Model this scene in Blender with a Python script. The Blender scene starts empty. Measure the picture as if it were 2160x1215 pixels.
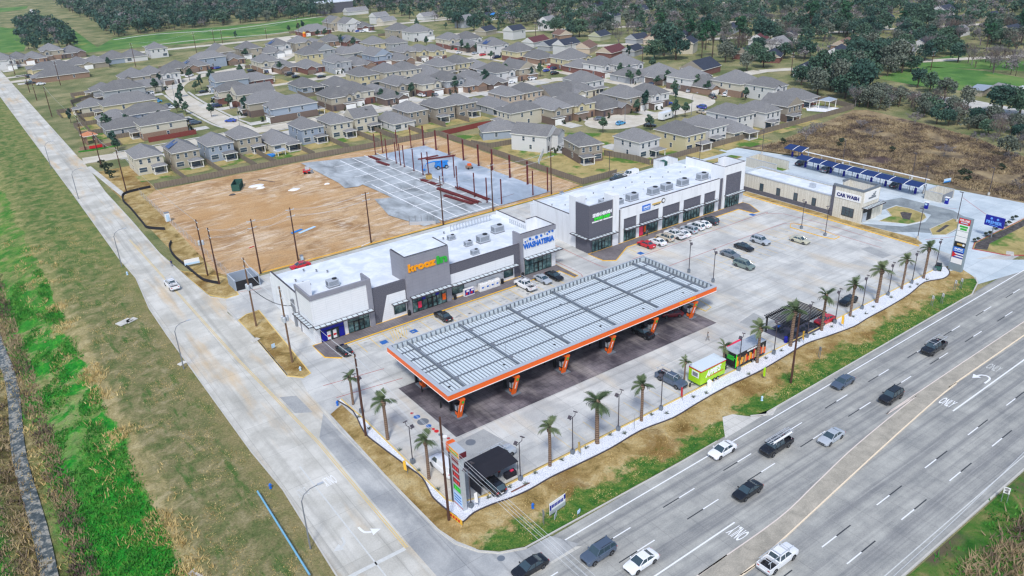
import bpy, math, random
from mathutils import Matrix, Vector, noise as mnoise
R = math.radians
rnd = random.Random(7)
scene = bpy.context.scene
C = scene.collection

# ------------------------------------------------------------------ camera
CAM_H = 72.0
FPX, PITCH, YAW, ROLL = 1661.8, 0.43725, 0.6125, 0.039937
cp, sp, cy_, sy_ = math.cos(PITCH), math.sin(PITCH), math.cos(YAW), math.sin(YAW)
_f = Vector((sy_*cp, cy_*cp, -sp)); _r0 = Vector((cy_, -sy_, 0)); _d0 = _f.cross(_r0)
_r = math.cos(ROLL)*_r0 + math.sin(ROLL)*_d0
_d = -math.sin(ROLL)*_r0 + math.cos(ROLL)*_d0
cam = bpy.data.cameras.new('camera')
camo = bpy.data.objects.new('camera', cam); C.objects.link(camo)
camo.matrix_world = Matrix(((_r.x, -_d.x, -_f.x, 0), (_r.y, -_d.y, -_f.y, 0), (_r.z, -_d.z, -_f.z, CAM_H), (0, 0, 0, 1)))
cam.sensor_width = 36; cam.lens = 36*FPX/2160; cam.clip_start = 1; cam.clip_end = 6000
scene.camera = camo

# ------------------------------------------------------------------ sky, sun, exposure (bright overcast)
SUN_EL, SUN_AZ = 52.0, 222.0          # degrees, azimuth clockwise from +y
w = bpy.data.worlds.new('World'); scene.world = w; w.use_nodes = True
nt = w.node_tree; nt.nodes.clear()
sky = nt.nodes.new('ShaderNodeTexSky'); sky.sky_type = 'NISHITA'; sky.sun_disc = False
sky.sun_elevation = R(SUN_EL); sky.sun_rotation = R(SUN_AZ); sky.air_density = 1.0; sky.dust_density = 1.6; sky.ozone_density = .7
bg = nt.nodes.new('ShaderNodeBackground'); bg.inputs[1].default_value = 0.135
wo = nt.nodes.new('ShaderNodeOutputWorld')
nt.links.new(sky.outputs[0], bg.inputs[0]); nt.links.new(bg.outputs[0], wo.inputs[0])
sun = bpy.data.lights.new('sun', 'SUN'); sun.energy = 1.8; sun.angle = R(10); sun.color = (1, .985, .95)
suno = bpy.data.objects.new('sun', sun); C.objects.link(suno)
sd = Vector((math.sin(R(SUN_AZ))*math.cos(R(SUN_EL)), math.cos(R(SUN_AZ))*math.cos(R(SUN_EL)), math.sin(R(SUN_EL))))
suno.rotation_euler = sd.to_track_quat('Z', 'Y').to_euler()
scene.view_settings.view_transform = 'Standard'; scene.view_settings.look = 'None'
scene.view_settings.exposure = 0.4; scene.view_settings.gamma = 1
scene.render.engine = 'CYCLES'
scene.cycles.max_bounces = 5; scene.cycles.diffuse_bounces = 2; scene.cycles.glossy_bounces = 2
scene.cycles.transparent_max_bounces = 4; scene.cycles.transmission_bounces = 2
scene.cycles.use_denoising = True; scene.cycles.filter_width = 1.35

# ------------------------------------------------------------------ where a point of the ground lies
def G(px, py, z=0.0):
    d = _r*((px-1080)/FPX) + _d*((py-607.5)/FPX) + _f
    t = (z-CAM_H)/d.z
    return Vector((d.x*t, d.y*t, z))
def GP(pts, z=0.0): return [G(p[0], p[1], z).xy for p in pts]
def PIX(x, y, z):
    v = Vector((x, y, z-CAM_H)); q = v.dot(_f)
    return 1080+FPX*v.dot(_r)/q, 607.5+FPX*v.dot(_d)/q
def HT(bx, by, tx, ty):
    g = G(bx, by); best = min(range(10, 600), key=lambda k: abs(PIX(g.x, g.y, k*.05)[1]-ty)); return best*.05

# ------------------------------------------------------------------ materials
def S(r, g, b): return tuple(((c/255/12.92) if c/255 <= .04045 else ((c/255+.055)/1.055)**2.4) for c in (r, g, b))
class T:
    def __init__(s, name, rough=.8, spec=.3, metal=0.0):
        s.m = bpy.data.materials.new(name); s.m.use_nodes = True; s.t = s.m.node_tree; s.N = s.t.nodes
        s.b = s.N['Principled BSDF']; s.b.inputs['Roughness'].default_value = rough
        s.b.inputs['Specular IOR Level'].default_value = spec; s.b.inputs['Metallic'].default_value = metal
    def L(s, a, b): s.t.links.new(a, b)
    def put(s, inp, v):
        if isinstance(v, (int, float)): inp.default_value = v
        elif isinstance(v, (tuple, list)): inp.default_value = tuple(v)+((1,) if len(v) == 3 and inp.type == 'RGBA' else ())
        else: s.L(v, inp)
    def pos(s): return s.N.new('ShaderNodeNewGeometry').outputs['Position']
    def obj(s): return s.N.new('ShaderNodeTexCoord').outputs['Object']
    def rand(s): return s.N.new('ShaderNodeObjectInfo').outputs['Random']
    def map(s, v, sc=(1, 1, 1), rot=0, loc=(0, 0, 0)):
        n = s.N.new('ShaderNodeMapping'); s.L(v, n.inputs[0]); n.inputs['Scale'].default_value = sc
        n.inputs['Rotation'].default_value = (0, 0, rot); n.inputs['Location'].default_value = loc; return n.outputs[0]
    def noise(s, v, sc, det=3, ro=.55, dist=0):
        n = s.N.new('ShaderNodeTexNoise'); s.L(v, n.inputs['Vector']); n.inputs['Scale'].default_value = sc
        n.inputs['Detail'].default_value = det; n.inputs['Roughness'].default_value = ro; n.inputs['Distortion'].default_value = dist; return n.outputs[0]
    def vor(s, v, sc, out='Distance'):
        n = s.N.new('ShaderNodeTexVoronoi'); s.L(v, n.inputs['Vector']); n.inputs['Scale'].default_value = sc; return n.outputs[out]
    def ramp(s, f, st, mode='LINEAR'):
        n = s.N.new('ShaderNodeValToRGB'); r = n.color_ramp; r.interpolation = mode
        while len(r.elements) < len(st): r.elements.new(.5)
        for e, (p, c) in zip(r.elements, st): e.position = p; e.color = tuple(c)+(1,) if len(c) == 3 else c
        s.L(f, n.inputs[0]); return n.outputs[0]
    def mix(s, f, a, b, mode='MIX'):
        n = s.N.new('ShaderNodeMix'); n.data_type = 'RGBA'; n.blend_type = mode
        s.put(n.inputs['Factor'], f); s.put(n.inputs[6], a); s.put(n.inputs[7], b); return n.outputs[2]
    def ma(s, op, a, b=0.0, c=0.0, cl=False):
        n = s.N.new('ShaderNodeMath'); n.operation = op; n.use_clamp = cl
        s.put(n.inputs[0], a); s.put(n.inputs[1], b); s.put(n.inputs[2], c); return n.outputs[0]
    def xyz(s, v):
        n = s.N.new('ShaderNodeSeparateXYZ'); s.L(v, n.inputs[0]); return n.outputs
    def band(s, x, lo, hi, soft=.3):
        n = s.N.new('ShaderNodeMapRange'); n.interpolation_type = 'SMOOTHSTEP'; s.put(n.inputs[0], x)
        n.inputs[1].default_value = lo; n.inputs[2].default_value = hi; n.inputs[3].default_value = 0; n.inputs[4].default_value = 1; return n.outputs[0]
    def col(s, c): s.put(s.b.inputs['Base Color'], c); return s
    def bump(s, h, st=.3, d=.05):
        n = s.N.new('ShaderNodeBump'); n.inputs['Strength'].default_value = st; n.inputs['Distance'].default_value = d
        s.L(h, n.inputs['Height']); s.L(n.outputs[0], s.b.inputs['Normal']); return s
    def lines(s, u, period, wd):      # 1 on thin lines every period
        f = s.ma('FRACT', s.ma('DIVIDE', u, period)); return s.ma('LESS_THAN', f, wd/period)

def plain(name, c, rough=.7, spec=.3, metal=0, var=.12, sc=3.0):
    t = T(name, rough, spec, metal)
    if var:
        n = t.noise(t.obj(), sc, 4, .6)
        t.col(t.mix(n, tuple(x*(1-var) for x in c), tuple(min(1, x*(1+var)) for x in c)))
    else: t.col(c)
    return t.m
def mottled(name, stops, sc, rough=.9, det=5, ro=.65, bump=.4, second=None, d=.06):
    t = T(name, rough, .15); p = t.pos(); n = t.noise(p, sc, det, ro, .4)
    c = t.ramp(n, stops)
    if second:
        sc2, cs, lo, hi = second; m = t.noise(p, sc2, 4, .6); c = t.mix(t.band(m, lo, hi), c, cs)
    fine = t.noise(p, 6.0, 4, .7); c = t.mix(.5, c, t.ramp(fine, [(.3, (.35, .35, .35)), (.7, (.75, .75, .75))]), 'OVERLAY')
    t.col(c); t.bump(fine, bump, d); return t.m
def concrete(name, base, dark, jx, jy, tint=None, crack=True, stain=.5, along=None):
    """cast slabs: joints on a jx by jy grid, slab to slab tone, stains, worn tracks"""
    t = T(name, .85, .2); p = t.pos(); X = t.xyz(p)
    n = t.noise(p, .16, 6, .62, .3); c = t.mix(t.band(n, .32, .72), dark, base)
    v = t.N.new('ShaderNodeTexWhiteNoise'); v.noise_dimensions = '2D'
    cmb = t.N.new('ShaderNodeCombineXYZ')
    t.L(t.ma('FLOOR', t.ma('DIVIDE', X[0], jx)), cmb.inputs[0]); t.L(t.ma('FLOOR', t.ma('DIVIDE', X[1], jy)), cmb.inputs[1]); t.L(cmb.outputs[0], v.inputs[0])
    c = t.mix(.16, c, t.ramp(v.outputs[0], [(0, (.3, .3, .3)), (1, (.72, .72, .7))]), 'OVERLAY')
    if along is not None:
        sc = (.02, .55, 1) if along == 'x' else (.55, .02, 1)
        tr = t.noise(t.map(p, sc), 1.0, 4, .6); c = t.mix(t.ma('MULTIPLY', t.band(tr, .48, .7), .5), c, tuple(x*.62 for x in dark))
    st = t.noise(t.map(p, (1, 1, 1), 0, (31, 7, 0)), .55, 5, .7, 1.0); c = t.mix(t.ma('MULTIPLY', t.band(st, .6, .8), stain), c, tuple(x*.6 for x in dark))
    if tint: tn = t.noise(t.map(p, (.4, .08, 1)), .5, 4, .6); c = t.mix(t.ma('MULTIPLY', t.band(tn, .5, .75), .7), c, tint)
    j = t.ma('MAXIMUM', t.lines(X[0], jx, .09), t.lines(X[1], jy, .09)); c = t.mix(t.ma('MULTIPLY', j, .38), c, tuple(x*.5 for x in dark))
    fine = t.noise(p, 5, 4, .75); c = t.mix(.38, c, t.ramp(fine, [(.3, (.36, .36, .36)), (.7, (.66, .66, .66))]), 'OVERLAY')
    t.col(c); t.bump(fine, .15, .02); return t.m

MT = {}
def build_materials():
    M = MT
    # --- ground covers
    t = T('bank_grass', .95, .1); p = t.pos(); X = t.xyz(p)
    wob = t.noise(t.map(p, (1, .35, 1)), .22, 5, .65); xx = t.ma('ADD', X[0], t.ma('MULTIPLY', t.ma('SUBTRACT', wob, .5), 9.0))
    n1 = t.noise(p, .35, 6, .68, .5); n2 = t.noise(t.map(p, (1, .5, 1), .1), .9, 6, .75)
    olive = t.ramp(n1, [(.25, S(70, 92, 48)), (.4, S(104, 114, 70)), (.54, S(136, 130, 92)), (.7, S(168, 158, 124))])
    lush = t.ramp(n2, [(.25, S(16, 84, 22)), (.42, S(30, 124, 38)), (.58, S(54, 152, 46)), (.74, S(136, 160, 66))])
    straw = t.ramp(n1, [(.3, S(106, 108, 64)), (.48, S(160, 148, 104)), (.7, S(190, 176, 136))])
    bank = t.ramp(n1, [(.3, S(66, 50, 34)), (.45, S(98, 94, 56)), (.6, S(150, 138, 96)), (.75, S(86, 104, 54))])
    c = t.mix(t.band(xx, -5, -1.5), bank, lush)
    n3 = t.noise(p, .16, 6, .7, .4); c = t.mix(t.ma('MULTIPLY', t.ma('MULTIPLY', t.band(n3, .46, .58), t.band(X[1], 95, 160)), .8), c, straw)
    c = t.mix(t.band(xx, 7.6, 8.6), c, straw)
    c = t.mix(t.band(xx, 9.6, 11.5), c, olive)
    gr = t.noise(t.map(p, (1, .22, 1), 0, (9, 4, 0)), .5, 4, .6)
    c = t.mix(t.ma('MULTIPLY', t.ma('MULTIPLY', t.band(gr, .54, .66), t.band(X[0], 10, 13)), .7), c, S(58, 104, 42))
    c = t.mix(t.ma('MULTIPLY', t.band(xx, 19.5, 23), .5), c, S(150, 138, 96))
    far = t.band(X[1], 150, 230)
    farc = t.ramp(n1, [(.25, S(44, 96, 40)), (.45, S(84, 120, 56)), (.6, S(140, 142, 84)), (.75, S(160, 150, 96))])
    c = t.mix(t.ma('MULTIPLY', far, .6), c, farc)
    lft = t.band(X[0], -8, -11); c = t.mix(lft, c, lush)
    town = t.band(X[0], 30, 38); tn = t.ramp(t.noise(p, .06, 6, .65), [(.3, S(76, 98, 58)), (.48, S(124, 128, 88)), (.62, S(160, 152, 114)), (.78, S(128, 124, 98))])
    c = t.mix(town, c, tn)
    fine = t.noise(p, 3.0, 5, .8); c = t.mix(.8, c, t.ramp(fine, [(.28, (.22, .22, .22)), (.72, (.78, .78, .78))]), 'OVERLAY')
    t.col(c); t.bump(fine, .8, .25); M['ground'] = t.m
    t = T('verge_grass', .95, .1); p = t.pos(); X = t.xyz(p); n = t.noise(p, .25, 6, .7, .5)
    c = t.ramp(n, [(.28, S(92, 80, 44)), (.4, S(148, 126, 78)), (.52, S(178, 154, 104)), (.62, S(196, 178, 134)), (.74, S(130, 108, 64))])
    bn = t.noise(p, .1, 5, .65); c = t.mix(t.ma('MULTIPLY', t.band(bn, .5, .62), .6), c, S(122, 92, 46))
    wob = t.noise(p, .16, 6, .7); yy = t.ma('SUBTRACT', X[1], t.ma('ADD', 62.0, t.ma('MULTIPLY', t.ma('SUBTRACT', X[0], 70.0), .0128)))
    g = t.ma('ADD', t.ma('SUBTRACT', t.ma('DIVIDE', yy, 6.0), 1.0), t.ma('MULTIPLY', t.ma('SUBTRACT', wob, .5), 3.2)); gm = t.ma('MULTIPLY', t.ma('SUBTRACT', 1.0, t.band(g, -.55, -.15)), t.ma('SUBTRACT', 1.0, t.band(X[1], 69, 70)))
    gc = t.ramp(t.noise(p, .5, 6, .75), [(.3, S(40, 82, 34)), (.44, S(64, 110, 44)), (.57, S(104, 126, 58)), (.68, S(160, 144, 92))]); c = t.mix(gm, c, gc)
    fine = t.noise(p, 4, 5, .8); c = t.mix(.75, c, t.ramp(fine, [(.28, (.25, .25, .25)), (.72, (.76, .76, .76))]), 'OVERLAY'); t.col(c); t.bump(fine, .8, .15); M['verge'] = t.m
    M['verge_old'] = mottled('verge_grass', [(.28, S(98, 88, 48)), (.42, S(150, 132, 86)), (.58, S(178, 156, 108)), (.75, S(124, 108, 64))], .28, second=(.12, S(96, 100, 54), .52, .66), d=.12, bump=.7)
    M['verge_green'] = mottled('rough_green_grass', [(.3, S(34, 84, 26)), (.45, S(64, 110, 40)), (.58, S(104, 118, 62)), (.72, S(146, 132, 92))], .3, second=(.1, S(96, 88, 70), .5, .62), d=.15, bump=.8)
    M['lawn'] = mottled('dormant_lawn', [(.3, S(122, 116, 70)), (.45, S(162, 148, 98)), (.6, S(180, 162, 112)), (.75, S(104, 118, 66))], .22, second=(.1, S(82, 118, 50), .5, .62))
    M['green_field'] = mottled('green_field', [(.3, S(58, 100, 48)), (.5, S(88, 128, 62)), (.7, S(128, 144, 84))], .05, second=(.03, S(150, 150, 84), .6, .75))
    M['brush'] = mottled('dry_brush', [(.28, S(84, 74, 66)), (.42, S(130, 114, 90)), (.55, S(168, 148, 114)), (.72, S(188, 170, 134))], .1, second=(.05, S(90, 74, 72), .52, .66), bump=.9, d=.3)
    t = T('bare_dirt', .95, .1); p = t.pos(); n = t.noise(p, .07, 6, .7, .6); c = t.ramp(n, [(.27, S(134, 100, 70)), (.42, S(172, 138, 100)), (.54, S(200, 168, 130)), (.68, S(176, 142, 104))])
    sk = t.noise(t.map(p, (.07, .2, 1), .08), 1.0, 7, .72, 1.6); c = t.mix(t.ma('MULTIPLY', t.band(sk, .46, .7), .75), c, S(232, 218, 198)); sk2 = t.noise(t.map(p, (.12, 1.1, 1), -.1, (5, 9, 0)), 1.0, 5, .7, .5); c = t.mix(t.ma('MULTIPLY', t.band(sk2, .52, .66), .6), c, S(128, 88, 56))
    hi = t.noise(t.map(p, (1, 1, 1), 0, (40, 3, 0)), .035, 4, .6); c = t.mix(t.ma('MULTIPLY', t.band(hi, .46, .6), .7), c, S(190, 150, 104)); fine = t.noise(p, 2.5, 6, .8); c = t.mix(.7, c, t.ramp(fine, [(.3, (.28, .28, .28)), (.7, (.74, .74, .74))]), 'OVERLAY'); t.col(c); t.bump(fine, .7, .15); M['dirt'] = t.m
    M['mulch'] = mottled('dark_mulch', [(.3, S(56, 52, 52)), (.6, S(92, 88, 88)), (.8, S(116, 112, 110))], 1.2)
    t = T('white_gravel', .9, .2); p = t.pos(); v = t.vor(p, 7.5); n = t.noise(p, .6, 4, .6)
    c = t.mix(t.band(v, .35, .8), S(238, 241, 247), S(196, 201, 212)); c = t.mix(t.ma('MULTIPLY', t.band(n, .5, .7), .3), c, S(190, 194, 204)); t.col(c); t.bump(v, .8, .05); M['gravel'] = t.m
    t = T('ditch_water', .12, .5); p = t.pos(); n = t.noise(p, .7, 5, .7); t.col(t.ramp(n, [(.36, S(58, 66, 66)), (.5, S(92, 98, 96)), (.57, S(168, 164, 152)), (.66, S(96, 90, 66))])); t.bump(t.noise(p, 2, 4), .5, .1); M['ditch'] = t.m
    # --- pavings
    M['road'] = concrete('road_concrete', S(216, 214, 207), S(184, 182, 174), 6.1, 9.2, tint=S(208, 178, 132), along='y', stain=.5)
    M['lot'] = concrete('lot_concrete', S(214, 214, 210), S(180, 181, 180), 4.6, 4.6, tint=S(206, 192, 170), stain=.6, along='x')
    M['street'] = concrete('street_concrete', S(216, 210, 198), S(196, 188, 172), 4.5, 6.0, stain=.3)
    M['walk'] = concrete('walk_concrete', S(214, 212, 206), S(192, 190, 184), 1.5, 1.5, stain=.2)
    M['cwlot'] = concrete('new_concrete', S(206, 216, 222), S(182, 194, 202), 5, 5, stain=.2)
    M['forecourt'] = concrete('forecourt_paving', S(140, 133, 138), S(66, 62, 70), 1.2, 1.2, stain=.9, tint=S(178, 170, 166))
    M['roaddark'] = concrete('worn_grey_concrete', S(188, 189, 188), S(150, 153, 156), 6.1, 9.2, along='y', stain=.5)
    M['shopwalk'] = concrete('dark_paver_walk', S(136, 130, 132), S(106, 101, 105), .6, .6, stain=.4)
    M['asphalt'] = mottled('asphalt', [(.3, S(112, 120, 124)), (.5, S(138, 146, 150)), (.7, S(158, 166, 168))], .2, bump=.1, d=.02)
    M['patch'] = mottled('dark_patch', [(.3, S(150, 152, 154)), (.6, S(166, 168, 168))], .4, bump=.1, d=.02)
    t = T('highway_concrete', .85, .2); p = t.pos(); X = t.xyz(p)
    n = t.noise(p, .22, 6, .65); c = t.ramp(n, [(.3, S(138, 140, 139)), (.5, S(164, 164, 160)), (.7, S(184, 184, 178))])
    tr = t.noise(t.map(p, (.012, .8, 1), R(-1)), 1.0, 3, .6); c = t.mix(t.ma('MULTIPLY', t.band(tr, .4, .66), .62), c, S(114, 116, 120))
    tr2 = t.noise(t.map(p, (.05, 2.4, 1), R(-1)), 1.0, 4, .7); c = t.mix(t.ma('MULTIPLY', t.band(tr2, .5, .7), .35), c, S(190, 190, 184))
    c = t.mix(t.ma('MULTIPLY', t.lines(X[0], 4.6, .1), .25), c, S(100, 100, 100))
    fine = t.noise(p, 5, 5, .8); c = t.mix(.45, c, t.ramp(fine, [(.3, (.32, .32, .32)), (.7, (.7, .7, .7))]), 'OVERLAY'); t.col(c); t.bump(fine, .2, .02); M['highway'] = t.m
    M['median'] = mottled('median_stone', [(.3, S(148, 144, 134)), (.5, S(166, 160, 148)), (.7, S(182, 175, 162))], .6, bump=.2)
    t = T('slab_concrete', .6, .4); p = t.pos(); n = t.noise(t.map(p, (1, .5, 1)), .22, 6, .65, .6); c = t.ramp(n, [(.3, S(120, 124, 126)), (.42, S(150, 155, 158)), (.55, S(176, 182, 186)), (.7, S(198, 204, 208))]); t.col(c); M['slab'] = t.m
    t = T('slab_concrete_wet', .45, .5); p = t.pos(); n = t.noise(t.map(p, (.8, .6, 1)), .14, 6, .62, .6); c = t.ramp(n, [(.32, S(138, 150, 162)), (.5, S(168, 180, 194)), (.66, S(204, 212, 222))]); t.col(c); M['slab2'] = t.m
    M['white_line'] = plain('white_road_paint', S(236, 238, 240), .7, var=.06)
    M['worn_line'] = plain('worn_white_paint', S(206, 208, 206), .8, var=.2, sc=2)
    M['black_line'] = plain('black_contrast_paint', S(62, 66, 72), .8, var=.15)
    M['yellow'] = plain('yellow_paint', S(236, 186, 66), .7, var=.1)
    M['faded_yellow'] = plain('faded_yellow_paint', S(222, 194, 122), .8, var=.16)
    M['red_line'] = plain('red_fire_lane_paint', S(176, 72, 74), .8, var=.12)
    M['blue_paint'] = plain('blue_paint', S(48, 104, 178), .7)
    M['kerb'] = plain('kerb_concrete', S(196, 194, 188), .85, var=.14, sc=.8)
    # --- building skins
    M['white'] = (lambda t: (t.col(t.mix(t.ma('MULTIPLY', t.band(t.noise(t.map(t.pos(), (.8, .8, .12)), .9, 5, .7), .45, .75), .5), t.mix(t.noise(t.pos(), .4, 4), S(226, 229, 234), S(238, 240, 243)), S(198, 200, 202))), t.m)[1])(T('white_stucco', .8, .25))
    M['roofm'] = (lambda t: (t.col(t.mix(t.band(t.noise(t.pos(), .3, 6, .65, .4), .35, .7), S(212, 220, 229), S(240, 244, 250))), t.m)[1])(T('white_roof_membrane', .5, .4))
    t = T('dark_brick', .85, .2); p = t.obj(); n = t.noise(p, 6, 3, .8); t.col(t.mix(t.band(n, .35, .65), S(84, 84, 94), S(112, 112, 122))); M['charcoal'] = t.m
    t = T('grey_tile', .6, .4); X = t.xyz(t.obj()); n = t.noise(t.obj(), .5, 5, .6); c = t.mix(n, S(132, 132, 142), S(154, 154, 164)); j = t.ma('MAXIMUM', t.lines(X[0], 1.5, .03), t.lines(X[2], .75, .03)); t.col(t.mix(t.ma('MULTIPLY', j, .4), c, S(100, 100, 108))); M['greytile'] = t.m
    t = T('white_panel', .6, .3); X = t.xyz(t.obj()); n = t.noise(t.obj(), .8, 4, .6); c = t.mix(n, S(222, 224, 228), S(240, 241, 244)); j = t.ma('MAXIMUM', t.lines(t.ma('ADD', X[0], X[1]), 2.6, .04), t.lines(X[2], .45, .035)); t.col(t.mix(t.ma('MULTIPLY', j, .35), c, S(160, 164, 172))); M['panel'] = t.m
    t = T('split_face_stone', .9, .2); br = t.N.new('ShaderNodeTexBrick'); t.L(t.map(t.obj(), (1, 1, 1)), br.inputs[0])
    for k, c in (('Color1', S(226, 222, 210)), ('Color2', S(204, 198, 184)), ('Mortar', S(176, 172, 162))): br.inputs[k].default_value = c+(1,)
    br.inputs['Scale'].default_value = 1.6; n = t.noise(t.obj(), 3, 4, .7); t.col(t.mix(.5, br.outputs[0], t.ramp(n, [(.3, (.35, .35, .35)), (.7, (.7, .7, .7))]), 'OVERLAY')); M['stone'] = t.m
    t = T('storefront_glass', .08, .6); X = t.pos(); n = t.noise(X, .7, 3, .6); t.col(t.ramp(n, [(.3, S(30, 44, 48)), (.5, S(74, 104, 106)), (.62, S(120, 150, 150)), (.75, S(52, 64, 66))])); M['glass'] = t.m
    M['darkglass'] = plain('dark_glass', S(58, 76, 86), .04, .9, var=.25)
    M['black'] = plain('black_metal', S(34, 34, 38), .5, .4, var=.1)
    M['bronze'] = plain('dark_bronze_metal', S(72, 66, 74), .5, .5, var=.1)
    M['grey'] = plain('grey_metal', S(134, 138, 146), .5, .5, .2)
    M['lightgrey'] = plain('light_grey_metal', S(190, 196, 204), .45, .5, .2)
    M['deck'] = plain('white_ribbed_deck', S(210, 221, 228), .5, .4, var=.06, sc=.4)
    M['steelgrey'] = plain('painted_steel', S(112, 120, 130), .5, .4)
    M['awn'] = plain('pale_awning_panel', S(208, 220, 226), .4, .4, var=.08)
    M['orange'] = plain('orange_paint', S(242, 104, 26), .4, .5, var=.05)
    M['green_sign'] = plain('green_sign', S(52, 176, 62), .5, var=0)
    M['lime'] = plain('lime_paint', S(168, 218, 28), .4, .5, var=.06, sc=1)
    M['red'] = plain('red_paint', S(206, 40, 46), .5, var=.05)
    M['blue'] = plain('blue_sign', S(36, 108, 204), .5, var=.05)
    M['navy'] = plain('navy_paint', S(28, 34, 150), .45, var=.08)
    M['navytext'] = plain('navy_letters', S(46, 48, 112), .5, var=0)
    M['awningblue'] = plain('blue_canvas', S(32, 56, 108), .8, var=.15, sc=1)
    M['gold'] = plain('gold_letters', S(206, 172, 96), .5, var=0)
    M['pure'] = plain('white_letters', S(244, 246, 250), .5, var=0)
    M['pink'] = plain('red_pink_paint', S(232, 60, 96), .5, var=.1)
    M['lit_red'] = plain('price_panel_red', S(120, 22, 34), .4, var=.1)
    M['lit_num'] = plain('price_digits', S(250, 70, 80), .4, var=0)
    M['wood'] = (lambda t: (t.col(t.mix(t.noise(t.map(t.obj(), (8, 8, .6)), 2, 4, .7), S(92, 70, 56), S(138, 112, 92))), t.m)[1])(T('pole_wood', .9, .1))
    M['darkwood'] = (lambda t: (t.col(t.mix(t.noise(t.map(t.obj(), (8, 8, .6)), 2, 4, .7), S(64, 44, 40), S(104, 76, 66))), t.m)[1])(T('tarred_pole_wood', .9, .1))
    t = T('fence_wood', .95, .1); p = t.pos(); X = t.xyz(p); n = t.noise(t.map(p, (1, 1, .2)), 2.2, 4, .7); n2 = t.noise(p, .12, 3, .6); c = t.mix(n, S(100, 92, 84), S(158, 148, 134)); c = t.mix(t.ma('MULTIPLY', n2, .5), c, S(118, 104, 92)); t.col(t.mix(t.ma('MULTIPLY', t.lines(t.ma('ADD', X[0], X[1]), .9, .12), .45), c, S(78, 72, 66))); M['fence'] = t.m
    M['redfence'] = plain('red_stained_wood', S(132, 66, 60), .9, var=.2)
    M['rust'] = (lambda t: (t.col(t.mix(t.noise(t.obj(), 1.5, 4, .7), S(86, 38, 42), S(122, 62, 62))), t.m)[1])(T('red_primer_steel', .75, .2))
    M['dumpster'] = plain('green_dumpster_paint', S(52, 92, 84), .6, var=.15)
    M['liftblue'] = plain('machine_blue', S(38, 132, 212), .45, .5)
    M['tyre'] = plain('tyre_rubber', S(34, 34, 36), .85, var=.05)
    M['rim'] = plain('wheel_rim', S(176, 180, 186), .35, .6, .6, var=.05)
    M['lamp_clear'] = plain('clear_lamp', S(226, 226, 220), .2, .6, var=0)
    M['lamp_red'] = plain('red_lamp', S(190, 30, 38), .3, .6, var=0)
    M['wire'] = plain('wire_metal', S(196, 200, 204), .5, var=0)
    M['skin'] = plain('skin', S(150, 104, 80), .6, var=.03)
    M['tent'] = plain('black_canvas', S(40, 40, 48), .8, var=.15, sc=1)
    M['plastic'] = plain('white_plastic', S(238, 238, 238), .4, var=.02)
    # --- houses
    t = T('shingles', .95, .1); p = t.pos(); n = t.noise(p, 2.2, 5, .8); r = t.rand(); c = t.mix(r, S(112, 112, 113), S(136, 136, 138)); c = t.mix(.75, c, t.ramp(n, [(.3, (.3, .3, .3)), (.7, (.68, .68, .68))]), 'OVERLAY'); s2 = t.noise(p, .25, 4, .6); c = t.mix(t.ma('MULTIPLY', t.band(s2, .5, .7), .25), c, S(150, 148, 144)); t.col(c); M['shingle'] = t.m
    for nme, c in (('shingle_dark', S(62, 68, 82)), ('shingle_brown', S(126, 102, 92)), ('shingle_red', S(104, 66, 70)), ('shingle_light', S(140, 140, 142))):
        t = T(nme, .95, .1); n = t.noise(t.pos(), 1.2, 5, .75); t.col(t.mix(.7, c, t.ramp(n, [(.3, (.32, .32, .32)), (.7, (.68, .68, .68))]), 'OVERLAY')); M[nme] = t.m
    for nme, c in (('sd_cream', S(204, 198, 182)), ('sd_tan', S(172, 164, 148)), ('sd_white', S(212, 212, 212)), ('sd_blue', S(156, 168, 184)), ('sd_grey', S(168, 172, 178)), ('sd_yellow', S(206, 196, 160)), ('sd_taupe', S(158, 150, 138)), ('sd_olive', S(186, 186, 158)), ('sd_peach', S(198, 182, 164))):
        t = T(nme, .85, .2); X = t.xyz(t.obj()); n = t.noise(t.obj(), .6, 4, .6); cc = t.mix(n, tuple(x*.93 for x in c), c); t.col(t.mix(t.ma('MULTIPLY', t.lines(X[2], .2, .03), .22), cc, tuple(x*.6 for x in c))); M[nme] = t.m
    for nme, a, b in (('brick_red', S(136, 96, 88), S(114, 80, 74)), ('brick_tan', S(160, 134, 116), S(136, 112, 98)), ('brick_brown', S(126, 110, 102), S(106, 92, 86))):
        t = T(nme, .9, .15); n = t.noise(t.obj(), 5, 3, .8); t.col(t.mix(t.band(n, .35, .65), a, b)); M[nme] = t.m
    M['trim'] = plain('white_trim', S(236, 234, 228), .7, var=.03)
    M['garage_white'] = plain('white_garage_door', S(240, 240, 238), .6, var=.03)
    M['garage_brown'] = plain('taupe_garage_door', S(128, 112, 102), .7, var=.06)
    M['pane'] = plain('window_pane', S(66, 82, 98), .1, .6, var=.25, sc=.4)
    M['solar'] = plain('solar_glass', S(62, 84, 134), .12, .6, var=.1)
    # --- plants
    for nme, a, b in (('leaf_oak', (.04, .09, .062), (.1, .17, .105)), ('leaf_dark', (.028, .075, .06), (.07, .135, .098)), ('leaf_grey', (.1, .13, .1), (.19, .21, .165)), ('leaf_pine', (.022, .085, .045), (.055, .15, .07)), ('leaf_palm', (.07, .11, .05), (.2, .24, .12)), ('leaf_shrub', (.03, .05, .03), (.07, .09, .05)), ('twig', (.15, .135, .14), (.27, .245, .25)), ('twig_brown', (.11, .085, .075), (.21, .165, .14))):
        t = T(nme, .75, .2); n = t.noise(t.pos(), .9, 4, .7); f = t.ma('ADD', t.ma('MULTIPLY', n, .75), t.ma('MULTIPLY', t.rand(), .3)); t.col(t.mix(t.band(f, .3, .8), a, b)); M[nme] = t.m
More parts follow.
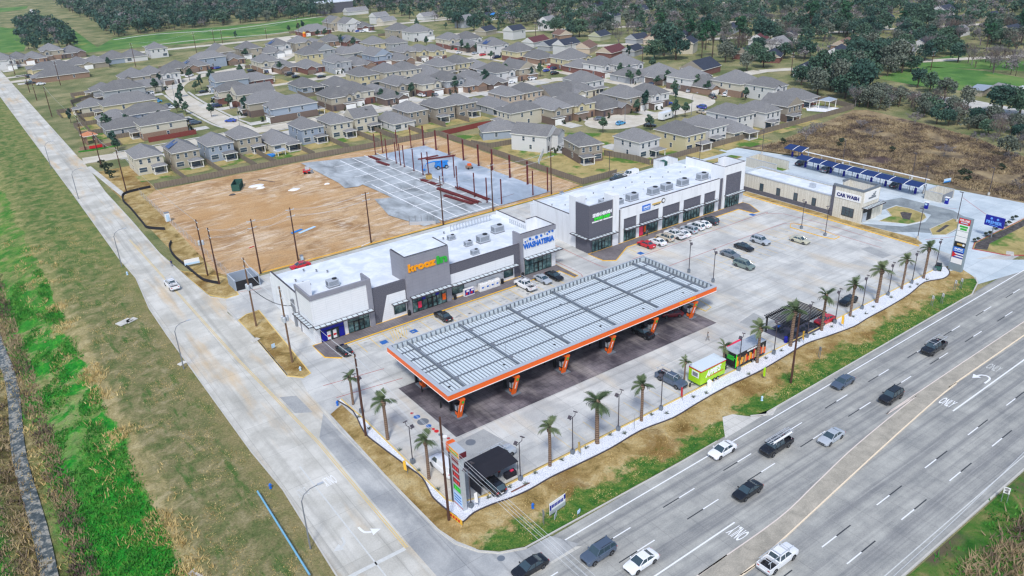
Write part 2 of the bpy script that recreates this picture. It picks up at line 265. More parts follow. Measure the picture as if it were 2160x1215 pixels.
    M['weed_green'] = (lambda t: (t.col(t.ramp(t.noise(t.pos(), .5, 4, .7), [(.3, (.02, .13, .02)), (.5, (.05, .24, .03)), (.7, (.17, .32, .06))])), t.m)[1])(T('green_weeds', .8, .15))
    M['straw'] = (lambda t: (t.col(t.ramp(t.noise(t.pos(), .6, 4, .7), [(.3, S(150, 126, 76)), (.5, S(196, 172, 116)), (.7, S(222, 204, 152))])), t.m)[1])(T('dry_straw', .9, .1))
    M['brushy'] = (lambda t: (t.col(t.ramp(t.noise(t.pos(), .12, 5, .7), [(.32, S(78, 66, 66)), (.44, S(116, 102, 88)), (.54, S(156, 138, 108)), (.72, S(186, 168, 134))])), t.m)[1])(T('dry_brush_stems', .9, .1))
    M['bark'] = plain('bark', S(84, 72, 62), .95, var=.2)
    M['palmbark'] = (lambda t: (t.col(t.mix(t.lines(t.xyz(t.obj())[2], .28, .1), S(140, 118, 102), S(92, 76, 66))), t.m)[1])(T('palm_bark', .95, .1))
build_materials()
PAINT = {}
for k, c in dict(white=S(236, 238, 242), silver=S(176, 184, 194), grey=S(112, 120, 130), slate=S(78, 92, 112), black=S(26, 28, 34), charcoal=S(52, 58, 66), red=S(196, 36, 48), maroon=S(116, 26, 40), blue=S(44, 76, 170), navy=S(30, 42, 88), sky=S(70, 158, 208), tan=S(190, 188, 168), sage=S(118, 134, 130), beige=S(200, 190, 172)).items():
    t = T(k+'_car_paint', .25, .6); t.b.inputs['Coat Weight'].default_value = .5; t.col(c); PAINT[k] = t.m

# ------------------------------------------------------------------ mesh helper
class MB:
    def __init__(s, Tm=None): s.v = []; s.f = []; s.k = []; s.m = 0; s.T = Tm
    def _a(s, p):
        p = Vector(p)
        s.v.append(s.T @ p if s.T is not None else p); return len(s.v)-1
    def poly(s, pts): s.f.append([s._a(p) for p in pts]); s.k.append(s.m); return s
    def box(s, x0, y0, z0, x1, y1, z1):
        i = [s._a(p) for p in ((x0, y0, z0), (x1, y0, z0), (x1, y1, z0), (x0, y1, z0), (x0, y0, z1), (x1, y0, z1), (x1, y1, z1), (x0, y1, z1))]
        for q in ((3, 2, 1, 0), (4, 5, 6, 7), (0, 1, 5, 4), (1, 2, 6, 5), (2, 3, 7, 6), (3, 0, 4, 7)): s.f.append([i[j] for j in q]); s.k.append(s.m)
        return s
    def cbox(s, x, y, z, sx, sy, sz): return s.box(x-sx/2, y-sy/2, z, x+sx/2, y+sy/2, z+sz)
    def prism(s, pts, z0, z1, cap=True):
        n = len(pts); a = [s._a((p[0], p[1], z0)) for p in pts]; b = [s._a((p[0], p[1], z1)) for p in pts]
        for j in range(n): s.f.append([a[j], a[(j+1) % n], b[(j+1) % n], b[j]]); s.k.append(s.m)
        if cap: s.f.append(b); s.k.append(s.m); s.f.append(a[::-1]); s.k.append(s.m)
        return s
    def ring(s, rings, cap=True):
        ids = [[s._a(p) for p in r] for r in rings]; n = len(rings[0])
        for a, b in zip(ids, ids[1:]):
            for j in range(n): s.f.append([a[j], a[(j+1) % n], b[(j+1) % n], b[j]]); s.k.append(s.m)
        if cap: s.f.append(ids[0][::-1]); s.k.append(s.m); s.f.append(ids[-1]); s.k.append(s.m)
        return s
    def tube(s, pts, r, n=6, r1=None, cap=True):
        pts = [Vector(p) for p in pts]; r1 = r if r1 is None else r1; rings = []
        for i, p in enumerate(pts):
            d = (pts[min(i+1, len(pts)-1)]-pts[max(i-1, 0)]).normalized()
            u = d.cross(Vector((0, 0, 1)) if abs(d.z) < .95 else Vector((1, 0, 0))).normalized(); v = d.cross(u)
            rr = r+(r1-r)*i/max(1, len(pts)-1)
            rings.append([p+(u*math.cos(2*math.pi*k/n)+v*math.sin(2*math.pi*k/n))*rr for k in range(n)])
        return s.ring(rings, cap)
    def lathe(s, prof, n=12, c=(0, 0, 0)):
        return s.ring([[(c[0]+r*math.cos(2*math.pi*k/n), c[1]+r*math.sin(2*math.pi*k/n), c[2]+z) for k in range(n)] for r, z in prof])
    def path(s, pts, wd, z0, z1, close=False):     # a wall / kerb of width wd along a ground path
        pts = [Vector((p[0], p[1])) for p in pts]; n = len(pts); Lf = []; Rt = []
        for i in range(n):
            a = pts[i-1] if (i > 0 or close) else pts[i]; b = pts[(i+1) % n] if (i < n-1 or close) else pts[i]
            d = (b-a).normalized(); q = Vector((-d.y, d.x))*wd/2; Lf.append(pts[i]+q); Rt.append(pts[i]-q)
        for i in range(n if close else n-1):
            j = (i+1) % n; P = [Lf[i], Lf[j], Rt[j], Rt[i]]
            a = [s._a((p.x, p.y, z0)) for p in P]; b = [s._a((p.x, p.y, z1)) for p in P]
            for q in ([b[0], b[3], b[2], b[1]], [a[0], a[1], b[1], b[0]], [a[2], a[3], b[3], b[2]], [a[1], a[2], b[2], b[1]], [a[3], a[0], b[0], b[3]]): s.f.append(q); s.k.append(s.m)
        return s
    def build(s, name, mats, parent=None, loc=None, smooth=False, kind=None):
        me = bpy.data.meshes.new(name); me.from_pydata([tuple(v) for v in s.v], [], s.f)
        for m in (mats if isinstance(mats, (list, tuple)) else [mats]): me.materials.append(MT[m] if isinstance(m, str) else m)
        me.polygons.foreach_set('material_index', s.k)
        if smooth:
            me.polygons.foreach_set('use_smooth', [True]*len(s.f))
            if smooth is not True: me.set_sharp_from_angle(angle=R(smooth))
        me.update(); return link(name, me, parent, loc, kind)
def link(name, me, parent=None, loc=None, kind=None):
    o = bpy.data.objects.new(name, me); C.objects.link(o)
    if parent is not None: o.parent = parent
    if loc is not None: o.location = loc
    if kind: o['kind'] = kind
    return o
def thing(name, label, cat, loc=(0, 0, 0), rz=0.0, group=None):
    o = bpy.data.objects.new(name, None); C.objects.link(o); o.empty_display_size = .5
    o.location = loc; o.rotation_euler = (0, 0, rz); return tag(o, label, cat, group)
def tag(o, label, cat, group=None):
    o['label'] = label; o['category'] = cat
    if group: o['group'] = group
    return o
def dup(root, loc, rz=0.0, label=None, group=None, scale=None):
    r = root.copy(); C.objects.link(r); r.location = loc; r.rotation_euler = (0, 0, rz)
    if scale is not None: r.scale = scale if isinstance(scale, (tuple, list)) else (scale,)*3
    if label: r['label'] = label
    if group: r['group'] = group
    for ch in list(root.children):
        c = ch.copy(); C.objects.link(c); c.parent = r
        for g in ch.children:
            d = g.copy(); C.objects.link(d); d.parent = c
    return r
def sheet(name, pts, z, m, kind='structure'):
    mb = MB(); mb.poly([(p[0], p[1], z) for p in pts]); return mb.build(name, m, kind=kind)
def ribbon(mb, pts, wd, z):
    pts = [Vector((p[0], p[1])) for p in pts]; n = len(pts); L = []
    for i in range(n):
        d = (pts[min(i+1, n-1)]-pts[max(i-1, 0)]).normalized(); q = Vector((-d.y, d.x))*wd/2; L.append((pts[i]+q, pts[i]-q))
    for (a, b), (c, d) in zip(L, L[1:]): mb.poly([(b.x, b.y, z), (d.x, d.y, z), (c.x, c.y, z), (a.x, a.y, z)])
    return mb
def curve(pts, n=6):        # smooth a ground path
    P = [Vector((p[0], p[1])) for p in pts]; out = []
    for i in range(len(P)-1):
        p0, p1, p2, p3 = P[max(i-1, 0)], P[i], P[i+1], P[min(i+2, len(P)-1)]
        for k in range(n):
            t = k/n; out.append(.5*((2*p1)+(p2-p0)*t+(2*p0-5*p1+4*p2-p3)*t*t+(3*p1-p0-3*p2+p3)*t**3))
    return out+[P[-1]]
ORD = 'first second third fourth fifth sixth seventh eighth ninth tenth eleventh twelfth thirteenth fourteenth fifteenth sixteenth seventeenth eighteenth nineteenth twentieth'.split()
def nth(i):
    if i < 20: return ORD[i]
    tens = {2: 'twenty', 3: 'thirty', 4: 'forty', 5: 'fifty', 6: 'sixty', 7: 'seventy', 8: 'eighty', 9: 'ninety'}
    a, b = divmod(i+1, 10)
    return tens[a]+'-'+ORD[b-1] if b else tens[a].replace('ty', 'tieth')
_font = {}
def text(name, s, w, h, o, right, up, m, parent, depth=.06, bold=.025, slant=0.0, kind=None):
    """raised lettering fitted to w x h, centred on o"""
    key = (s, bold)
    if key not in _font:
        cu = bpy.data.curves.new('lettering', 'FONT'); cu.body = s; cu.size = 1; cu.extrude = .5; cu.offset = bold; cu.resolution_u = 3
        ob = bpy.data.objects.new('lettering', cu); C.objects.link(ob)
        bpy.context.view_layer.update(); me = bpy.data.meshes.new_from_object(ob.evaluated_get(bpy.context.evaluated_depsgraph_get()))
        _font[key] = ([v.co.copy() for v in me.vertices], [list(p.vertices) for p in me.polygons])
        bpy.data.objects.remove(ob); bpy.data.curves.remove(cu); bpy.data.meshes.remove(me)
    V, F = _font[key]
    x0, x1 = min(v.x for v in V), max(v.x for v in V); y0, y1 = min(v.y for v in V), max(v.y for v in V)
    r = Vector(right).normalized(); u = Vector(up).normalized(); n = r.cross(u); o = Vector(o); mb = MB()
    for v in V:
        a = (v.x-x0)/(x1-x0)-.5; b = (v.y-y0)/(y1-y0)-.5
        mb._a(o+r*(a*w+b*h*slant)+u*(b*h)+n*(v.z+.5)*depth)
    mb.f = F; mb.k = [0]*len(F)
    ob = mb.build(name, m, parent)
    if kind: ob['kind'] = kind
    return ob
# ================================================================== THE SETTING
MT['kerbpink'] = plain('pale_median_kerb', S(222, 210, 202), .8); MT['kerborange'] = plain('warm_median_kerb', S(240, 222, 196), .8)
def prof(x):
    P = [(-60, 0), (-18, -.1), (-14, -.6), (-7.5, -2.9), (-6.2, -3.2), (-3.4, -3.2), (-2, -2.9), (8.5, -.5), (12, -.15), (20, 0)]
    if x <= P[0][0] or x >= P[-1][0]: return 0.0
    for (a, p), (b, q) in zip(P, P[1:]):
        if a <= x <= b: return p+(q-p)*(x-a)/(b-a)
def ground():
    xs = [-2500, -900, -400, -150, -60, -40, -25, -20]+[-18+.75*i for i in range(52)]+[22, 30, 60, 120, 250, 500, 900, 1600, 3000]
    ys = [-1200, -400, -100, 0, 30]+[40+2.5*i for i in range(70)]+[225+10*i for i in range(20)]+[450, 600, 900, 1400, 2200, 3500]
    mb = MB(); ids = []
    for y in ys:
        row = []
        for x in xs:
            m = math.sin(y*.045)*.9+math.sin(y*.13)*.35; k = max(0, min(1, (450-y)/100))
            z = prof(x-m)*k
            if -17 < x < 20 and y < 400: z += .12*mnoise.noise((x*.6, y*.35, 0))+.1*mnoise.noise((x*1.7, y*.9, 3))
            if x > 20 or x < -60: z = 0
            row.append(mb._a((x, y, z-.03)))
        ids.append(row)
    for j in range(len(ys)-1):
        for i in range(len(xs)-1): mb.f.append([ids[j][i], ids[j][i+1], ids[j+1][i+1], ids[j+1][i]]); mb.k.append(0)
    mb.build('ground', 'ground', smooth=True, kind='structure')
    mb = MB()       # the creek: a sheet of shallow water along the bed
    ribbon(mb, [(-4.8+math.sin(y*.045)*.9+math.sin(y*.13)*.35, y) for y in range(30, 440, 5)], 2.0, -3.0); mb.build('water', 'ditch', kind='structure')
ground()
def hy(x, y0): return y0+.0128*(x-70)

# --- highway
mb = MB(); mb.poly([(-600, hy(-600, 30.6), .02), (1500, hy(1500, 30.6), .02), (1500, hy(1500, 62), .02), (-600, hy(-600, 62), .02)]); mb.build('highway', 'highway', kind='structure')
sheet('inlet_apron', GP([(1527, 907), (1524, 880), (1545, 874), (1583, 879), (1630, 876), (1640, 858), (1530, 925)]), .03, 'walk')
sheet('driveway_apron', GP([(2062, 600), (2056, 585), (2030, 568), (2000, 572), (2040, 545), (2120, 548), (2200, 548), (2200, 560)]), .026, 'cwlot')
# --- side road, its flared parts
rl = GP([(151.7, 405), (253, 548), (286.7, 586.7), (315, 651.7), (353, 708), (426.7, 810), (530, 953), (596.7, 1033), (710, 1215)])
RL = [(25.2, 1400), (25.2, 480), (25.2, 272)]+[tuple(p) for p in rl[1:]]+[(23.2, 62), (22, 58)]
rr = GP([(163, 330)])+[Vector((35, 312))]+GP([(185, 353), (221.7, 405), (276.7, 465), (336.7, 535), (413, 601.7), (443, 626.7), (476.7, 631.7), (480, 660), (500, 676.7), (546.7, 721.7), (606.7, 793), (633, 798), (650, 830), (688, 867), (720, 913), (820, 1013), (923, 1117), (960, 1147), (1010, 1163), (1053, 1167), (1107, 1157)])
RR = [(34.6, 1400), (34.6, 480)]+[tuple(p) for p in rr]+[(50, 58)]
sheet('side_road', RL+RR[::-1], .028, 'road')
# --- kerbs
mb = MB()
mb.path(RL[:-1], .2, 0, .14)
for seg in (RR[:3], [tuple(p) for p in rr[2:9]], [tuple(p) for p in rr[10:13]], [tuple(p) for p in rr[15:]]+[(72, hy(72, 61.9)), (80, hy(80, 61.9))]): mb.path(seg, .2, 0, .15)
mb.path(GP([(1583, 878), (1617, 875)])+[Vector((92, hy(92, 61.9))), Vector((155, hy(155, 61.9)))]+GP([(2050, 622), (2062, 598), (2057, 585)]), .22, 0, .15)
mb.path([(-300, hy(-300, 30.8)), (500, hy(500, 30.8))], .2, 0, .15)
mb.build('kerb', 'kerb', kind='structure')
# --- median
medN = [(-200, hy(-200, 45.4)), (40, 45.4), (57.7, 45.7)]+[tuple(p) for p in GP([(1640, 1096.7), (1720, 1022), (1806.7, 940), (1933, 837)])]+[(129, 50.75), (400, hy(400, 50))]
medS = [(-200, hy(-200, 42.5)), (40, 42.2), (61.6, 42.6), (68.7, 43.1), (76.7, 43.9), (94.1, 45.7), (109.8, 47.2), (122.5, 48.1), (148, 48.7), (400, hy(400, 48.2))]
a = curve(medN, 4); b = curve(medS, 4)
mb = MB(); mb.poly([(p[0], p[1], .14) for p in b]+[(p[0], p[1], .14) for p in a[::-1]]); mb.build('median', 'median', kind='structure')
mb = MB(); mb.path(a, .16, .02, .16); mb.build('median_kerb', 'kerbpink', kind='structure'); mb = MB(); mb.path(b, .16, .02, .17); mb.build('median_kerb', 'kerborange', kind='structure')
# --- highway paint
mb = MB(); mk = MB(); mw = MB()
def hline(m, y0, x0, x1, wd=.14, z=.028): m.poly([(x0, hy(x0, y0)-wd/2, z), (x1, hy(x1, y0)-wd/2, z), (x1, hy(x1, y0)+wd/2, z), (x0, hy(x0, y0)+wd/2, z)])
hline(mb, 60.45, 46.5, 600, .2); hline(mb, 49.05, -200, 68.3, .22); hline(mw, 32.1, -200, 600, .14); hline(mb, 43.9, 114.4, 600, .24)
for y0, x0, sgn in ((56.85, 78.5, -1), (53.3, 79.3, -1), (39.45, 73.2, 1), (35.95, 73.1, 1)):
    for k in range(-12, 40):
        xa = x0+12.25*k; hline(mb, y0, xa, xa+3.1, .17)
        if sgn < 0: hline(mk, y0, xa-3.1, xa, .17)
        else: hline(mk, y0, xa+3.1, xa+6.2, .17)
mb.build('lane_marking', 'white_line', kind='structure'); mk.build('contrast_marking', 'black_line', kind='structure'); mw.build('edge_marking', 'worn_line', kind='structure')
text('pavement_word', 'ONLY', 2.0, 2.5, (67.1, 47.5, .03), (0, 1, 0), (-1, 0, 0), 'white_line', None, .004, .02, kind='structure')
text('pavement_word', 'ONLY', 2.0, 2.5, (116.1, 46.2, .03), (0, -1, 0), (1, 0, 0), 'white_line', None, .004, .02, kind='structure')
text('pavement_word', 'ONLY', 2.0, 2.3, (132.3, 46.7, .03), (0, -1, 0), (1, 0, 0), 'worn_line', None, .004, .005, kind='structure')
text('pavement_word', 'ONLY', 1.7, 2.2, (30.1, 90.3, .036), (-1, 0, 0), (0, -1, 0), 'white_line', None, .004, .01, kind='structure')
text('pavement_word', 'ONLY', 1.6, 2.0, (26.0, 90.3, .036), (-1, 0, 0), (0, -1, 0), 'worn_line', None, .004, .005, kind='structure')
def turn_arrow(pts, tip, m, wd=.32, z=.036, name='turn_arrow'):
    mb = MB(); c = curve(pts, 5); ribbon(mb, c, wd, z); d = (Vector(tip)-c[-1]).normalized(); q = Vector((-d.y, d.x))
    mb.poly([(*(c[-1]+q*.7), z), (*(c[-1]-q*.7), z), (*tip, z)]); mb.build(name, m, kind='structure')
turn_arrow([(126.1, 45.3), (128.0, 45.4), (128.7, 46.0), (128.4, 46.8), (127.6, 47.2)], (126.3, 47.4), 'white_line')
turn_arrow([(29.1, 78.9), (29.3, 77.6), (30.1, 77.0)], (31.3, 76.8), 'white_line')
turn_arrow([(26.6, 78.5), (26.4, 77.4), (25.8, 77.0)], (24.6, 76.8), 'worn_line')
mb = MB(); mb.poly([(27.82, 62, .034), (28.02, 62, .034), (28.1, 96.2, .034), (27.9, 96.2, .034)]); mb.poly([(23.9, 71.3, .034), (32.1, 71.3, .034), (32.1, 71.9, .034), (23.9, 71.9, .034)]); mb.build('stop_marking', 'worn_line', kind='structure')
mb = MB()
for dx in (0, .3): mb.poly([(32.1+dx, 71.6, .035), (32.22+dx, 71.6, .035), (32.5+dx, 100, .035), (31.2+dx, 135, .035), (29.8+dx, 215, .035), (29.68+dx, 215, .035), (31.08+dx, 135, .035), (32.38+dx, 100, .035)])
mb.build('centre_marking', 'faded_yellow', kind='structure')
sheet('patch', GP([(590, 838), (625, 835), (660, 870), (622, 872)]), .034, 'patch')
sheet('worn_lane', [(32.9, 58), (50, 58.5), (48, 61.9), (44, 62), (41, 63.3), (39, 65.2), (37.4, 68.4), (36.9, 72), (36.7, 85), (36.4, 100), (36.5, 107), (33.2, 101), (32.8, 72)], .031, 'roaddark')

# --- the shops' lot
sheet('parking_lot', [(36.9, 66), (200, 66), (222, 79), (219.5, 100), (219.8, 131), (211, 168.5), (176, 169.3), (147, 169.3), (134, 169), (98, 169), (46, 169), (36.3, 164)], .012, 'lot')
lot2 = [(174.2, 72), (186, 68), (186, 76.5), (222, 76.5), (219.5, 100), (219.8, 131), (211, 168.5), (160, 169.2), (170, 156), (175.6, 150), (175.6, 84)]
sheet('car_wash_lot', lot2, .02, 'cwlot')
sheet('asphalt_lane', [(186, 82.5), (198.5, 82.5), (203, 90), (203, 104), (196, 106), (188, 106), (184.3, 108), (184.3, 102), (196.5, 101.7), (196, 92), (190, 90.3), (183, 92.2), (177.5, 100), (177.5, 92), (182, 88)], .028, 'asphalt')
sheet('forecourt_paving', [(49.8, 105.9), (50, 87.7), (109.4, 87.4), (109.2, 105.9)], .022, 'forecourt')
sheet('old_slab', GP([(910, 960), (1020, 905), (1100, 950), (1085, 985), (1060, 1020), (990, 1050), (960, 1020)]), .018, 'patch')
for nm, p in (('grey_patch', [(1815, 525), (1835, 520), (1880, 538), (1862, 545)]), ('grey_patch', [(1560, 680), (1590, 660), (1615, 672), (1590, 690)])): sheet(nm, GP(p), .018, 'patch')
def isl(name, pts, m, kerbm='kerb', z=.11, kw=.18, kz=.15):
    sheet(name, pts, z, m); mb = MB(); mb.path(pts, kw, 0, kz, close=True); mb.build('kerb', kerbm, kind='structure')
# raised walks in front of the shops
isl('sidewalk', [(44.3, 129.6), (44.3, 124), (46.6, 121.8), (47.6, 122.4), (47.8, 126.3), (102.0, 126.3), (102.2, 121.4), (103.4, 121.6), (103.6, 129.6)], 'shopwalk', 'yellow')
isl('sidewalk', [(113.2, 129.4), (113.3, 124.2), (115.6, 122.4), (120, 124.9), (123, 126.6), (163.6, 126.6), (164, 122), (166, 121.8), (168.8, 127.2), (168.8, 129.5)], 'shopwalk', 'yellow')
mb = MB(); mb.path([(48.2, 127.35-1.2), (101.6, 126.15)], .22, .1, .17); mb.build('painted_kerb', 'yellow', kind='structure')
# grass islands by the side road
isl('grass_island', [tuple(p) for p in GP([(503, 676), (520, 664), (546, 655), (655, 788), (640, 797), (607, 794), (546.7, 722)])], 'verge', 'faded_yellow')
isl('grass_corner', [tuple(p) for p in GP([(440, 623), (413, 600), (380, 572), (470, 585), (485, 590), (503, 622), (476, 630)])], 'verge', 'faded_yellow')
isl('parking_island', [(162.4, 109.6), (162.7, 100.5), (163.5, 98), (165.6, 98), (166.4, 104), (166.2, 108), (164.5, 111)], 'lot', 'yellow', .1)
isl('parking_island', [(111.5, 92), (113.6, 92.5), (114.6, 98), (112.8, 99.5), (111.2, 97)], 'lot', 'faded_yellow', .1)
# gravel border with its wavy edging, and the verge beyond
yel = [(40.6, 109), (41.0, 100), (41.1, 76.2), (42.2, 74.6)]+[(x, 73.5+.004*(x-45)) for x in (46, 60, 80, 110, 140, 165)]
wave = GP([(712, 846), (745, 868), (768, 912), (800, 940), (860, 985), (890, 1008), (905, 1035), (915, 1052), (945, 1078), (962, 1090), (976, 1102), (1000, 1082), (1040, 1064), (1080, 1050), (1120, 1032), (1163, 1007), (1220, 980), (1287, 947), (1353, 908), (1420, 882), (1470, 852), (1530, 818), (1600, 785), (1660, 750), (1700, 726), (1740, 712), (1800, 690), (1830, 672), (1880, 645), (1920, 620), (1950, 596), (1990, 588), (2003, 576), (1996, 564)])
sheet('gravel_bed', [tuple(p) for p in curve(wave, 3)]+[(166.3, 74.3)]+[(p[0], p[1]) for p in yel[::-1]], .05, 'gravel')
mb = MB(); mb.path(curve(wave, 3), .16, 0, .17); mb.build('edging', 'bronze', kind='structure')
mb = MB(); mb.path(yel, .18, 0, .16); mb.build('yellow_kerb', 'faded_yellow', kind='structure')
vw = [(37.3, 106), (37.1, 86), (37.3, 72), (38, 68.6), (39.4, 65.6), (41.4, 63.8), (44.4, 62.5), (48, 62.4)]
sheet('verge', vw+[(82, hy(82, 62.1)), (84, 63), (85.8, 66), (89.2, 63.4), (92, hy(92, 62.1)), (158, hy(158, 62.1)), (163.9, 65), (166.6, 67), (168.3, 70), (167.8, 73.2), (164, 74), (41, 74), (40, 107.5)], .02, 'verge')
sheet('south_verge', [(-300, hy(-300, 30.4)), (600, hy(600, 30.4)), (600, -250), (-300, -250)], .015, 'verge_green')
# fire-lane lines and stall lines
mb = MB()
def seg(m, pts, wd, z=.024): ribbon(m, pts, wd, z)
for p in ([(40, 115), (51, 113.4)], [(40.2, 110), (52, 108.4)], [(111, 140), (110.8, 123.4), (111.6, 121)], [(104.9, 133), (104.7, 123), (103.8, 120.6)], [(119, 120.6), (163.2, 120.5), (166.4, 119.6), (169.2, 117)], [(121, 112.4), (160, 112.5), (164, 111.6), (166.4, 108), (166.9, 88)], [(169.4, 117), (170.6, 105), (170.6, 90)], [(36.7, 165), (46, 162)], [(197.5, 101), (205, 90.2)], [(179, 84.2), (186, 80.6)], [(214.6, 93.4), (205, 82)]): seg(mb, curve(p, 4), .13)
mb.build('fire_lane_marking', 'red_line', kind='structure')
mb = MB()
x = 48.6
while x < 101: seg(mb, [(x, 125.9), (x, 120.6)], .15); x += 2.78
for i in range(7): seg(mb, [(57.4+.5*i, 121.2+.1*i), (58.6+.6*i, 125.6)], .13)
seg(mb, [(48.4, 125.3), (100.6, 125.3)], .16)
x = 122.6
while x < 164: seg(mb, [(x, 126.2), (x, 121)], .14); x += 2.74
for i in range(6): seg(mb, [(121.2+.6*i, 122), (121.2+.6*i, 126)], .09)
for k in range(16):
    xx = 130+2.76*k
    seg(mb, [(xx, 111.2), (xx, 101.2)], .11)
seg(mb, [(130, 106.2), (160, 106.2)], .09)
x = 62
while x < 160: seg(mb, [(x, 74.4), (x, 78.6)], .08); x += 2.9
mb.build('stall_marking', 'faded_yellow', kind='structure')
mb = MB()
for x, y in ((55.6, 122.2), (62.2, 122.4), (122.9, 121.9), (163.0, 121.6)): mb.poly([(x-.7, y-.7, .026), (x+.7, y-.7, .026), (x+.7, y+.7, .026), (x-.7, y+.7, .026)])
mb.build('accessible_marking', 'blue_paint', kind='structure')
def stain_sheet(name, spots, m, z):
    mb = MB(); r = random.Random(3)
    for (x, y, s) in spots: mb.poly([(x+s*(.6+.5*r.random())*math.cos(k*.785), y+s*.6*(.6+.5*r.random())*math.sin(k*.785), z) for k in range(8)])
    mb.build(name, m, kind='structure')
r_ = random.Random(12)
stain_sheet('oil_stain', [(49.5+2.78*r_.randrange(18)+r_.uniform(0, 1.4), r_.uniform(121, 124.5), r_.uniform(.25, .6)) for i in range(46)]+[(131+2.76*r_.randrange(11)+r_.uniform(.4, 1.4), r_.choice((103, 108.5))+r_.uniform(-1, 1), r_.uniform(.2, .5)) for i in range(26)], 'patch', .0265)
# tank lids
for (x, y, rr_, m) in [(48.0, 96.4, .55, 'blue_paint'), (48.1, 94.6, .95, 'steelgrey'), (48.2, 93.0, .45, 'blue_paint'), (47.9, 97.8, .3, 'red_line'), (48.3, 91.8, .3, 'red'), (48.4, 91.0, .4, 'red'), (48.5, 89.8, .4, 'steelgrey'), (48.7, 89, .4, 'plastic'), (48.9, 88.2, .28, 'red_line'), (51.0, 85.2, .8, 'steelgrey'), (53, 79.8, .8, 'steelgrey'), (47.2, 82.2, .35, 'plastic')]:
    mb = MB(); mb.lathe([(rr_, 0), (rr_, .02)], 16, (x, y, .014)); mb.build('tank_lid', m, kind='structure')
mb = MB(); mb.lathe([(.5, 0), (.5, .012)], 16, (*G(1057, 1178).xy, .03)); mb.build('manhole_lid', 'steelgrey', kind='structure')
# car-wash islands and beds
isl('grass_island', [(182.1, 97.9), (188, 98), (191.4, 101.4), (195.6, 101.2), (196.4, 98), (195.3, 93.4), (193, 91.6), (189.6, 91), (185.4, 92)], 'lawn')
isl('grass_island', [(182.8, 84.6), (186, 87.0), (197, 87.0), (196.8, 85.2), (191.2, 82.9), (185.2, 82.6)], 'lawn')
sheet('mulch_bed', [(188.4, 93.4), (193.4, 95.6), (192.8, 97.6), (191.6, 97.8), (188, 95)], .115, 'mulch'); sheet('mulch_bed', [(185.5, 84.4), (192, 85.2), (191.6, 86), (185.5, 85.2)], .115, 'mulch')
isl('grass_strip', [(175.8, 138), (177.0, 138), (177.0, 100), (178, 86), (176, 83.2), (174.2, 83.4), (174.4, 138)], 'verge', 'kerb', .1)
mb = MB(); mb.path([(174.1, 139), (174.0, 83.0)], .3, 0, .17); mb.build('yellow_kerb', 'yellow', kind='structure')
isl('grass_bed', [(181.2, 74.4), (184.9, 75.8), (224, 75.8), (224, 62.9), (188, 63.2), (183, 68)], 'lawn', 'red_line')
sheet('mulch_bed', [(181.4, 74.2), (185, 75.5), (223, 75.5), (223, 73.6), (187, 73.4), (183, 72)], .115, 'mulch')
isl('grass_island', [(189, 163.5), (203, 162), (204, 158), (196, 157), (190, 159)], 'lawn'); isl('grass_island', [(174, 163), (184, 162.5), (183, 160.5), (176, 160.5)], 'lawn'); isl('grass_island', [(203.5, 140), (205.6, 150), (199, 153), (200, 140)], 'lawn')
# --- building site
sheet('dirt_lot', [(37.6, 171), (41, 256), (90, 254.5), (146, 252.5), (146.4, 171), (133, 169.6), (60, 169.6)], .0, 'dirt')
sheet('site_edge_grass', [(36.6, 173), (36.0, 250), (35.2, 292), (47, 292), (47, 257), (42, 250), (41, 178), (44, 170.6)], .006, 'verge')
sheet('concrete_slab', GP([(635, 345), (800, 327), (930, 470), (895, 478), (820, 455), (790, 421), (830, 418), (765, 390), (757, 394), (728, 398), (715, 387)]), .16, 'slab')
sheet('concrete_slab', [(98, 208), (117.6, 244), (117.6, 171.6), (99, 171.4)], .15, 'slab')
sheet('wet_slab', [(117.4, 243.5), (135.2, 243), (135.9, 172), (117.4, 171.5)], .17, 'slab2')
mb = MB()
for x in (99.5, 103.9, 108.4, 112.9, 117.5): ribbon(mb, [(x, 172), (x, 246 if x > 100 else 214)], .34, .178)
for y in (172.6, 180, 187.5, 195, 202.5, 210, 217.5, 225, 232.5, 240): ribbon(mb, [(99, y), (117.4, y)], .34, .182)
mb.build('slab_joint', 'white_line', kind='structure')
mb = MB(); mb.path([(46, 170.6), (98, 169.8), (146, 169.6)], .25, 0, .14); mb.build('yellow_kerb', 'yellow', kind='structure')
# --- brush field, far greens
sheet('brush_field', GP([(1560, 312), (1640, 300), (1800, 232), (1830, 232), (1930, 256), (2050, 288), (2160, 330), (2300, 420), (2300, 520), (2163, 432)])+[Vector((220.5, 80)), Vector((220.4, 131)), Vector((212, 168))], .004, 'brush')
for p in ([(175, 112), (300, 99), (330, 96), (415, 91), (560, 74), (690, 50), (690, 38), (640, 36), (560, 49), (400, 62), (240, 80), (205, 100), (160, 66), (120, 40), (80, 30), (100, 50), (150, 90)], [(0, 57), (40, 62), (62, 80), (50, 108), (0, 112), (-90, 118), (-90, 52)], [(-60, 20), (0, 17), (60, 13), (55, 19), (0, 26), (-60, 30)], [(1850, 165), (1900, 148), (1960, 140), (2080, 150), (2160, 165), (2160, 195), (2000, 190), (1930, 180)], [(1900, 140), (2000, 118), (2160, 130), (2160, 150), (2040, 145)]): sheet('green_field', GP(p), .01, 'green_field')
sheet('dirt_track', GP([(1890, 195), (1960, 200), (2060, 212), (2160, 232), (2160, 262), (2060, 232), (1960, 212)]), .014, 'walk')
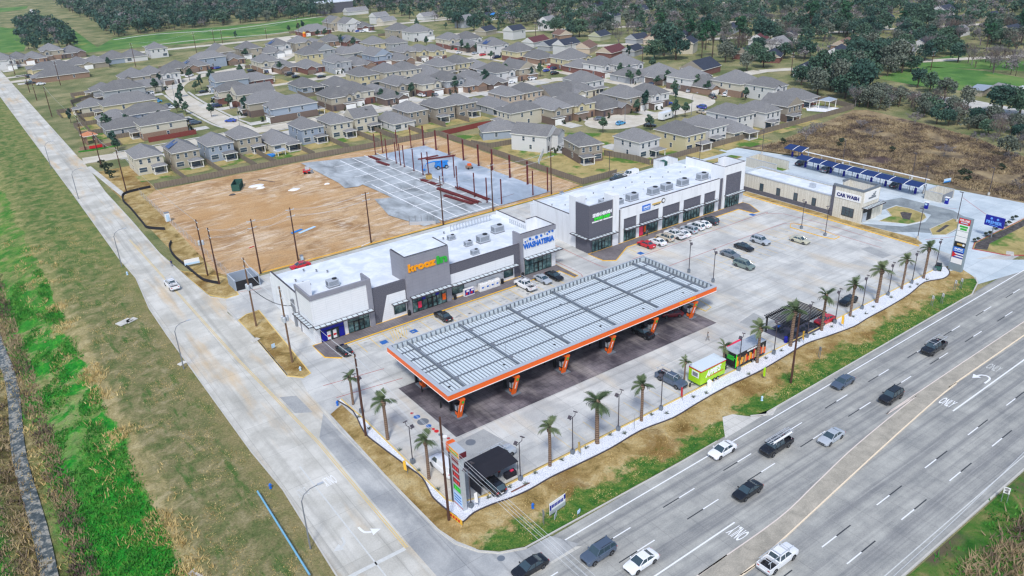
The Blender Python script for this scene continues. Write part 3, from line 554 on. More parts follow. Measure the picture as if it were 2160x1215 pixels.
# --- streets of the subdivision
STREETS = [([(35, 311), (60, 309), (95, 311), (200, 309), (246, 309)], 9.5), ([(95, 311), (93.5, 340), (93.5, 385), (95.5, 418), (101, 440), (112, 456), (130, 465), (165, 470), (240, 440)], 9), ([(112, 402), (150, 403), (190, 400), (300, 392)], 8.5), ([(264, 340), (263.5, 290), (263, 238), (258, 222), (236, 218), (208, 222)], 9), ([(246, 309), (258, 300), (263, 285)], 9), ([(264, 340), (264, 400), (262, 450)], 8.5), ([(34, 594), (119, 592), (160, 588), (215, 583), (300, 590), (420, 560)], 9), ([(263, 250), (290, 252), (330, 250)], 8.5),
 ([(165, 470), (200, 520), (215, 583)], 8.5), ([(30, 526), (52, 527)], 8), ([(30, 545), (55, 546)], 6), ([(300, 500), (420, 420), (560, 330)], 8), ([(300, 392), (420, 330), (560, 250)], 8), ([(330, 600), (480, 540), (650, 420)], 8), ([(330, 250), (420, 200), (500, 150)], 7)]
mb = MB(); zz = .02
for p, wd in STREETS: ribbon(mb, curve(p, 5), wd, zz); zz += .004
mb.poly([(208+13*math.cos(k*.3142), 222+11*math.sin(k*.3142), zz) for k in range(20)])
mb.build('street', 'street', kind='structure')
mb = MB()
for sx in (-5.6, 5.6): ribbon(mb, curve([(95+sx, 325), (93.5+sx, 340), (93.5+sx, 385), (95.5+sx, 418)], 4), 1.2, .07)
for sy in (-5.9, 6.0): ribbon(mb, [(46, 309.5+sy), (88, 310.5+sy)], 1.2, .07); ribbon(mb, [(102, 310.8+sy), (240, 309+sy)], 1.2, .07)
ribbon(mb, GP([(186, 352), (261, 412)]), 1.7, .05)
ribbon(mb, curve(GP([(300, 98), (350, 92), (420, 84), (560, 73), (640, 64)]), 3), 2.5, .03); ribbon(mb, curve(GP([(240, 84), (330, 72), (480, 62), (620, 43), (690, 33)]), 3), 3, .03); ribbon(mb, curve(GP([(66, 20), (90, 52), (130, 72), (143, 80)]), 3), 4, .03)
mb.build('sidewalk', 'walk', kind='structure')
# ================================================================== SHOPS AND STATION
def LB(o): return MB(Matrix.Translation(-Vector(o.location)))
def rel(o, p): return Vector(p)-Vector(o.location)
def glazed(o, x0, x1, z0, z1, Y, n, transom=True, doors=(), side='y', door_kind='door'):
    """shop glazing in the plane y=Y facing -y (or x=Y facing -x): glass, frame bars and door leaves"""
    def bx(mb, a0, d0, h0, a1, d1, h1):
        if side == 'y': mb.box(a0, Y-d1, h0, a1, Y-d0, h1)
        else: mb.box(Y-d1, a0, h0, Y-d0, a1, h1)
    g = LB(o); bx(g, x0, -.02, z0, x1, .03, z1); g.build('storefront_glass', 'glass', o)
    f = LB(o); bt = .07; st = (x1-x0)/n
    for i in range(n+1): bx(f, x0+st*i-bt/2, .02, z0, x0+st*i+bt/2, .11, z1)
    for z in (z0, z1-bt): bx(f, x0, .02, z, x1, .105, z+bt)
    if transom: zt = z0+2.25; bx(f, x0, .02, zt, x1, .105, zt+bt)
    f.build('storefront_frame', 'black', o)
    for d in doors:
        m = LB(o); a = x0+st*d
        for q in (a+.05, a+st-.17): bx(m, q, .105, z0, q+.12, .14, z0+2.2)
        for z in (z0, z0+2.1): bx(m, a+.17, .105, z, a+st-.17, .14, z+.12)
        bx(m, a+.17, .12, z0+1.0, a+st-.17, .2, z0+1.04); m.build('door', 'black', o)
def awning(o, x0, x1, z, Y, dep=1.3, side='y', n=None, name='awning'):
    n = n or max(2, round((x1-x0)/1.1)); f = LB(o)
    def bx(mb, a0, d0, h0, a1, d1, h1):
        if side == 'y': mb.box(a0, Y-d1, h0, a1, Y-d0, h1)
        else: mb.box(Y-d1, a0, h0, Y-d0, a1, h1)
    st = (x1-x0)/n
    for i in range(n+1): bx(f, x0+st*i-.05, .0, z, x0+st*i+.05, dep, z+.16)
    bx(f, x0-.05, dep-.002, z-.03, x1+.05, dep+.1, z+.2); bx(f, x0+.04, .0, z+.02, x1-.04, .07, z+.14)
    a = f.build(name, 'bronze', o)
    p = LB(o)
    for i in range(n):
        k = 7
        for j in range(k): d0 = .1+(dep-.15)*j/k; bx(p, x0+st*i+.06, d0, z+.06, x0+st*(i+1)-.06, d0+(dep-.15)/k*.72, z+.09)
    q = p.build('awning_slats', 'awn', a); return a
def cap(o, pts, z, wd=.34, m='bronze', h=.07, close=False):
    mb = LB(o); mb.path(pts, wd, z, z+h, close); mb.build('parapet_cap', m, o)

def fuel_store():
    o = thing('convenience_store', 'long white and grey convenience store with orange and green lettered tower', 'store', (74, 129.7, 0))
    mb = LB(o); mb.box(45.4, 130.0, 0, 103.2, 152.4, 6.3); mb.box(45.4, 129.999, 6.31, 45.75, 151.6, 7.75); mb.box(102.85, 136.5, 6.31, 103.2, 152, 7.5); mb.build('wall', 'white', o)
    r = LB(o); r.poly([(45.75, 130.3, 6.95), (102.85, 130.3, 6.95), (102.85, 152.6, 6.32), (45.75, 152.6, 6.32)]); r.build('roof', 'roofm', o)
    cap(o, [(45.58, 137), (45.58, 151.6)], 7.752); cap(o, [(103.03, 136.6), (103.03, 152)], 7.502)
    # corner block
    mb = LB(o); mb.box(45.15, 129.6, 0, 57.5, 129.9, 9.25); mb.box(45.15, 129.9, 0, 45.39, 136.8, 9.25); mb.build('corner_panel', 'panel', o)
    mb = LB(o); mb.box(45.0, 129.45, 9.26, 57.6, 129.9, 10.2); mb.box(56.6, 129.4, 0, 57.62, 129.92, 9.255); mb.box(57.25, 129.95, 6.9, 57.6, 133.2, 10.2); mb.box(45.0, 129.95, 9.26, 45.4, 136.9, 10.2); mb.box(45.1, 136.4, 0, 45.395, 137.0, 9.258); mb.build('corner_frame', 'greytile', o)
    mb = LB(o); mb.box(45.42, 136.5, 6.9, 48.2, 136.9, 10.15); mb.build('corner_return', 'white', o); mb = LB(o); mb.box(45.6, 130.05, 6.96, 57.2, 130.1, 10.1); mb.build('corner_lining', 'white', o)
    glazed(o, 46.2, 51.0, .15, 3.3, 129.58, 4, doors=(1, 2)); glazed(o, 51.9, 56.4, .15, 3.3, 129.58, 4, doors=(1, 2))
    ps = LB(o)
    for x0, x1, z0, z1 in ((46.28, 47.36, .25, 2.35), (49.9, 50.95, .25, 2.35), (46.28, 50.95, 2.5, 3.2)): ps.box(x0, 129.42, z0, x1, 129.46, z1)
    ps.build('window_poster', 'navy', o)
    for x in (47.75, 48.95): p2 = LB(o); p2.box(x-.35, 129.36, .4, x+.35, 129.40, 2.1); pp = p2.build('door_poster', 'plastic', o); p3 = LB(o); p3.prism([(x-.3, 129.33), (x+.3, 129.33), (x+.3, 129.355), (x-.3, 129.355)], .95, 1.35); p3.build('poster_stripe', 'red', pp)
    awning(o, 45.0, 57.2, 3.75, 129.55, 1.25); awning(o, 129.7, 137.6, 3.75, 45.14, 1.0, 'x')
    # charcoal link with a slanting white panel
    mb = LB(o); mb.box(57.63, 129.7, 0, 65.1, 129.999, 7.75); mb.box(57.63, 130.0, 6.9, 65.1, 130.25, 7.74); mb.build('charcoal_panel', 'charcoal', o)
    mb = LB(o); mb.poly([(59.1, 129.66, .1), (64.9, 129.66, .1), (64.9, 129.66, 5.55), (60.8, 129.66, 5.6)]); mb.poly([(59.1, 129.66, .1), (60.8, 129.66, 5.6), (60.8, 129.7, 5.6), (59.1, 129.7, .1)]); mb.build('slanted_panel', 'panel', o)
    glazed(o, 62.0, 64.6, .95, 3.2, 129.64, 1, transom=False); awning(o, 61.6, 65.0, 3.3, 129.64, 1.1)
    # tower
    mb = LB(o); mb.box(65.1, 129.2, 0, 75.3, 135.2, 12.4); mb.build('tower', 'greytile', o)
    mb = LB(o); mb.box(65.3, 129.4, 12.4, 75.1, 135.0, 12.55); mb.build('tower_roof', 'roofm', o)
    cap(o, [(65.25, 135.05), (65.25, 129.35), (75.15, 129.35), (75.15, 135.05)], 12.56, .32)
    glazed(o, 66.0, 74.0, .15, 3.4, 129.19, 7, doors=(3, 4)); awning(o, 65.6, 75.0, 3.75, 129.19, 1.35)
    for i, (x, mm) in enumerate(((68.2, 'navy'), (71.4, 'navy'), (73.0, 'orange'), (67.2, 'pink'))):
        q = LB(o); q.box(x, 129.04, 2.5 if i < 2 else .9, x+.8, 129.08, 3.1 if i < 2 else 2.3); q.build('window_poster', mm, o)
    text('tower_letters', 'krooz', 6.3, 1.7, rel(o, (68.9, 129.18, 10.0)), (1, 0, -.0), (0, 0, 1), 'yellow_orange', o, .18, .05); text('tower_letters', 'in', 2.5, 1.75, rel(o, (73.55, 129.18, 10.05)), (1, 0, 0), (0, 0, 1), 'green_sign', o, .18, .045)
    # middle front
    mb = LB(o); mb.box(75.3, 129.7, 5.7, 93.6, 129.999, 7.8); mb.box(91.95, 129.69, 0, 93.6, 129.998, 5.699); mb.build('charcoal_panel', 'charcoal', o)
    mb = LB(o); mb.box(75.3, 129.72, 0, 91.94, 129.999, 5.699); mb.build('front_panel', 'panel', o)
    mb = LB(o); mb.box(75.3, 130.0, 6.9, 93.6, 130.25, 7.79); mb.build('parapet', 'white', o); cap(o, [(75.3, 129.9), (93.6, 129.9)], 7.802)
    glazed(o, 75.7, 78.7, .95, 2.9, 129.71, 2, False); glazed(o, 89.1, 91.5, .9, 2.6, 129.71, 1, False); awning(o, 75.6, 92.6, 3.3, 129.71, 1.3)
    # laundry end
    mb = LB(o); mb.box(93.6, 129.35, 0, 103.3, 129.75, 9.0); mb.build('laundry_front', 'panel', o)
    mb = LB(o); mb.box(93.55, 129.2, 9.01, 103.4, 129.75, 10.05); mb.box(93.55, 129.15, 0, 94.2, 129.76, 9.005); mb.box(93.6, 129.77, 6.9, 94.0, 132.3, 10.05); mb.build('laundry_frame', 'greytile', o)
    mb = LB(o); mb.box(103.0, 129.76, 0, 103.3, 136.4, 10.0); mb.box(100.3, 136.0, 6.6, 102.99, 136.4, 10.0); mb.build('laundry_return', 'white', o); cap(o, [(93.7, 129.45), (103.15, 129.45), (103.15, 136.3), (100.4, 136.2)], 10.06)
    glazed(o, 94.5, 102.0, .15, 3.9, 129.34, 6, doors=(2, 3)); awning(o, 94.3, 104.4, 4.2, 129.34, 1.4)
    text('wall_letters', 'WASHATERIA', 8.6, 1.3, rel(o, (98.6, 129.34, 7.0)), (1, 0, 0), (0, 0, 1), 'blue', o, .16, .035)
    for x, z, r in ((94.9, 8.05, .2), (96.2, 8.4, .32), (97.0, 8.1, .17), (98.0, 8.35, .38), (99.3, 8.4, .3), (101.0, 8.35, .22), (101.6, 8.75, .27), (102.5, 8.7, .28)):
        mb = LB(o); mb.ring([[(x+r*math.cos(k*.524), y, z+r*math.sin(k*.524)) for k in range(12)] for y in (129.34, 129.2)]); mb.build('bubble_sign', 'blue', o)
    for x, z in ((95.5, 8.15), (100.3, 8.6)): text('bubble_ring', 'C', .4, .45, rel(o, (x, 129.34, z)), (1, 0, 0), (0, 0, 1), 'grey', o, .08)
    # roof vents: two rows of goosenecks
    for i in range(14):
        v = LB(o); x = 88.0+.85*i; v.tube([(x, 149.2, 6.4), (x, 149.2, 7.8), (x, 149.0, 8.05), (x, 148.6, 8.05), (x, 148.5, 7.7)], .13, 6); v.build('roof_vent', 'lightgrey', o)
    for i in range(10):
        v = LB(o); y = 137.6+.75*i; v.tube([(101.6, y, 6.7), (101.6, y, 7.6)], .15, 6); v.build('roof_vent', 'lightgrey', o)
    for x, y in ((48.6, 146), (49.4, 144), (50.1, 142.2), (52, 150), (54, 148), (55.6, 146), (84, 146), (70, 143), (86, 149)):
        v = LB(o); v.lathe([(.22, 0), (.16, .1), (.16, .35), (.26, .38)], 8, (x, y, 6.6)); v.build('roof_vent', 'grey', o)
    mb = LB(o); mb.box(45.0, 139.2, 0, 45.39, 139.9, 4.5); mb.box(44.8, 139.3, 4.4, 45.3, 139.8, 6.0); mb.build('service_conduit', 'grey', o)
MT['yellow_orange'] = plain('amber_letters', S(252, 164, 24), .5, var=0)
fuel_store()

def strip_mall():
    o = thing('strip_mall', 'white strip of shops with dark brick panels and two tall end towers', 'shops', (141, 129.5, 0))
    mb = LB(o); mb.box(114.2, 130.0, 0, 168.3, 153, 6.3); mb.box(113.9, 134.4, 0, 114.2, 151.4, 7.8); mb.box(168.0, 136.6, 6.31, 168.3, 150, 8.8); mb.build('wall', 'white', o)
    r = LB(o); r.poly([(114.2, 130.2, 7.3), (168.0, 130.2, 7.3), (168.0, 153.1, 6.32), (114.2, 153.1, 6.32)]); r.build('roof', 'roofm', o)
    mb = LB(o); mb.box(113.9, 134.4, 3.35, 113.86, 151.4, 3.4); cap(o, [(114.05, 137), (114.05, 151.4)], 7.802); cap(o, [(168.15, 136.6), (168.15, 150)], 8.802)
    # left tower
    mb = LB(o); mb.box(113.5, 129.5, 0, 120.85, 129.9, 11.8); mb.box(113.5, 129.91, 0, 113.85, 134.3, 11.8); mb.build('tower', 'charcoal', o)
    mb = LB(o); mb.box(113.86, 129.91, 7, 120.84, 130.1, 11.7); mb.box(113.86, 130.11, 7, 114.05, 134.3, 11.7); mb.build('tower_lining', 'white', o)
    cap(o, [(113.7, 134.3), (113.7, 129.72), (120.8, 129.72)], 11.802, .4, 'lightgrey')
    mb = LB(o); mb.box(113.8, 134.31, 0, 116.6, 137.0, 12.7); mb.build('pillar', 'white', o)
    mb = LB(o); mb.box(120.86, 129.3, 0, 122.7, 132.6, 12.7); mb.build('pillar', 'white', o)
    glazed(o, 114.4, 120.5, .15, 3.1, 129.49, 6, False, doors=(2, 3)); awning(o, 113.0, 121.6, 3.7, 129.48, 1.2); awning(o, 129.6, 135.2, 3.7, 113.49, 1.0, 'x')
    text('wall_letters', 'SEVEN HEAVEN', 5.9, .85, rel(o, (117.5, 129.49, 9.2)), (1, 0, 0), (0, 0, 1), 'pure', o, .12, .04); text('wall_letters', 'SMOKE SHOP', 4.9, .75, rel(o, (117.5, 129.49, 8.25)), (1, 0, 0), (0, 0, 1), 'bright_green', o, .12, .04)
    for x, w_ in ((115.4, 2.0), (117.1, .9), (118.6, 1.4), (120.1, 1.3)): mb = LB(o); mb.box(x-w_/2, 129.4, 7.45, x+w_/2, 129.49, 7.75); mb.build('sign_strip', 'plastic', o)
    # white fronts with brick bays
    mb = LB(o); mb.box(122.71, 129.8, 0, 123.55, 129.999, 8.5); mb.build('recess', 'charcoal', o); mb = LB(o); mb.box(158.66, 129.85, 0, 160.25, 129.999, 8.6); mb.build('recess', 'charcoal', o)
    bays = [(124.5, 128.8), (129.7, 136.4), (137.7, 143.9), (145.2, 151.7), (152.9, 157.3)]; ed = [123.56]+[v for b in bays for v in b]+[158.65]
    mb = LB(o)
    for i in range(0, len(ed), 2): mb.box(ed[i], 129.45, 0, ed[i+1], 129.999, 6.05)
    mb.box(123.56, 129.45, 6.051, 158.65, 129.999, 8.85); mb.box(123.7, 130.0, 7.2, 158.6, 130.3, 8.8); mb.build('front_wall', 'white', o); cap(o, [(123.56, 129.75), (158.65, 129.75)], 8.852, .45)
    for i, (a, b) in enumerate(bays):
        mb = LB(o); mb.box(a+.002, 129.7, 3.3, b-.002, 129.99, 6.049); mb.build('brick_panel', 'charcoal', o)
        glazed(o, a+.05, b-.05, .15, 3.1, 129.8, max(3, round((b-a)/1.15)), False, doors=(1,)); awning(o, a-.1, b+.5, 3.45, 129.44, 1.2)
    q = LB(o); q.box(129.9, 129.6, .3, 131.2, 129.63, 2.6); q.build('window_poster', 'pink', o); q = LB(o); q.box(131.5, 129.6, .9, 132.2, 129.63, 2.5); q.build('window_poster', 'orange', o)
    q = LB(o); q.box(130.5, 129.3, 6.62, 133.2, 129.449, 8.0); sg = q.build('wall_sign', 'blue', o); text('sign_letters', 'SAENZ', 2.1, .5, rel(o, (131.85, 129.3, 7.45)), (1, 0, 0), (0, 0, 1), 'pure', sg, .02, .03); q = LB(o); q.box(130.8, 129.28, 6.85, 132.9, 129.299, 7.0); q.build('sign_stripe', 'sky_white', sg)
    q = LB(o); q.box(133.9, 129.38, 7.35, 137.0, 129.449, 7.75); q.build('gold_sign', 'gold', o); q = LB(o); q.box(134.4, 129.37, 7.1, 136.6, 129.449, 7.25); q.build('dark_sign_strip', 'black', o)
    q = LB(o); q.ring([[(137.7+.62*math.cos(k*.524), y, 7.75+.62*math.sin(k*.524)) for k in range(12)] for y in (129.449, 129.33)]); ob = q.build('round_sign', 'black', o); q = LB(o); q.ring([[(137.7+.42*math.cos(k*.524), y, 7.75+.42*math.sin(k*.524)) for k in range(12)] for y in (129.34, 129.31)]); q.build('sign_disc', 'plastic', ob)
    # right tower
    mb = LB(o); mb.box(160.26, 129.5, 0, 168.6, 129.9, 11.6); mb.box(160.26, 129.91, 0, 160.6, 134, 11.6); mb.box(168.25, 129.91, 0, 168.6, 136.6, 11.6); mb.box(160.61, 133.7, 6.5, 162.6, 134, 11.6); mb.box(165.9, 136.3, 6.5, 168.24, 136.6, 11.6); mb.build('tower', 'white', o)
    cap(o, [(162.6, 133.85), (160.43, 133.85), (160.43, 129.7), (168.43, 129.7), (168.43, 136.5), (166, 136.45)], 11.602)
    mb = LB(o); mb.box(161.1, 129.42, 3.4, 167.0, 129.499, 9.3); mb.build('brick_panel', 'charcoal', o)
    glazed(o, 161.2, 166.8, .15, 3.2, 129.48, 6, False, doors=(2, 3)); awning(o, 160.8, 168.0, 3.75, 129.41, 1.3)
    for i in range(22):
        v = LB(o); x = 117+2.3*i; y = (147.6, 145.2, 141)[i % 3]; v.lathe([(.18, 0), (.12, .1), (.12, .3), (.2, .32)], 8, (x, y, 6.6)); v.build('roof_vent', 'grey', o)
MT['bright_green'] = plain('bright_green_letters', S(60, 236, 60), .5, var=0); MT['sky_white'] = plain('pale_blue_strip', S(190, 220, 246), .5, var=0)
strip_mall()

def car_wash():
    o = thing('car_wash', 'long pale stone building with a square sign tower at its end', 'car wash', (181, 118, 0))
    mb = LB(o); mb.box(177.35, 108.4, 1.25, 185.8, 137, 4.0); mb.box(177.35, 108.4, 4.001, 177.7, 137, 5.0); mb.box(185.5, 108.4, 4.001, 185.8, 137, 4.7); mb.build('wall', 'stone', o)
    mb = LB(o); mb.box(177.2, 108.4, 0, 185.9, 137.1, 1.249); mb.build('plinth', 'charcoal', o)
    mb = LB(o); mb.box(177.71, 108.4, 4.0, 185.49, 137, 4.55); mb.build('roof', 'roofm', o); cap(o, [(177.5, 108.4), (177.5, 137), (185.65, 137), (185.65, 108.4)], 5.002, .5, 'lightgrey', .22)
    for y in (130.2, 124.7, 119.2, 113.6):
        w_ = LB(o); w_.box(177.27, y-.62, 1.05, 177.36, y+.62, 3.35); wd = w_.build('window', 'bronze', o); g = LB(o)
        for k in range(3): g.box(177.22, y-.52, 1.15+.74*k, 177.269, y+.52, 1.8+.74*k)
        g.build('pane', 'darkglass', wd)
    mb = LB(o); mb.box(176.9, 100, 0, 184.2, 108.39, 5.2); mb.box(176.9, 100, 5.201, 177.25, 108.39, 8.2); mb.box(177.251, 100, 5.201, 183.85, 100.35, 8.2); mb.box(183.851, 100, 5.201, 184.2, 108.39, 8.2); mb.box(181, 108.04, 5.201, 183.85, 108.39, 8.2); mb.build('tower', 'stone', o)
    mb = LB(o); mb.box(176.8, 107.7, 0, 177.3, 108.5, 8.2); mb.build('tower_pier', 'charcoal', o); cap(o, [(177.05, 108.3), (177.05, 100.15), (184.05, 100.15), (184.05, 108.3), (181, 108.3)], 8.202, .6, 'steelgrey', .5)
    mb = LB(o); mb.box(177.25, 100.36, 5.21, 183.85, 108.0, 5.3); mb.build('tower_roof', 'roofm', o)
    w_ = LB(o); w_.box(176.82, 101.9, 1.05, 176.91, 105.2, 3.4); wd = w_.build('window', 'bronze', o); g = LB(o)
    for i in range(3):
        for k in range(3): g.box(176.77, 102.02+1.06*i, 1.15+.75*k, 176.819, 102.94+1.06*i, 1.82+.75*k)
    g.build('pane', 'darkglass', wd)
    mb = LB(o); mb.box(176.78, 100.5, 5.35, 176.899, 107.5, 7.1); pn = mb.build('sign_panel', 'plastic', o); text('sign_letters', 'CAR WASH', 6.1, .95, rel(o, (176.78, 104.0, 6.25)), (0, -1, 0), (0, 0, 1), 'navytext', pn, .06, .045)
    mb = LB(o); mb.box(177.4, 99.9, 5.3, 183.7, 99.999, 8.0); pn = mb.build('sign_panel', 'plastic', o)
    mb = LB(o); mb.path([(179.2, 99.86), (182.4, 99.86)], .03, 6.0, 6.4); mb.path([(180.4, 99.86), (181.9, 99.86)], .03, 6.5, 6.8); mb.path([(181.0, 99.86), (182.0, 99.86)], .03, 6.9, 7.2); mb.path([(181.6, 99.86), (182.2, 99.86)], .03, 7.3, 7.5); mb.build('sign_emblem', 'steelgrey', pn)
    awning(o, 177.0, 185.0, 4.1, 99.98, 1.5, n=9); mb = LB(o); mb.box(177.8, 99.93, .3, 181.7, 99.999, 3.7); mb.build('entry_opening', 'black', o)
    mb = LB(o); mb.box(177.8, 99.9, .3, 179.6, 99.929, 2.6); mb.build('roller_door', 'lightgrey', o)
    mb = LB(o); mb.cbox(181.2, 117, 4.56, 1.0, 1.4, 1.1); mb.build('roof_unit', 'lightgrey', o)
    mb = LB(o); mb.box(184.2, 100.4, 0, 187.4, 107, 3.6); mb.build('side_wing', 'stone', o); mb = LB(o); mb.box(184.1, 100.3, 3.6, 187.5, 107.1, 3.8); mb.build('wing_roof', 'lightgrey', o)
car_wash()

# roof units on the shops: each a thing
def ac_proto():
    t = thing('rooftop_unit', 'air conditioning unit', 'air conditioner')
    mb = MB(); mb.cbox(0, 0, .25, 2.3, 1.5, 1.25); mb.build('cabinet', 'lightgrey', t)
    mb = MB(); mb.box(-1.2, -.8, 0, 1.2, .8, .25); mb.build('base', 'grey', t)
    mb = MB(); mb.lathe([(.5, 0), (.5, .12), (.35, .14)], 14, (.5, 0, 1.5)); mb.build('fan', 'black', t)
    mb = MB(); mb.m = 0
    for k in range(9): mb.box(-1.18, -.6+.14*k, .45, -1.151, -.54+.14*k, 1.35)
    for k in range(12): mb.box(-1.0+.17*k, -.78, .45, -.92+.17*k, -.751, 1.35)
    mb.build('grille', 'steelgrey', t); return t
ac0 = ac_proto(); ac_first = [True]
def ac(x, y, z, label, s=1.0, rz=0, grp='air conditioners on the shop roofs'):
    if ac_first[0]: ac_first[0] = False; r = ac0; r.location = (x, y, z); r.scale = (s,)*3; r.rotation_euler = (0, 0, rz); r['label'] = label; r['group'] = grp
    else: dup(ac0, (x, y, z), rz, label, grp, s)
ac(53.4, 138.4, 6.72, 'pale air conditioner on the store roof behind the white corner block', 1.0)
ac(95.8, 141.2, 6.62, 'pale air conditioner on the laundry roof, nearest its corner tower', 1.15)
ac(89.7, 138.2, 6.7, 'grey air conditioner in the middle of the store roof', 1.15)
ac(85.3, 144.6, 6.5, 'small air conditioner with a duct near the row of white roof vents', .75)
ac(86.0, 138.6, 6.7, 'small air conditioner with a duct, left of the big grey one on the store', .75)
ac(84.2, 133.2, 6.8, 'small square unit on the store roof close behind the front parapet', .75)
for i, (x, y, s) in enumerate(((126.4, 139, .9), (129.2, 136.2, .9), (133.6, 136.2, 1.25), (140.9, 136, 1.25), (145.7, 136, 1.25), (151.7, 136, 1.25), (159.2, 136, 1.25))):
    ac(x, y, 6.95, '%s air conditioner from the dark smoke shop tower on the strip roof' % nth(i), s)

# --- fuel canopy
def fuel_canopy():
    o = thing('fuel_canopy', 'large white ribbed fuel canopy with an orange edge over the pumps', 'canopy', (82, 101, 0))
    X0, X1, Y0, Y1 = 51.0, 113.0, 91.0, 111.2; zt = 5.5; zb = 4.35
    d = LB(o); n = int((X1-X0-1.6)/.66)
    for i in range(n): x = X0+.9+.66*i; d.box(x, Y0+.9, 4.461, x+.4, Y1-.5, 4.57)
    d.build('deck_ribs', 'deck', o)
    d = LB(o); d.box(X0+.3, Y0+.3, 4.38, X1-.3, Y1-.3, 4.46); d.build('deck', 'steelgrey', o)
    f = LB(o); f.box(X0, Y0, zb+.12, X1, Y0+.1, zt-.12); f.box(X0, Y0+.1, zb+.12, X0+.1, Y1, zt-.12); f.build('orange_band', 'orange', o)
    f = LB(o); f.box(X0+.101, Y1-.1, zb, X1, Y1, zt-.1); f.box(X1-.1, Y0+.101, zb, X1, Y1-.101, zt-.1); f.build('fascia', 'deck', o)
    f = LB(o); f.box(X0-.05, Y0-.05, zb, X1+.05, Y0+.12, zb+.119); f.box(X0-.05, Y0+.121, zb, X0+.12, Y1, zb+.119); f.build('lower_trim', 'plastic', o)
    f = LB(o); f.box(X0-.03, Y0-.03, zt-.119, X1+.03, Y0+.75, zt-.03); f.box(X0-.03, Y0+.751, zt-.119, X0+.75, Y1-.2, zt-.03); f.box(X0-.03, Y1-.19, zt-.099, X1+.03, Y1+.03, zt); f.box(X1-.19, Y0+.76, zt-.099, X1+.03, Y1-.2, zt); f.build('top_flange', 'lightgrey', o)
    f = LB(o)
    for i in range(62): x = X0+.9+i*.98; f.box(x, Y1-.5, 4.6, x+.05, Y1-.101, 5.4)
    for i in range(19): y = Y0+1.2+i*1.0; f.box(X1-.5, y, 4.6, X1-.101, y+.05, 5.4)
    f.build('fascia_rib', 'steelgrey', o)
    for i in range(6): g = LB(o); x = 55.0+10.88*i; g.box(x-.14, Y0+.6, 4.75, x+.14, Y1-.3, 5.05); g.build('girder', 'steelgrey', o)
    for y in (108.6, 105.4, 101.7, 100.5, 96.1, 92.6): g = LB(o); g.box(X0+.8, y-.09, 4.6, X1-.8, y+.09, 4.74); g.build('purlin', 'steelgrey', o)
    for i in range(6):
        for y in (94.4, 105.8): c = LB(o); x = 53.3+10.78*i; c.box(x-.2, y-.2, .012, x+.2, y+.2, 4.6); c.build('column', 'black', o)
    for i in range(12):
        for y in (95, 104): l = LB(o); x = 54+5.2*i; l.box(x-.3, y-.3, 4.3, x+.3, y+.3, 4.379); l.build('lamp', 'plastic', o)
    for i in range(6):
        for y in (108.0, 101.1, 95.6): l = LB(o); x = 55.25+10.88*i; l.lathe([(.3, 0), (.3, .25), (.2, .3)], 8, (x+.35, y, 4.58)); l.build('drain_box', 'grey', o)
    text('fascia_letters', 'kroozin', 4.4, .6, rel(o, (104.8, 91.0, 5.02)), (1, 0, 0), (0, 0, 1), 'yellow_orange', o, .06)
    m = LB(o); m.tube([(66, 96.5, 4.8), (66, 96.5, 7.2)], .03, 5); m.build('aerial', 'grey', o)
fuel_canopy()
def dispenser():
    t = thing('fuel_dispenser', 'fuel pump', 'fuel pump')
    mb = MB(); mb.cbox(0, 0, .15, 1.0, .7, 2.1); mb.build('body', 'black', t)
    mb = MB()
    for s in (-1, 1): mb.box(s*.5-.03, -.28, 1.15, s*.5+.03, .28, 2.05)
    mb.box(-.4, -.39, 1.1, .4, -.351, 2.1); mb.build('screen', 'lightgrey', t)
    mb = MB(); mb.box(-.45, -.4, .3, .45, -.351, .85); mb.box(-.54, -.3, .3, -.501, .3, .85); mb.build('lower_panel', 'orange', t)
    mb = MB(); mb.prism([(-.85, -1.2), (.85, -1.2), (.85, 1.2), (-.85, 1.2)], 0, .15); mb.build('plinth', 'steelgrey', t)
    mb = MB()      # leaning orange arch
    for z0, y0, z1, y1 in ((3.1, 1.0, 3.55, -1.6), ):
        mb.ring([[(-.4, y0, z0), (.4, y0, z0), (.4, y0, z0+.3), (-.4, y0, z0+.3)], [(-.4, y1, z1), (.4, y1, z1), (.4, y1, z1+.3), (-.4, y1, z1+.3)]])
    mb.ring([[(-.4, -1.62, 3.84), (.4, -1.62, 3.84), (.4, -1.3, 3.5), (-.4, -1.3, 3.5)], [(-.75, -.75, 0), (.05, -.75, 0), (.05, -.45, 0), (-.75, -.45, 0)]])
    ar = mb.build('arch', 'orange', t)
    mb = MB(); mb.ring([[(.22*math.cos(k*.6283), y, 3.2+.26*math.sin(k*.6283)) for k in range(10)] for y in (-1.3, -1.52)]); mb.build('badge', 'green_sign', ar)
    text('arch_letters', 'kroozin', 1.3, .28, (-.18, -1.17, 1.95), (-.1, .24, -1), (1, 0, 0), 'pure', ar, .05)
    for x in (-.3, .3): mb = MB(); mb.tube([(x, -.42, 1.6), (x, -.6, 1.0), (x, -.5, .5), (x*1.3, -.42, 1.1)], .03, 5); mb.build('hose', 'tyre', t)
    return t
d0 = dispenser()
for i in range(6):
    for k, y in enumerate((92.5, 104.0)):
        lab = '%s fuel pump from the price sign end, %s row under the orange canopy' % (nth(i), ('roadside', 'shop side')[k])
        if i == 0 and k == 0: d0.location = (53.6, y, .02); d0['label'] = lab; d0['group'] = 'fuel pumps under the canopy'
        else: dup(d0, (53.6+10.75*i, y, .02), 0, lab, 'fuel pumps under the canopy')
def bollard(x, y, lab, grp, m='black', h=1.1, r=.13):
    mb = MB(); mb.lathe([(r, 0), (r, h), (r*.6, h+.08)], 10); return tag(mb.build('bollard', m, loc=(x, y, .02)), lab, 'bollard', grp)
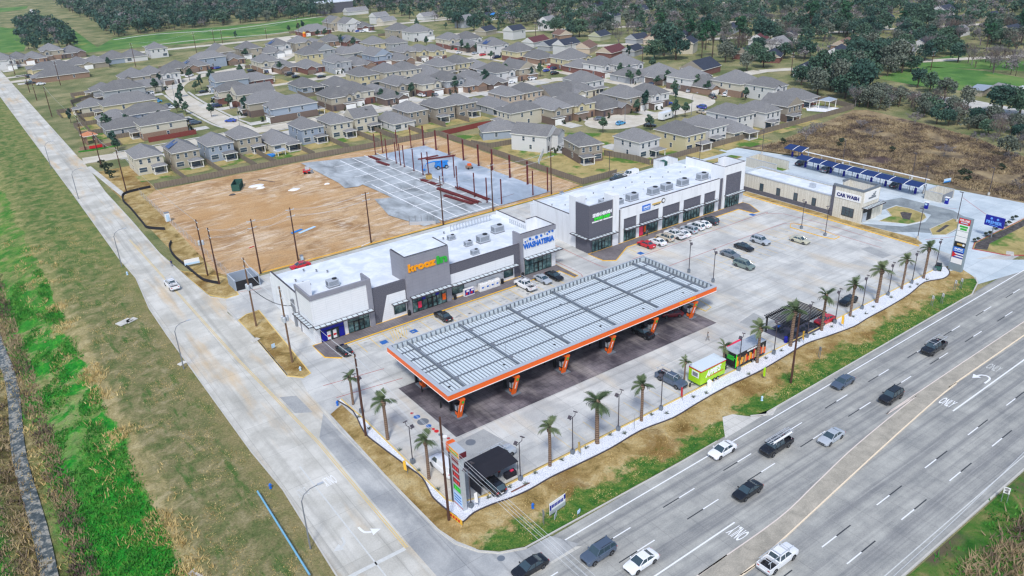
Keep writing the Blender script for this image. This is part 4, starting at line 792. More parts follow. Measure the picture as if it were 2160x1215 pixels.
for i in range(6):
    for k, y in enumerate((96.2, 102.3)): bollard(52.4+10.75*i, y, 'black bollard guarding the %s pump from the price sign end, %s row' % (nth(i), ('roadside', 'shop side')[k]), 'bollards by the pumps')

# --- small things before the shops
def bin_(x, y, lab, m='black', grp='black bins on the shop walk'):
    mb = MB(); mb.lathe([(.28, 0), (.32, .1), (.33, .85), (.36, .9), (.3, 1.05), (.12, 1.15)], 12); return tag(mb.build('litter_bin', m, loc=(x, y, .12)), lab, 'bin', grp)
bin_(64.9, 128.9, 'black litter bin at the corner of the grey lettered tower'); bin_(76.0, 129.1, 'black litter bin between the tower door and the drinks poster rack'); bin_(88.2, 129.1, 'black litter bin below the small green window'); bin_(93.6, 128.8, 'black litter bin beside the laundry doors')
t = thing('ice_freezer', 'long white ice freezer with four printed doors on the store walk', 'freezer', (84.6, 128.95, .12))
mb = MB(); mb.cbox(0, 0, 0, 5.2, .95, 1.75); mb.build('cabinet', 'plastic', t)
for k in range(4):
    mb = MB(); mb.box(-2.5+1.27*k, -.53, .15, -1.38+1.27*k, -.476, 1.6); dd = mb.build('door', 'plastic', t); mb = MB(); mb.box(-2.2+1.27*k, -.55, .7, -1.7+1.27*k, -.531, 1.05); mb.build('door_print', 'blue', dd); mb = MB(); mb.box(-1.46+1.27*k, -.57, .6, -1.42+1.27*k, -.531, 1.2); mb.build('handle', 'grey', dd)
for k in (-1, 1): mb = MB(); mb.cbox(k*1.0, 0, 1.75, 1.1, .5, .22); mb.build('compressor', 'lightgrey', t)
t = thing('drinks_rack', 'blue and red poster covered drinks rack standing against the white store front', 'display rack', (79.4, 129.0, .12)); mb = MB(); mb.cbox(0, 0, 0, 2.5, .7, 1.6); mb.build('rack', 'plastic', t)
for k in (-1, 1): mb = MB(); mb.box(k*.6-.55, -.4, .25, k*.6+.55, -.351, 1.5); pb = mb.build('poster', 'navy', t); mb = MB(); mb.box(k*.6-.4, -.42, .4, k*.6+.1, -.401, .9); mb.build('print', 'red', pb); mb = MB(); mb.box(k*.6-.2, -.42, 1.0, k*.6+.45, -.401, 1.4); mb.build('print', 'plastic', pb)
for i, x in enumerate((46.6, 50.9)): pass

# --- price sign and tenants' sign
def price_sign():
    o = thing('price_sign', 'tall grey fuel price pylon with an orange cap and red number panels', 'sign', (42.0, 74.0, 0))
    mb = MB(); mb.box(-.35, -1.45, 0, .35, 1.45, 10.2); mb.build('pylon', 'lightgrey', o)
    mb = MB(); mb.box(-.5, 1.46, 0, .45, 1.75, 10.4); mb.build('side_post', 'bronze', o)
    mb = MB(); mb.box(-.62, -1.9, 10.21, .62, 1.1, 11.4); mb.build('cap', 'lightgrey', o)
    mb = MB(); mb.box(-.66, 1.101, 10.0, .66, 1.9, 11.45); mb.build('cap_end', 'orange', o); mb = MB(); mb.box(-.64, -1.93, 10.3, .64, -1.901, 11.3); mb.build('cap_end', 'maroonish', o)
    for s in (-1, 1):
        mb = MB(); mb.box(s*.64-.02, -1.7, 10.3, s*.64+.02, 1.0, 11.3); pn = mb.build('name_panel', 'yellow_orange', o); text('name_letters', 'kroozin', 2.3, .62, (s*.665, -.3, 10.8), (0, s, 0), (0, 0, 1), 'green_sign', pn, .03)
        for k, (z, m, tx_) in enumerate(((8.9, 'lit_red', ''), (7.5, 'lit_red', '2.99'), (6.2, 'lit_red', '3.39'), (4.9, 'lit_red', '3.69'), (3.6, 'green_sign', '3.49'))):
            mb = MB(); mb.box(s*.36-.02, -1.0, z-.45, s*.36+.02, 1.0, z+.45); pn = mb.build('price_panel', m, o)
            if k > 9: text('price_digits', tx_, 1.5, .6, (s*.385, 0, z), (0, s, 0), (0, 0, 1), 'lit_num', pn, .02)
            else:
                q = MB()
                for j in range(3): q.box(s*.385-.01, -.7+.48*j, z-.25, s*.385+.01, -.42+.48*j, z+.25)
                if k: q.build('price_digits', 'lit_num' if k < 4 else 'bright_green', pn)
        mb = MB(); mb.box(s*.36-.01, -1.3, .5, s*.36+.01, 1.3, 2.8); fp = mb.build('lower_panel', 'sky_white', o); mb = MB(); mb.box(s*.375-.01, -1.3, .35, s*.375+.01, 1.3, .49); mb.build('red_stripe', 'red', fp)
        mb = MB()
        for k in range(3): mb.box(s*.378-.01, -1.0, 1.0+.55*k, s*.378+.01, 1.0, 1.2+.55*k)
        mb.build('blue_print', 'blue', fp)
MT['maroonish'] = plain('dark_red_end', S(96, 30, 44), .5)
price_sign(); bpy.data.objects['price_sign'].scale = (.85, .85, .87)
def tenant_sign():
    o = thing('tenant_sign', 'tall grey pylon of shop name panels with a red panel at its top', 'sign', (166.9, 71.0, 0))
    mb = MB(); mb.box(-.45, -1.35, 0, .45, 1.35, 12.0); mb.build('pylon', 'pylon_grey', o)
    rows = [(10.6, 11.85, 'red'), (9.1, 10.5, 'plastic'), (7.9, 9.0, 'plastic'), (6.7, 7.8, 'plastic'), (5.5, 6.6, 'black'), (4.4, 5.45, 'blue'), (3.0, 4.35, 'plastic'), (1.75, 2.95, 'plastic')]
    for s in (-1, 1):
        for i, (z0, z1, m) in enumerate(rows):
            mb = MB(); mb.box(s*.47-.02, -1.15, z0, s*.47+.02, 1.15, z1); pn = mb.build('name_panel', m, o); zc_ = (z0+z1)/2; at = lambda z: (s*.49, 0, z)
            if i == 0: text('panel_letters', 'FOR LEASE', 1.95, .5, at(zc_+.2), (0, s, 0), (0, 0, 1), 'pure', pn, .02, .03); q = MB(); q.box(s*.5-.01, -.75, z0+.22, s*.5+.01, .75, z0+.4); q.build('panel_strip', 'sky_white', pn)
            if i == 1:
                for k in (0, 1): q = MB(); q.box(s*.5-.01, -.85+.1*k, zc_+.08-.55*k, s*.5+.01, .8-.2*k, zc_+.5-.55*k); q.build('panel_strip', 'green_sign', pn)
            if i == 4:
                q = MB(); q.box(s*.5-.01, -.6 if s > 0 else -.5, zc_-.12, s*.5+.01, .5 if s > 0 else .6, zc_+.25); q.build('panel_strip', 'gold', pn); q = MB(); q.ring([[(x, -s*-.75+.26*math.cos(k*.6283), zc_+.05+.26*math.sin(k*.6283)) for k in range(10)] for x in (s*.485, s*.51)]); q.build('panel_disc', 'plastic', pn)
            if i == 5: text('panel_letters', 'SAENZ', 1.8, .42, at(zc_+.1), (0, s, 0), (0, 0, 1), 'pure', pn, .02, .03); q = MB(); q.box(s*.5-.01, -.9, z0+.12, s*.5+.01, .9, z0+.26); q.build('panel_strip', 'sky_white', pn)
            if i == 6:
                for k in range(3): q = MB(); q.box(s*.495-.008, -1.15, z0+.05+.54*k, s*.495+.008, 1.15, z0+.3+.54*k); q.build('panel_stripe', 'navy', pn)
                q = MB(); x = s*.51; a = s*-1.14; q.poly([(x, a, z0), (x, a, z1), (x, a+s*1.0, zc_)]); q.build('panel_wedge', 'red', pn)
MT['pylon_grey'] = plain('pylon_grey', S(136, 150, 158), .5)
tenant_sign()
MT['lightblue'] = plain('light_blue_letters', S(110, 170, 250), .5, var=0)
o = thing('wash_sign', 'blue sign reading PREMIER on a post in the car wash flower bed', 'sign', (190.8, 74.9, .1))
mb = MB(); mb.tube([(0, 0, 0), (0, 0, 3.4)], .14, 8); mb.build('post', 'grey', o); mb = MB(); mb.box(-.25, -2.1, 2.9, .25, 2.1, 5.3); pn = mb.build('panel', 'navy', o)
for s in (-1, 1):
    text('panel_letters', 'PREMIER', 3.5, .75, (s*.25, 0, 3.85), (0, s, 0), (0, 0, 1), 'lightblue', pn, .03, .04); q = MB(); q.box(s*.26-.01, -.9, 3.1, s*.26+.01, .9, 3.25); q.build('panel_strip', 'lightblue', pn)
    for dy in (-.7, .7): q = MB(); q.ring([[(x, dy+.28*math.cos(k*.6283), 4.75+.28*math.sin(k*.6283)) for k in range(10)] for x in (s*.25, s*.275)]); q.build('panel_ring', 'lightblue', pn)

# ================================================================== VEHICLES (front towards +x)
CAR = {}
def ringat(x, hw, z0, z1, zt, tuck=.86, crown=.03):
    return [(x, -hw*.88, z0), (x, -hw*.99, z0+.1), (x, -hw, (z0+z1)/2), (x, -hw*.97, z1), (x, -hw*.93, (z1+zt)/2+.03), (x, -hw*tuck, zt), (x, -hw*.45, zt+crown*.8), (x, 0, zt+crown), (x, hw*.45, zt+crown*.8), (x, hw*tuck, zt), (x, hw*.93, (z1+zt)/2+.03), (x, hw*.97, z1), (x, hw, (z0+z1)/2), (x, hw*.99, z0+.1), (x, hw*.88, z0)]
def wheel_meshes():
    a = MB(); a.ring([[(r*math.cos(k*.3927), y, r*math.sin(k*.3927)) for k in range(16)] for y, r in ((-.12, .30), (-.1, .34), (.1, .34), (.12, .30))])
    b = MB(); b.ring([[(r*math.cos(k*.6283), y, r*math.sin(k*.6283)) for k in range(10)] for y, r in ((-.13, .0), (-.135, .21), (.135, .21), (.13, .0))], False)
    c = MB()
    for k in range(5):
        q = k*1.2566
        for s in (-1, 1): c.poly([(.06*math.cos(q+1.2), s*.137, .06*math.sin(q+1.2)), (.2*math.cos(q+.3), s*.137, .2*math.sin(q+.3)), (.2*math.cos(q-.3), s*.137, .2*math.sin(q-.3)), (.06*math.cos(q-1.2), s*.137, .06*math.sin(q-1.2))])
    A = a.build('tyre', 'tyre'); B = b.build('rim', 'rim'); Cc = c.build('painted_rim_gap', 'black')  # black patches on the rim paint the shaded gaps between its spokes
    ms = (A.data, B.data, Cc.data)
    for o in (A, B, Cc): bpy.data.objects.remove(o)
    return ms
TY, RI, RG = wheel_meshes()
def vehicle(kind):
    P = dict(
      sedan=dict(L=4.8, hw=.91, wb=1.42, R=1.0, body=[(2.4, .45, .62, .66), (2.28, .3, .68, .76), (1.9, .25, .76, .86), (1.05, .22, .84, .98), (-1.45, .22, .88, 1.02), (-2.1, .25, .88, 1.0), (-2.33, .3, .82, .9), (-2.4, .42, .72, .76)], cab=(1.12, .28, -.95, -1.72, 1.0, 1.45), doors=(-.28,)),
      hatch=dict(L=4.3, hw=.9, wb=1.32, R=1.0, body=[(2.15, .45, .66, .7), (2.02, .3, .74, .82), (1.7, .25, .82, .92), (1.0, .22, .88, 1.02), (-1.7, .22, .92, 1.06), (-2.05, .28, .9, 1.02), (-2.15, .42, .76, .8)], cab=(1.05, .25, -1.35, -2.0, 1.03, 1.52), doors=(-.3,)),
      suv=dict(L=4.8, hw=.96, wb=1.43, R=1.1, body=[(2.4, .5, .78, .84), (2.28, .34, .86, .96), (1.95, .3, .94, 1.04), (1.05, .28, 1.0, 1.14), (-1.9, .28, 1.04, 1.18), (-2.28, .34, 1.0, 1.12), (-2.4, .48, .84, .9)], cab=(1.05, .42, -1.95, -2.3, 1.14, 1.78), doors=(-.22, -1.25)),
      minivan=dict(L=5.0, hw=.97, wb=1.5, R=1.05, body=[(2.5, .45, .7, .76), (2.36, .3, .78, .88), (2.0, .25, .86, .98), (1.45, .22, .96, 1.1), (-2.1, .22, 1.02, 1.16), (-2.4, .28, .98, 1.1), (-2.5, .42, .8, .86)], cab=(1.6, .7, -2.0, -2.42, 1.1, 1.74), doors=(.05, -1.1)),
      pickup=dict(L=5.8, hw=1.0, wb=1.82, R=1.18, body=[(2.9, .55, .86, .92), (2.8, .38, .98, 1.06), (2.45, .34, 1.06, 1.14), (1.45, .34, 1.12, 1.24), (-.95, .34, 1.12, 1.24)], cab=(1.5, .85, -.7, -.92, 1.22, 1.86), doors=(.22,)),
      van=dict(L=5.6, hw=1.0, wb=1.75, R=1.05, body=[(2.8, .5, .86, .92), (2.66, .34, .94, 1.04), (2.2, .3, 1.0, 1.14), (1.7, .28, 1.1, 1.24), (-2.6, .28, 1.12, 1.26), (-2.74, .34, 1.1, 1.2), (-2.8, .48, .9, .96)], cab=(1.85, 1.15, -2.55, -2.72, 1.22, 2.05), doors=(.4, -1.2)),
      jeep=dict(L=4.4, hw=.92, wb=1.35, R=1.15, body=[(2.2, .5, .9, .96), (2.1, .38, .98, 1.06), (1.0, .34, 1.06, 1.14), (-2.0, .34, 1.06, 1.14), (-2.15, .38, 1.0, 1.1), (-2.2, .5, .9, .96)], cab=(1.0, .7, -2.0, -2.14, 1.12, 1.82), doors=(-.3, -1.2)))[kind]
    t = thing('car', kind, 'car'); hw = P['hw']; pm = PAINT['white']
    b = MB()
    for_body = P['body']; rings = []
    st = []
    for i, q in enumerate(for_body):
        e = min(i, len(for_body)-1-i) if kind != 'pickup' else min(i, 3); st.append(q+((.8, .93, .98, 1)[min(e, 3)],))
    for i in range(len(st)-1):
        p0, p1, p2, p3 = [Vector(st[j]) for j in (max(i-1, 0), i, i+1, min(i+2, len(st)-1))] if False else [st[j] for j in (max(i-1, 0), i, i+1, min(i+2, len(st)-1))]
        for k in range(3):
            u = k/3; lo = [b_+(c_-b_)*u for b_, c_ in zip(p1, p2)]; cr = [.5*(2*b_+(c_-a_)*u+(2*a_-5*b_+4*c_-d_)*u*u+(3*b_-a_-3*c_+d_)*u**3) for a_, b_, c_, d_ in zip(p0, p1, p2, p3)]
            rings.append(ringat(lo[0], hw*min(1, (lo[4]+cr[4])/2), (lo[1]+cr[1])/2, (lo[2]+cr[2])/2, (lo[3]+cr[3])/2))
    rings.append(ringat(st[-1][0], hw*st[-1][4], *st[-1][1:4]))
    b.ring(rings); body = b.build('body', pm, t, smooth=38)
    xa, xb, xc, xd, zb, zr = P['cab']; b = MB(); wb_, wr = hw*.9, hw*.72
    # roof and pillars in body colour, glass set into them
    def qd(x, w_, z): return [(x, -w_, z), (x, w_, z)]
    b.ring([[(xb, -wr, zr-.03), (xb, wr, zr-.03), (xc, wr, zr-.03), (xc, -wr, zr-.03)], [(xb-.12, -wr*.93, zr+.02), (xb-.12, wr*.93, zr+.02), (xc+.1, wr*.93, zr+.02), (xc+.1, -wr*.93, zr+.02)]])
    def pil(p, q, s=.05): b.tube([p, q], s, 4)
    for sg in (-1, 1):
        pil((xa, sg*wb_*.97, zb-.03), (xb, sg*wr, zr-.02), .045); pil((xd, sg*wb_*.96, zb-.03), (xc, sg*wr, zr-.02), .07 if kind in ('sedan', 'pickup') else .1)
        for dx in P['doors']: pil((dx, sg*wb_*.985, zb-.02), (dx-.04, sg*wr*1.0, zr-.02), .04)
    b.build('roof', pm, t)
    def glass(nm, pts): g = MB(); g.poly(pts); return g.build(nm, 'darkglass', t)
    glass('windshield', [(xa, -wb_*.93, zb-.01), (xa, wb_*.93, zb-.01), (xb, wr*.96, zr-.03), (xb, -wr*.96, zr-.03)])
    glass('rear_window', [(xd, wb_*.92, zb-.01), (xd, -wb_*.92, zb-.01), (xc, -wr*.95, zr-.03), (xc, wr*.95, zr-.03)])
    xs = [xa]+list(P['doors'])+[xd]; xt = [xb]+[d-.04 for d in P['doors']]+[xc]
    for sg in (-1, 1):
        for i in range(len(xs)-1):
            m = 'darkglass' if not (kind == 'van' and i > 0) else pm
            g = MB(); g.poly([(xs[i]-.02, sg*wb_*.97, zb-.01), (xs[i+1]+.02, sg*wb_*.97, zb-.01), (xt[i+1]+.02, sg*wr, zr-.03), (xt[i]-.02, sg*wr, zr-.03)]); g.build('side_window', m, t)
    for x in (P['wb'], -P['wb']):
        for sg in (-1, 1):
            s = P['R']; w_ = link('wheel', TY, t, (x, sg*(hw-.11), .34*s)); w_.scale = (s, 1, s)
            r = link('rim', RI, w_); link('painted_rim_gap', RG, w_)
            a = MB(); a.ring([[(x+q*math.cos(k*.3307-.17), sg*y, .34*s+q*math.sin(k*.3307-.17)) for k in range(11)] for y, q in ((hw-.3, .4*s), (hw+.006, .41*s))]); a.build('wheel_arch', 'black', t)
    fx = for_body[0][0]; rx = -P['L']/2; zf = for_body[1][2]
    for sg in (-1, 1):
        l = MB(); l.ring([[(fx-.12, sg*hw*.55, zf-.12), (fx-.12, sg*hw*.85, zf-.12), (fx-.12, sg*hw*.85, zf+.03), (fx-.12, sg*hw*.55, zf+.03)], [(fx+.0, sg*hw*.5, zf-.1), (fx-.07, sg*hw*.84, zf-.1), (fx-.1, sg*hw*.84, zf+.03), (fx-.03, sg*hw*.5, zf+.01)]]); l.build('headlight', 'lamp_clear', t)
        zt_ = (for_body[-2][2] if kind != 'pickup' else 1.0); l = MB(); l.box(rx-.005, min(sg*hw*.6, sg*hw*.9), zt_-.12, rx+.16, max(sg*hw*.6, sg*hw*.9), zt_+.04); l.build('taillight', 'lamp_red', t)
        l = MB(); l.cbox(xa-.3, sg*(hw+.06), zb-.02, .12, .2, .15); l.build('mirror', pm, t)
    g = MB(); g.box(fx-.1, -hw*.5, for_body[0][1]+.02, fx+.02, hw*.5, for_body[0][2]-.02); g.build('grille', 'black', t)
    g = MB(); g.box(rx-.03, -.26, .62, rx-.005, .26, .76); g.build('number_plate', 'plastic', t)
    if kind == 'pickup':
        b = MB(); b.box(-2.86, -1.0, .5, -.96, -.88, 1.22); b.box(-2.86, .88, .5, -.96, 1.0, 1.22); b.box(-2.9, -1.0, .5, -2.8, 1.0, 1.2); b.box(-1.06, -.9, .5, -.955, .9, 1.2); b.build('bed', pm, t)
        b = MB(); b.box(-2.8, -.88, .5, -1.06, .88, .74); b.build('bed_liner', 'black', t); b = MB(); b.box(-2.99, -.95, .45, -2.9, .95, .62); b.build('bumper', 'rim', t)
    if kind in ('suv', 'minivan'):
        for sg in (-1, 1): r = MB(); r.tube([(xb-.3, sg*wr*.85, zr+.06), (xc+.3, sg*wr*.85, zr+.06)], .03, 5); r.build('roof_rail', 'black', t)
    return t
def car(px, py, kind, paint, hd, label, group=None, z=.03, world=None):
    g = Vector(world) if world else G(px, py, z).xy
    if kind not in CAR: CAR[kind] = vehicle(kind); r = CAR[kind]; fresh = True
    else: r = dup(CAR[kind], (0, 0, 0)); fresh = False
    r.location = (g[0], g[1], z); r.rotation_euler = (0, 0, R(hd)); r['label'] = label; r['category'] = {'pickup': 'pickup truck', 'van': 'van', 'suv': 'SUV', 'minivan': 'minivan'}.get(kind, 'car')
    r.name = {'pickup': 'pickup_truck', 'van': 'delivery_van', 'suv': 'suv_car', 'minivan': 'minivan', 'jeep': 'box_jeep', 'hatch': 'hatchback_car'}.get(kind, 'sedan_car')
    if group: r['group'] = group
    elif 'group' in r: del r['group']
    for ch in r.children:
        for s in ch.material_slots:
            if s.material and s.material.name.endswith('_car_paint'): s.link = 'OBJECT'; s.material = PAINT[paint]
    return r
HW = 'cars driving on the highway'; PK = 'cars parked before the shops'; ST = 'cars in the housing streets'
for a in [
 (1523, 956, 'sedan', 'white', 181, 'white sedan in the highway lane beside the kerb, level with the concrete inlet'),
 (1752, 928, 'sedan', 'silver', 181, 'silver sedan in the middle highway lane behind the ladder truck'),
 (1777, 812, 'sedan', 'slate', 181, 'blue grey sedan in the kerb lane beside the green verge'),
 (1878, 843, 'suv', 'black', 181, 'black SUV on the highway between the median and the blue grey sedan'),
 (1576, 1042, 'sedan', 'black', 181, 'black sedan in the lane next to the stone median'),
 (1262, 1174, 'suv', 'slate', 181, 'slate blue SUV on the highway beside the grass corner'),
 (1118, 1203, 'sedan', 'black', 181, 'black sedan at the front of the traffic, cut by the frame edge'),
 (1352, 1192, 'sedan', 'white', 181, 'white sedan beside the slate SUV near the turn lane line')]: car(*a, group=HW)
truck = car(1636, 948, 'pickup', 'black', 181, 'black pickup truck carrying a ladder rack on the highway', group=HW)
mb = MB()
for y in (-.75, .75):
    for x in (-2.6, -.6, 1.0): mb.tube([(x, y, 1.1), (x, y*.9, 2.1)], .04, 5)
    mb.tube([(-3.0, y*.9, 2.1), (1.9, y*.9, 2.1)], .05, 5)
for x in (-2.6, -.6, 1.0): mb.tube([(x, -.7, 2.1), (x, .7, 2.1)], .04, 5)
mb.build('rack', 'lightgrey', truck)
for q, yy in enumerate((-.4, .05)):
    mb = MB()
    for s in (0, .36): mb.tube([(-3.4, yy+s, 2.2+.02*q), (2.2, yy+s, 2.2+.02*q)], .04, 5)
    for k in range(14): mb.tube([(-3.2+.4*k, yy, 2.2), (-3.2+.4*k, yy+.36, 2.2)], .025, 4)
    lad = tag(mb.build('ladder', 'lightgrey', loc=truck.location), 'pale metal ladder on the black pickup, on its %s side' % ('roadside verge', 'median')[q], 'ladder', 'ladders on the black pickup'); lad.rotation_euler = truck.rotation_euler
mb = MB(); mb.tube([(-2.6, .62, 2.25), (1.6, .62, 2.25)], .13, 8); cd = tag(mb.build('pipe_carrier', 'plastic', loc=truck.location), 'white tube carried along the rack of the black pickup', 'tube'); cd.rotation_euler = truck.rotation_euler
car(1968, 740, 'pickup', 'black', 181, 'black pickup truck with an empty bed on the highway by the far lots', HW)
car(1640, 1187, 'pickup', 'white', 1, 'white pickup truck driving away beside the median, its bed loaded', HW)
for a in [
 (726.7, 744, 'hatch', 'black', 92, 'black hatchback parked nose in at the store end nearest the side road'),
 (935, 672, 'sedan', 'black', 92, 'black sedan parked nose in before the orange and green lettered tower'),
 (1108, 607, 'pickup', 'white', 92, 'white pickup truck parked before the ice freezer'),
 (1145, 594, 'sedan', 'silver', 272, 'silver sedan parked nose out beside the white pickup at the laundry'),
 (1169, 587, 'sedan', 'black', 272, 'black sedan parked nose out before the laundry doors'),
 (1363, 520, 'sedan', 'red', 92, 'bright red sedan first in the parked row at the strip shops'),
 (1387, 514.5, 'sedan', 'white', 92, 'white sedan with a black roof stripe next to the red sedan'),
 (1403, 506, 'suv', 'beige', 92, 'pale SUV between the white sedan and the white pickup at the strip'),
 (1423, 500, 'pickup', 'white', 92, 'white pickup truck with a dark bed parked at the strip shops'),
 (1438, 497, 'sedan', 'white', 92, 'white sedan parked between the pickup and the silver SUV'),
 (1453, 489, 'suv', 'silver', 92, 'silver SUV in the middle of the strip shop row'),
 (1468, 482.5, 'suv', 'white', 92, 'white SUV fourth from the dark end of the strip row'),
 (1482, 477, 'sedan', 'white', 92, 'white car next to the black SUV in the strip row'),
 (1497, 471, 'suv', 'charcoal', 92, 'black SUV last in the parked row before the right tower'),
 (1687, 511, 'sedan', 'tan', 272, 'pale tan sedan alone in the open lot near the double lamp island'),
 (1604, 513, 'suv', 'silver', 272, 'silver SUV in the open lot behind the black sedan'),
 (1569, 526, 'sedan', 'black', 272, 'black sedan in the open lot between silver SUV and grey sedan'),
 (1540, 541, 'sedan', 'grey', 272, 'grey sedan in the open lot beside the minivan'),
 (1569, 564, 'minivan', 'sage', 272, 'grey green minivan in the open lot'),
 (1788, 640, 'hatch', 'black', 178, 'black hatchback behind the palms near the pergola'),
 (1739, 680, 'sedan', 'red', 178, 'red car half hidden behind the black pergola'),
 (1416, 808, 'pickup', 'slate', 272, 'grey pickup truck parked beside the lime green food trailer'),
 (1417, 667, 'hatch', 'maroon', 150, 'dark red hatchback at the far pumps under the canopy'),
 (1356, 708, 'suv', 'black', 272, 'black SUV filling up under the canopy'),
 (936, 990, 'van', 'white', 92, 'white van parked behind the price sign'),
 (1038, 1030, 'suv', 'black', 92, 'black SUV parked under the black tent'),
 (1050, 968, 'pickup', 'silver', 2, 'silver pickup truck parked behind the black tent'),
 (1690, 347, 'sedan', 'black', 3, 'black sedan at the vacuum bays under the first blue awning'),
 (1744, 362, 'suv', 'grey', 3, 'grey SUV at the vacuum bays, awning third from far end'),
 (1889, 394, 'sedan', 'black', 3, 'black car with red lights at the near end of the vacuum bays'),
 (1304, 380, 'pickup', 'charcoal', 182, 'black pickup truck parked behind the strip shops beside a white van'),
 (1330, 372, 'van', 'white', 182, 'white cargo van parked behind the strip shops')]: car(*a, group=PK)
car(634, 565, 'sedan', 'red', 182, 'red car parked behind the convenience store by a pole')
car(363, 606, 'pickup', 'white', 92, 'white pickup truck driving up the side road')
SC = [(400, 162, 'van', 'white', 40), (500, 133, 'suv', 'white', 20), (448, 146, 'sedan', 'maroon', 200), (459, 145, 'sedan', 'blue', 30), (355.6, 178, 'sedan', 'white', 190), (315, 200, 'suv', 'white', 185), (331, 216.5, 'sedan', 'sky', 182), (325, 212, 'sedan', 'navy', 182), (364, 229, 'sedan', 'white', 180), (352, 227, 'suv', 'charcoal', 180), (430, 196, 'sedan', 'black', 5), (457, 209, 'suv', 'silver', 185), (458, 226, 'jeep', 'navy', 0), (487, 257, 'sedan', 'blue', 140), (398, 256, 'sedan', 'black', 5), (413, 262, 'suv', 'slate', 5), (518.5, 235, 'hatch', 'red', 185), (524, 243, 'suv', 'black', 182), (611, 159, 'pickup', 'charcoal', 20), (624, 164, 'hatch', 'black', 8), (531, 152, 'suv', 'black', 0), (561, 154, 'suv', 'navy', 90), (678, 164, 'sedan', 'black', 0), (605.6, 111, 'suv', 'white', 80), (596, 113, 'sedan', 'navy', 80), (755.6, 67, 'sedan', 'blue', 0), (765, 68, 'suv', 'white', 0), (966, 105, 'suv', 'red', 190), (968, 113, 'sedan', 'white', 10), (1002, 114.5, 'sedan', 'silver', 10), (1018.5, 117.5, 'hatch', 'red', 10), (1048, 123, 'pickup', 'navy', 10), (889, 203.6, 'suv', 'white', 95), (916, 202, 'sedan', 'grey', 95), (846, 212, 'sedan', 'silver', 10), (1078, 176, 'sedan', 'white', 5), (1062, 179, 'sedan', 'maroon', 5), (1123, 168.4, 'suv', 'white', 5), (1153, 151, 'sedan', 'blue', 15), (1161, 143, 'sedan', 'red', 15), (1168.5, 147, 'suv', 'navy', 15), (1170, 157, 'suv', 'black', 5), (1277, 163, 'sedan', 'navy', 15), (1265, 253, 'sedan', 'grey', 350), (1214, 152, 'sedan', 'red', 10), (1228, 153, 'sedan', 'white', 10), (1306, 169, 'suv', 'black', 5), (1309, 263, 'hatch', 'sky', 5), (1404, 222, 'pickup', 'blue', 350), (1371, 267, 'sedan', 'black', 300), (1479.6, 229, 'suv', 'blue', 80), (1479, 239, 'sedan', 'beige', 80), (1503, 207, 'pickup', 'charcoal', 60), (1530, 202, 'suv', 'white', 30), (1454, 194, 'sedan', 'silver', 20), (1373, 180, 'sedan', 'navy', 60), (66, 177.5, 'pickup', 'charcoal', 5), (65, 163, 'suv', 'black', 5), (8, 141, 'sedan', 'silver', 5), (87, 179, 'sedan', 'white', 5), (2157, 190, 'suv', 'white', 5), (1910, 86, 'sedan', 'white', 5), (1753, 101, 'sedan', 'slate', 5), (1820, 90, 'suv', 'silver', 5), (1390, 56, 'suv', 'white', 30), (1405, 50, 'sedan', 'white', 30)]
AX = [('yellow long house' , 0)]
SC.sort()
where = lambda px, py: 'entrance end of the housing' if px < 200 else 'curving street' if px < 560 else 'first cross streets' if px < 800 else 'streets behind the site' if px < 1130 else 'streets near the white gabled house' if px < 1420 else 'cul-de-sac side' if px < 1600 else 'wooded lots'
cnt = {}
for (px, py, k, p, hd) in SC:
    wh = where(px, py); key = (p, k, wh); cnt[key] = cnt.get(key, 0)+1; n = cnt[key]
    kk = {'pickup': 'pickup truck', 'suv': 'SUV', 'jeep': 'boxy jeep', 'hatch': 'hatchback'}.get(k, k)
    tot = sum(1 for s in SC if (s[3], s[2], where(s[0], s[1])) == key)
    pn = {'sky': 'light blue', 'charcoal': 'dark charcoal', 'slate': 'slate blue'}.get(p, p)
    lab = ('%s %s parked on the %s' % (pn, kk, wh)) if tot == 1 else ('%s %s on the %s, %s counted from the side road' % (pn, kk, wh, nth(n-1)))
    car(px, py, k, p, hd, lab, ST)
t = thing('motor_home', 'white boxy motor home parked on the cul-de-sac street', 'motor home', (*G(1404, 252).xy, .03), R(8))
mb = MB(); mb.box(-3.4, -1.15, .55, 2.6, 1.15, 3.0); mb.box(2.4, -1.1, 1.95, 3.5, 1.1, 2.95); mb.build('body', PAINT['white'], t); mb = MB(); mb.box(2.6, -1.0, .5, 4.1, 1.0, 1.2); mb.box(2.6, -.95, 1.2, 3.4, .95, 1.94); mb.build('cab', PAINT['silver'], t)
for x, z0, z1 in ((-2, 1.5, 2.2), (.3, 1.5, 2.2)):
    for s in (-1, 1): mb = MB(); mb.box(x, min(s*1.14, s*1.17), z0, x+1, max(s*1.14, s*1.17), z1); mb.build('window', 'darkglass', t)
mb = MB(); mb.box(3.38, -.85, 1.25, 3.42, .85, 1.9); mb.build('windshield', 'darkglass', t)
for x in (-2.2, 3.2):
    for s in (-1, 1): w_ = link('wheel', TY, t, (x, s*1.0, .38)); w_.scale = (1.12, 1.2, 1.12); link('rim', RI, w_)
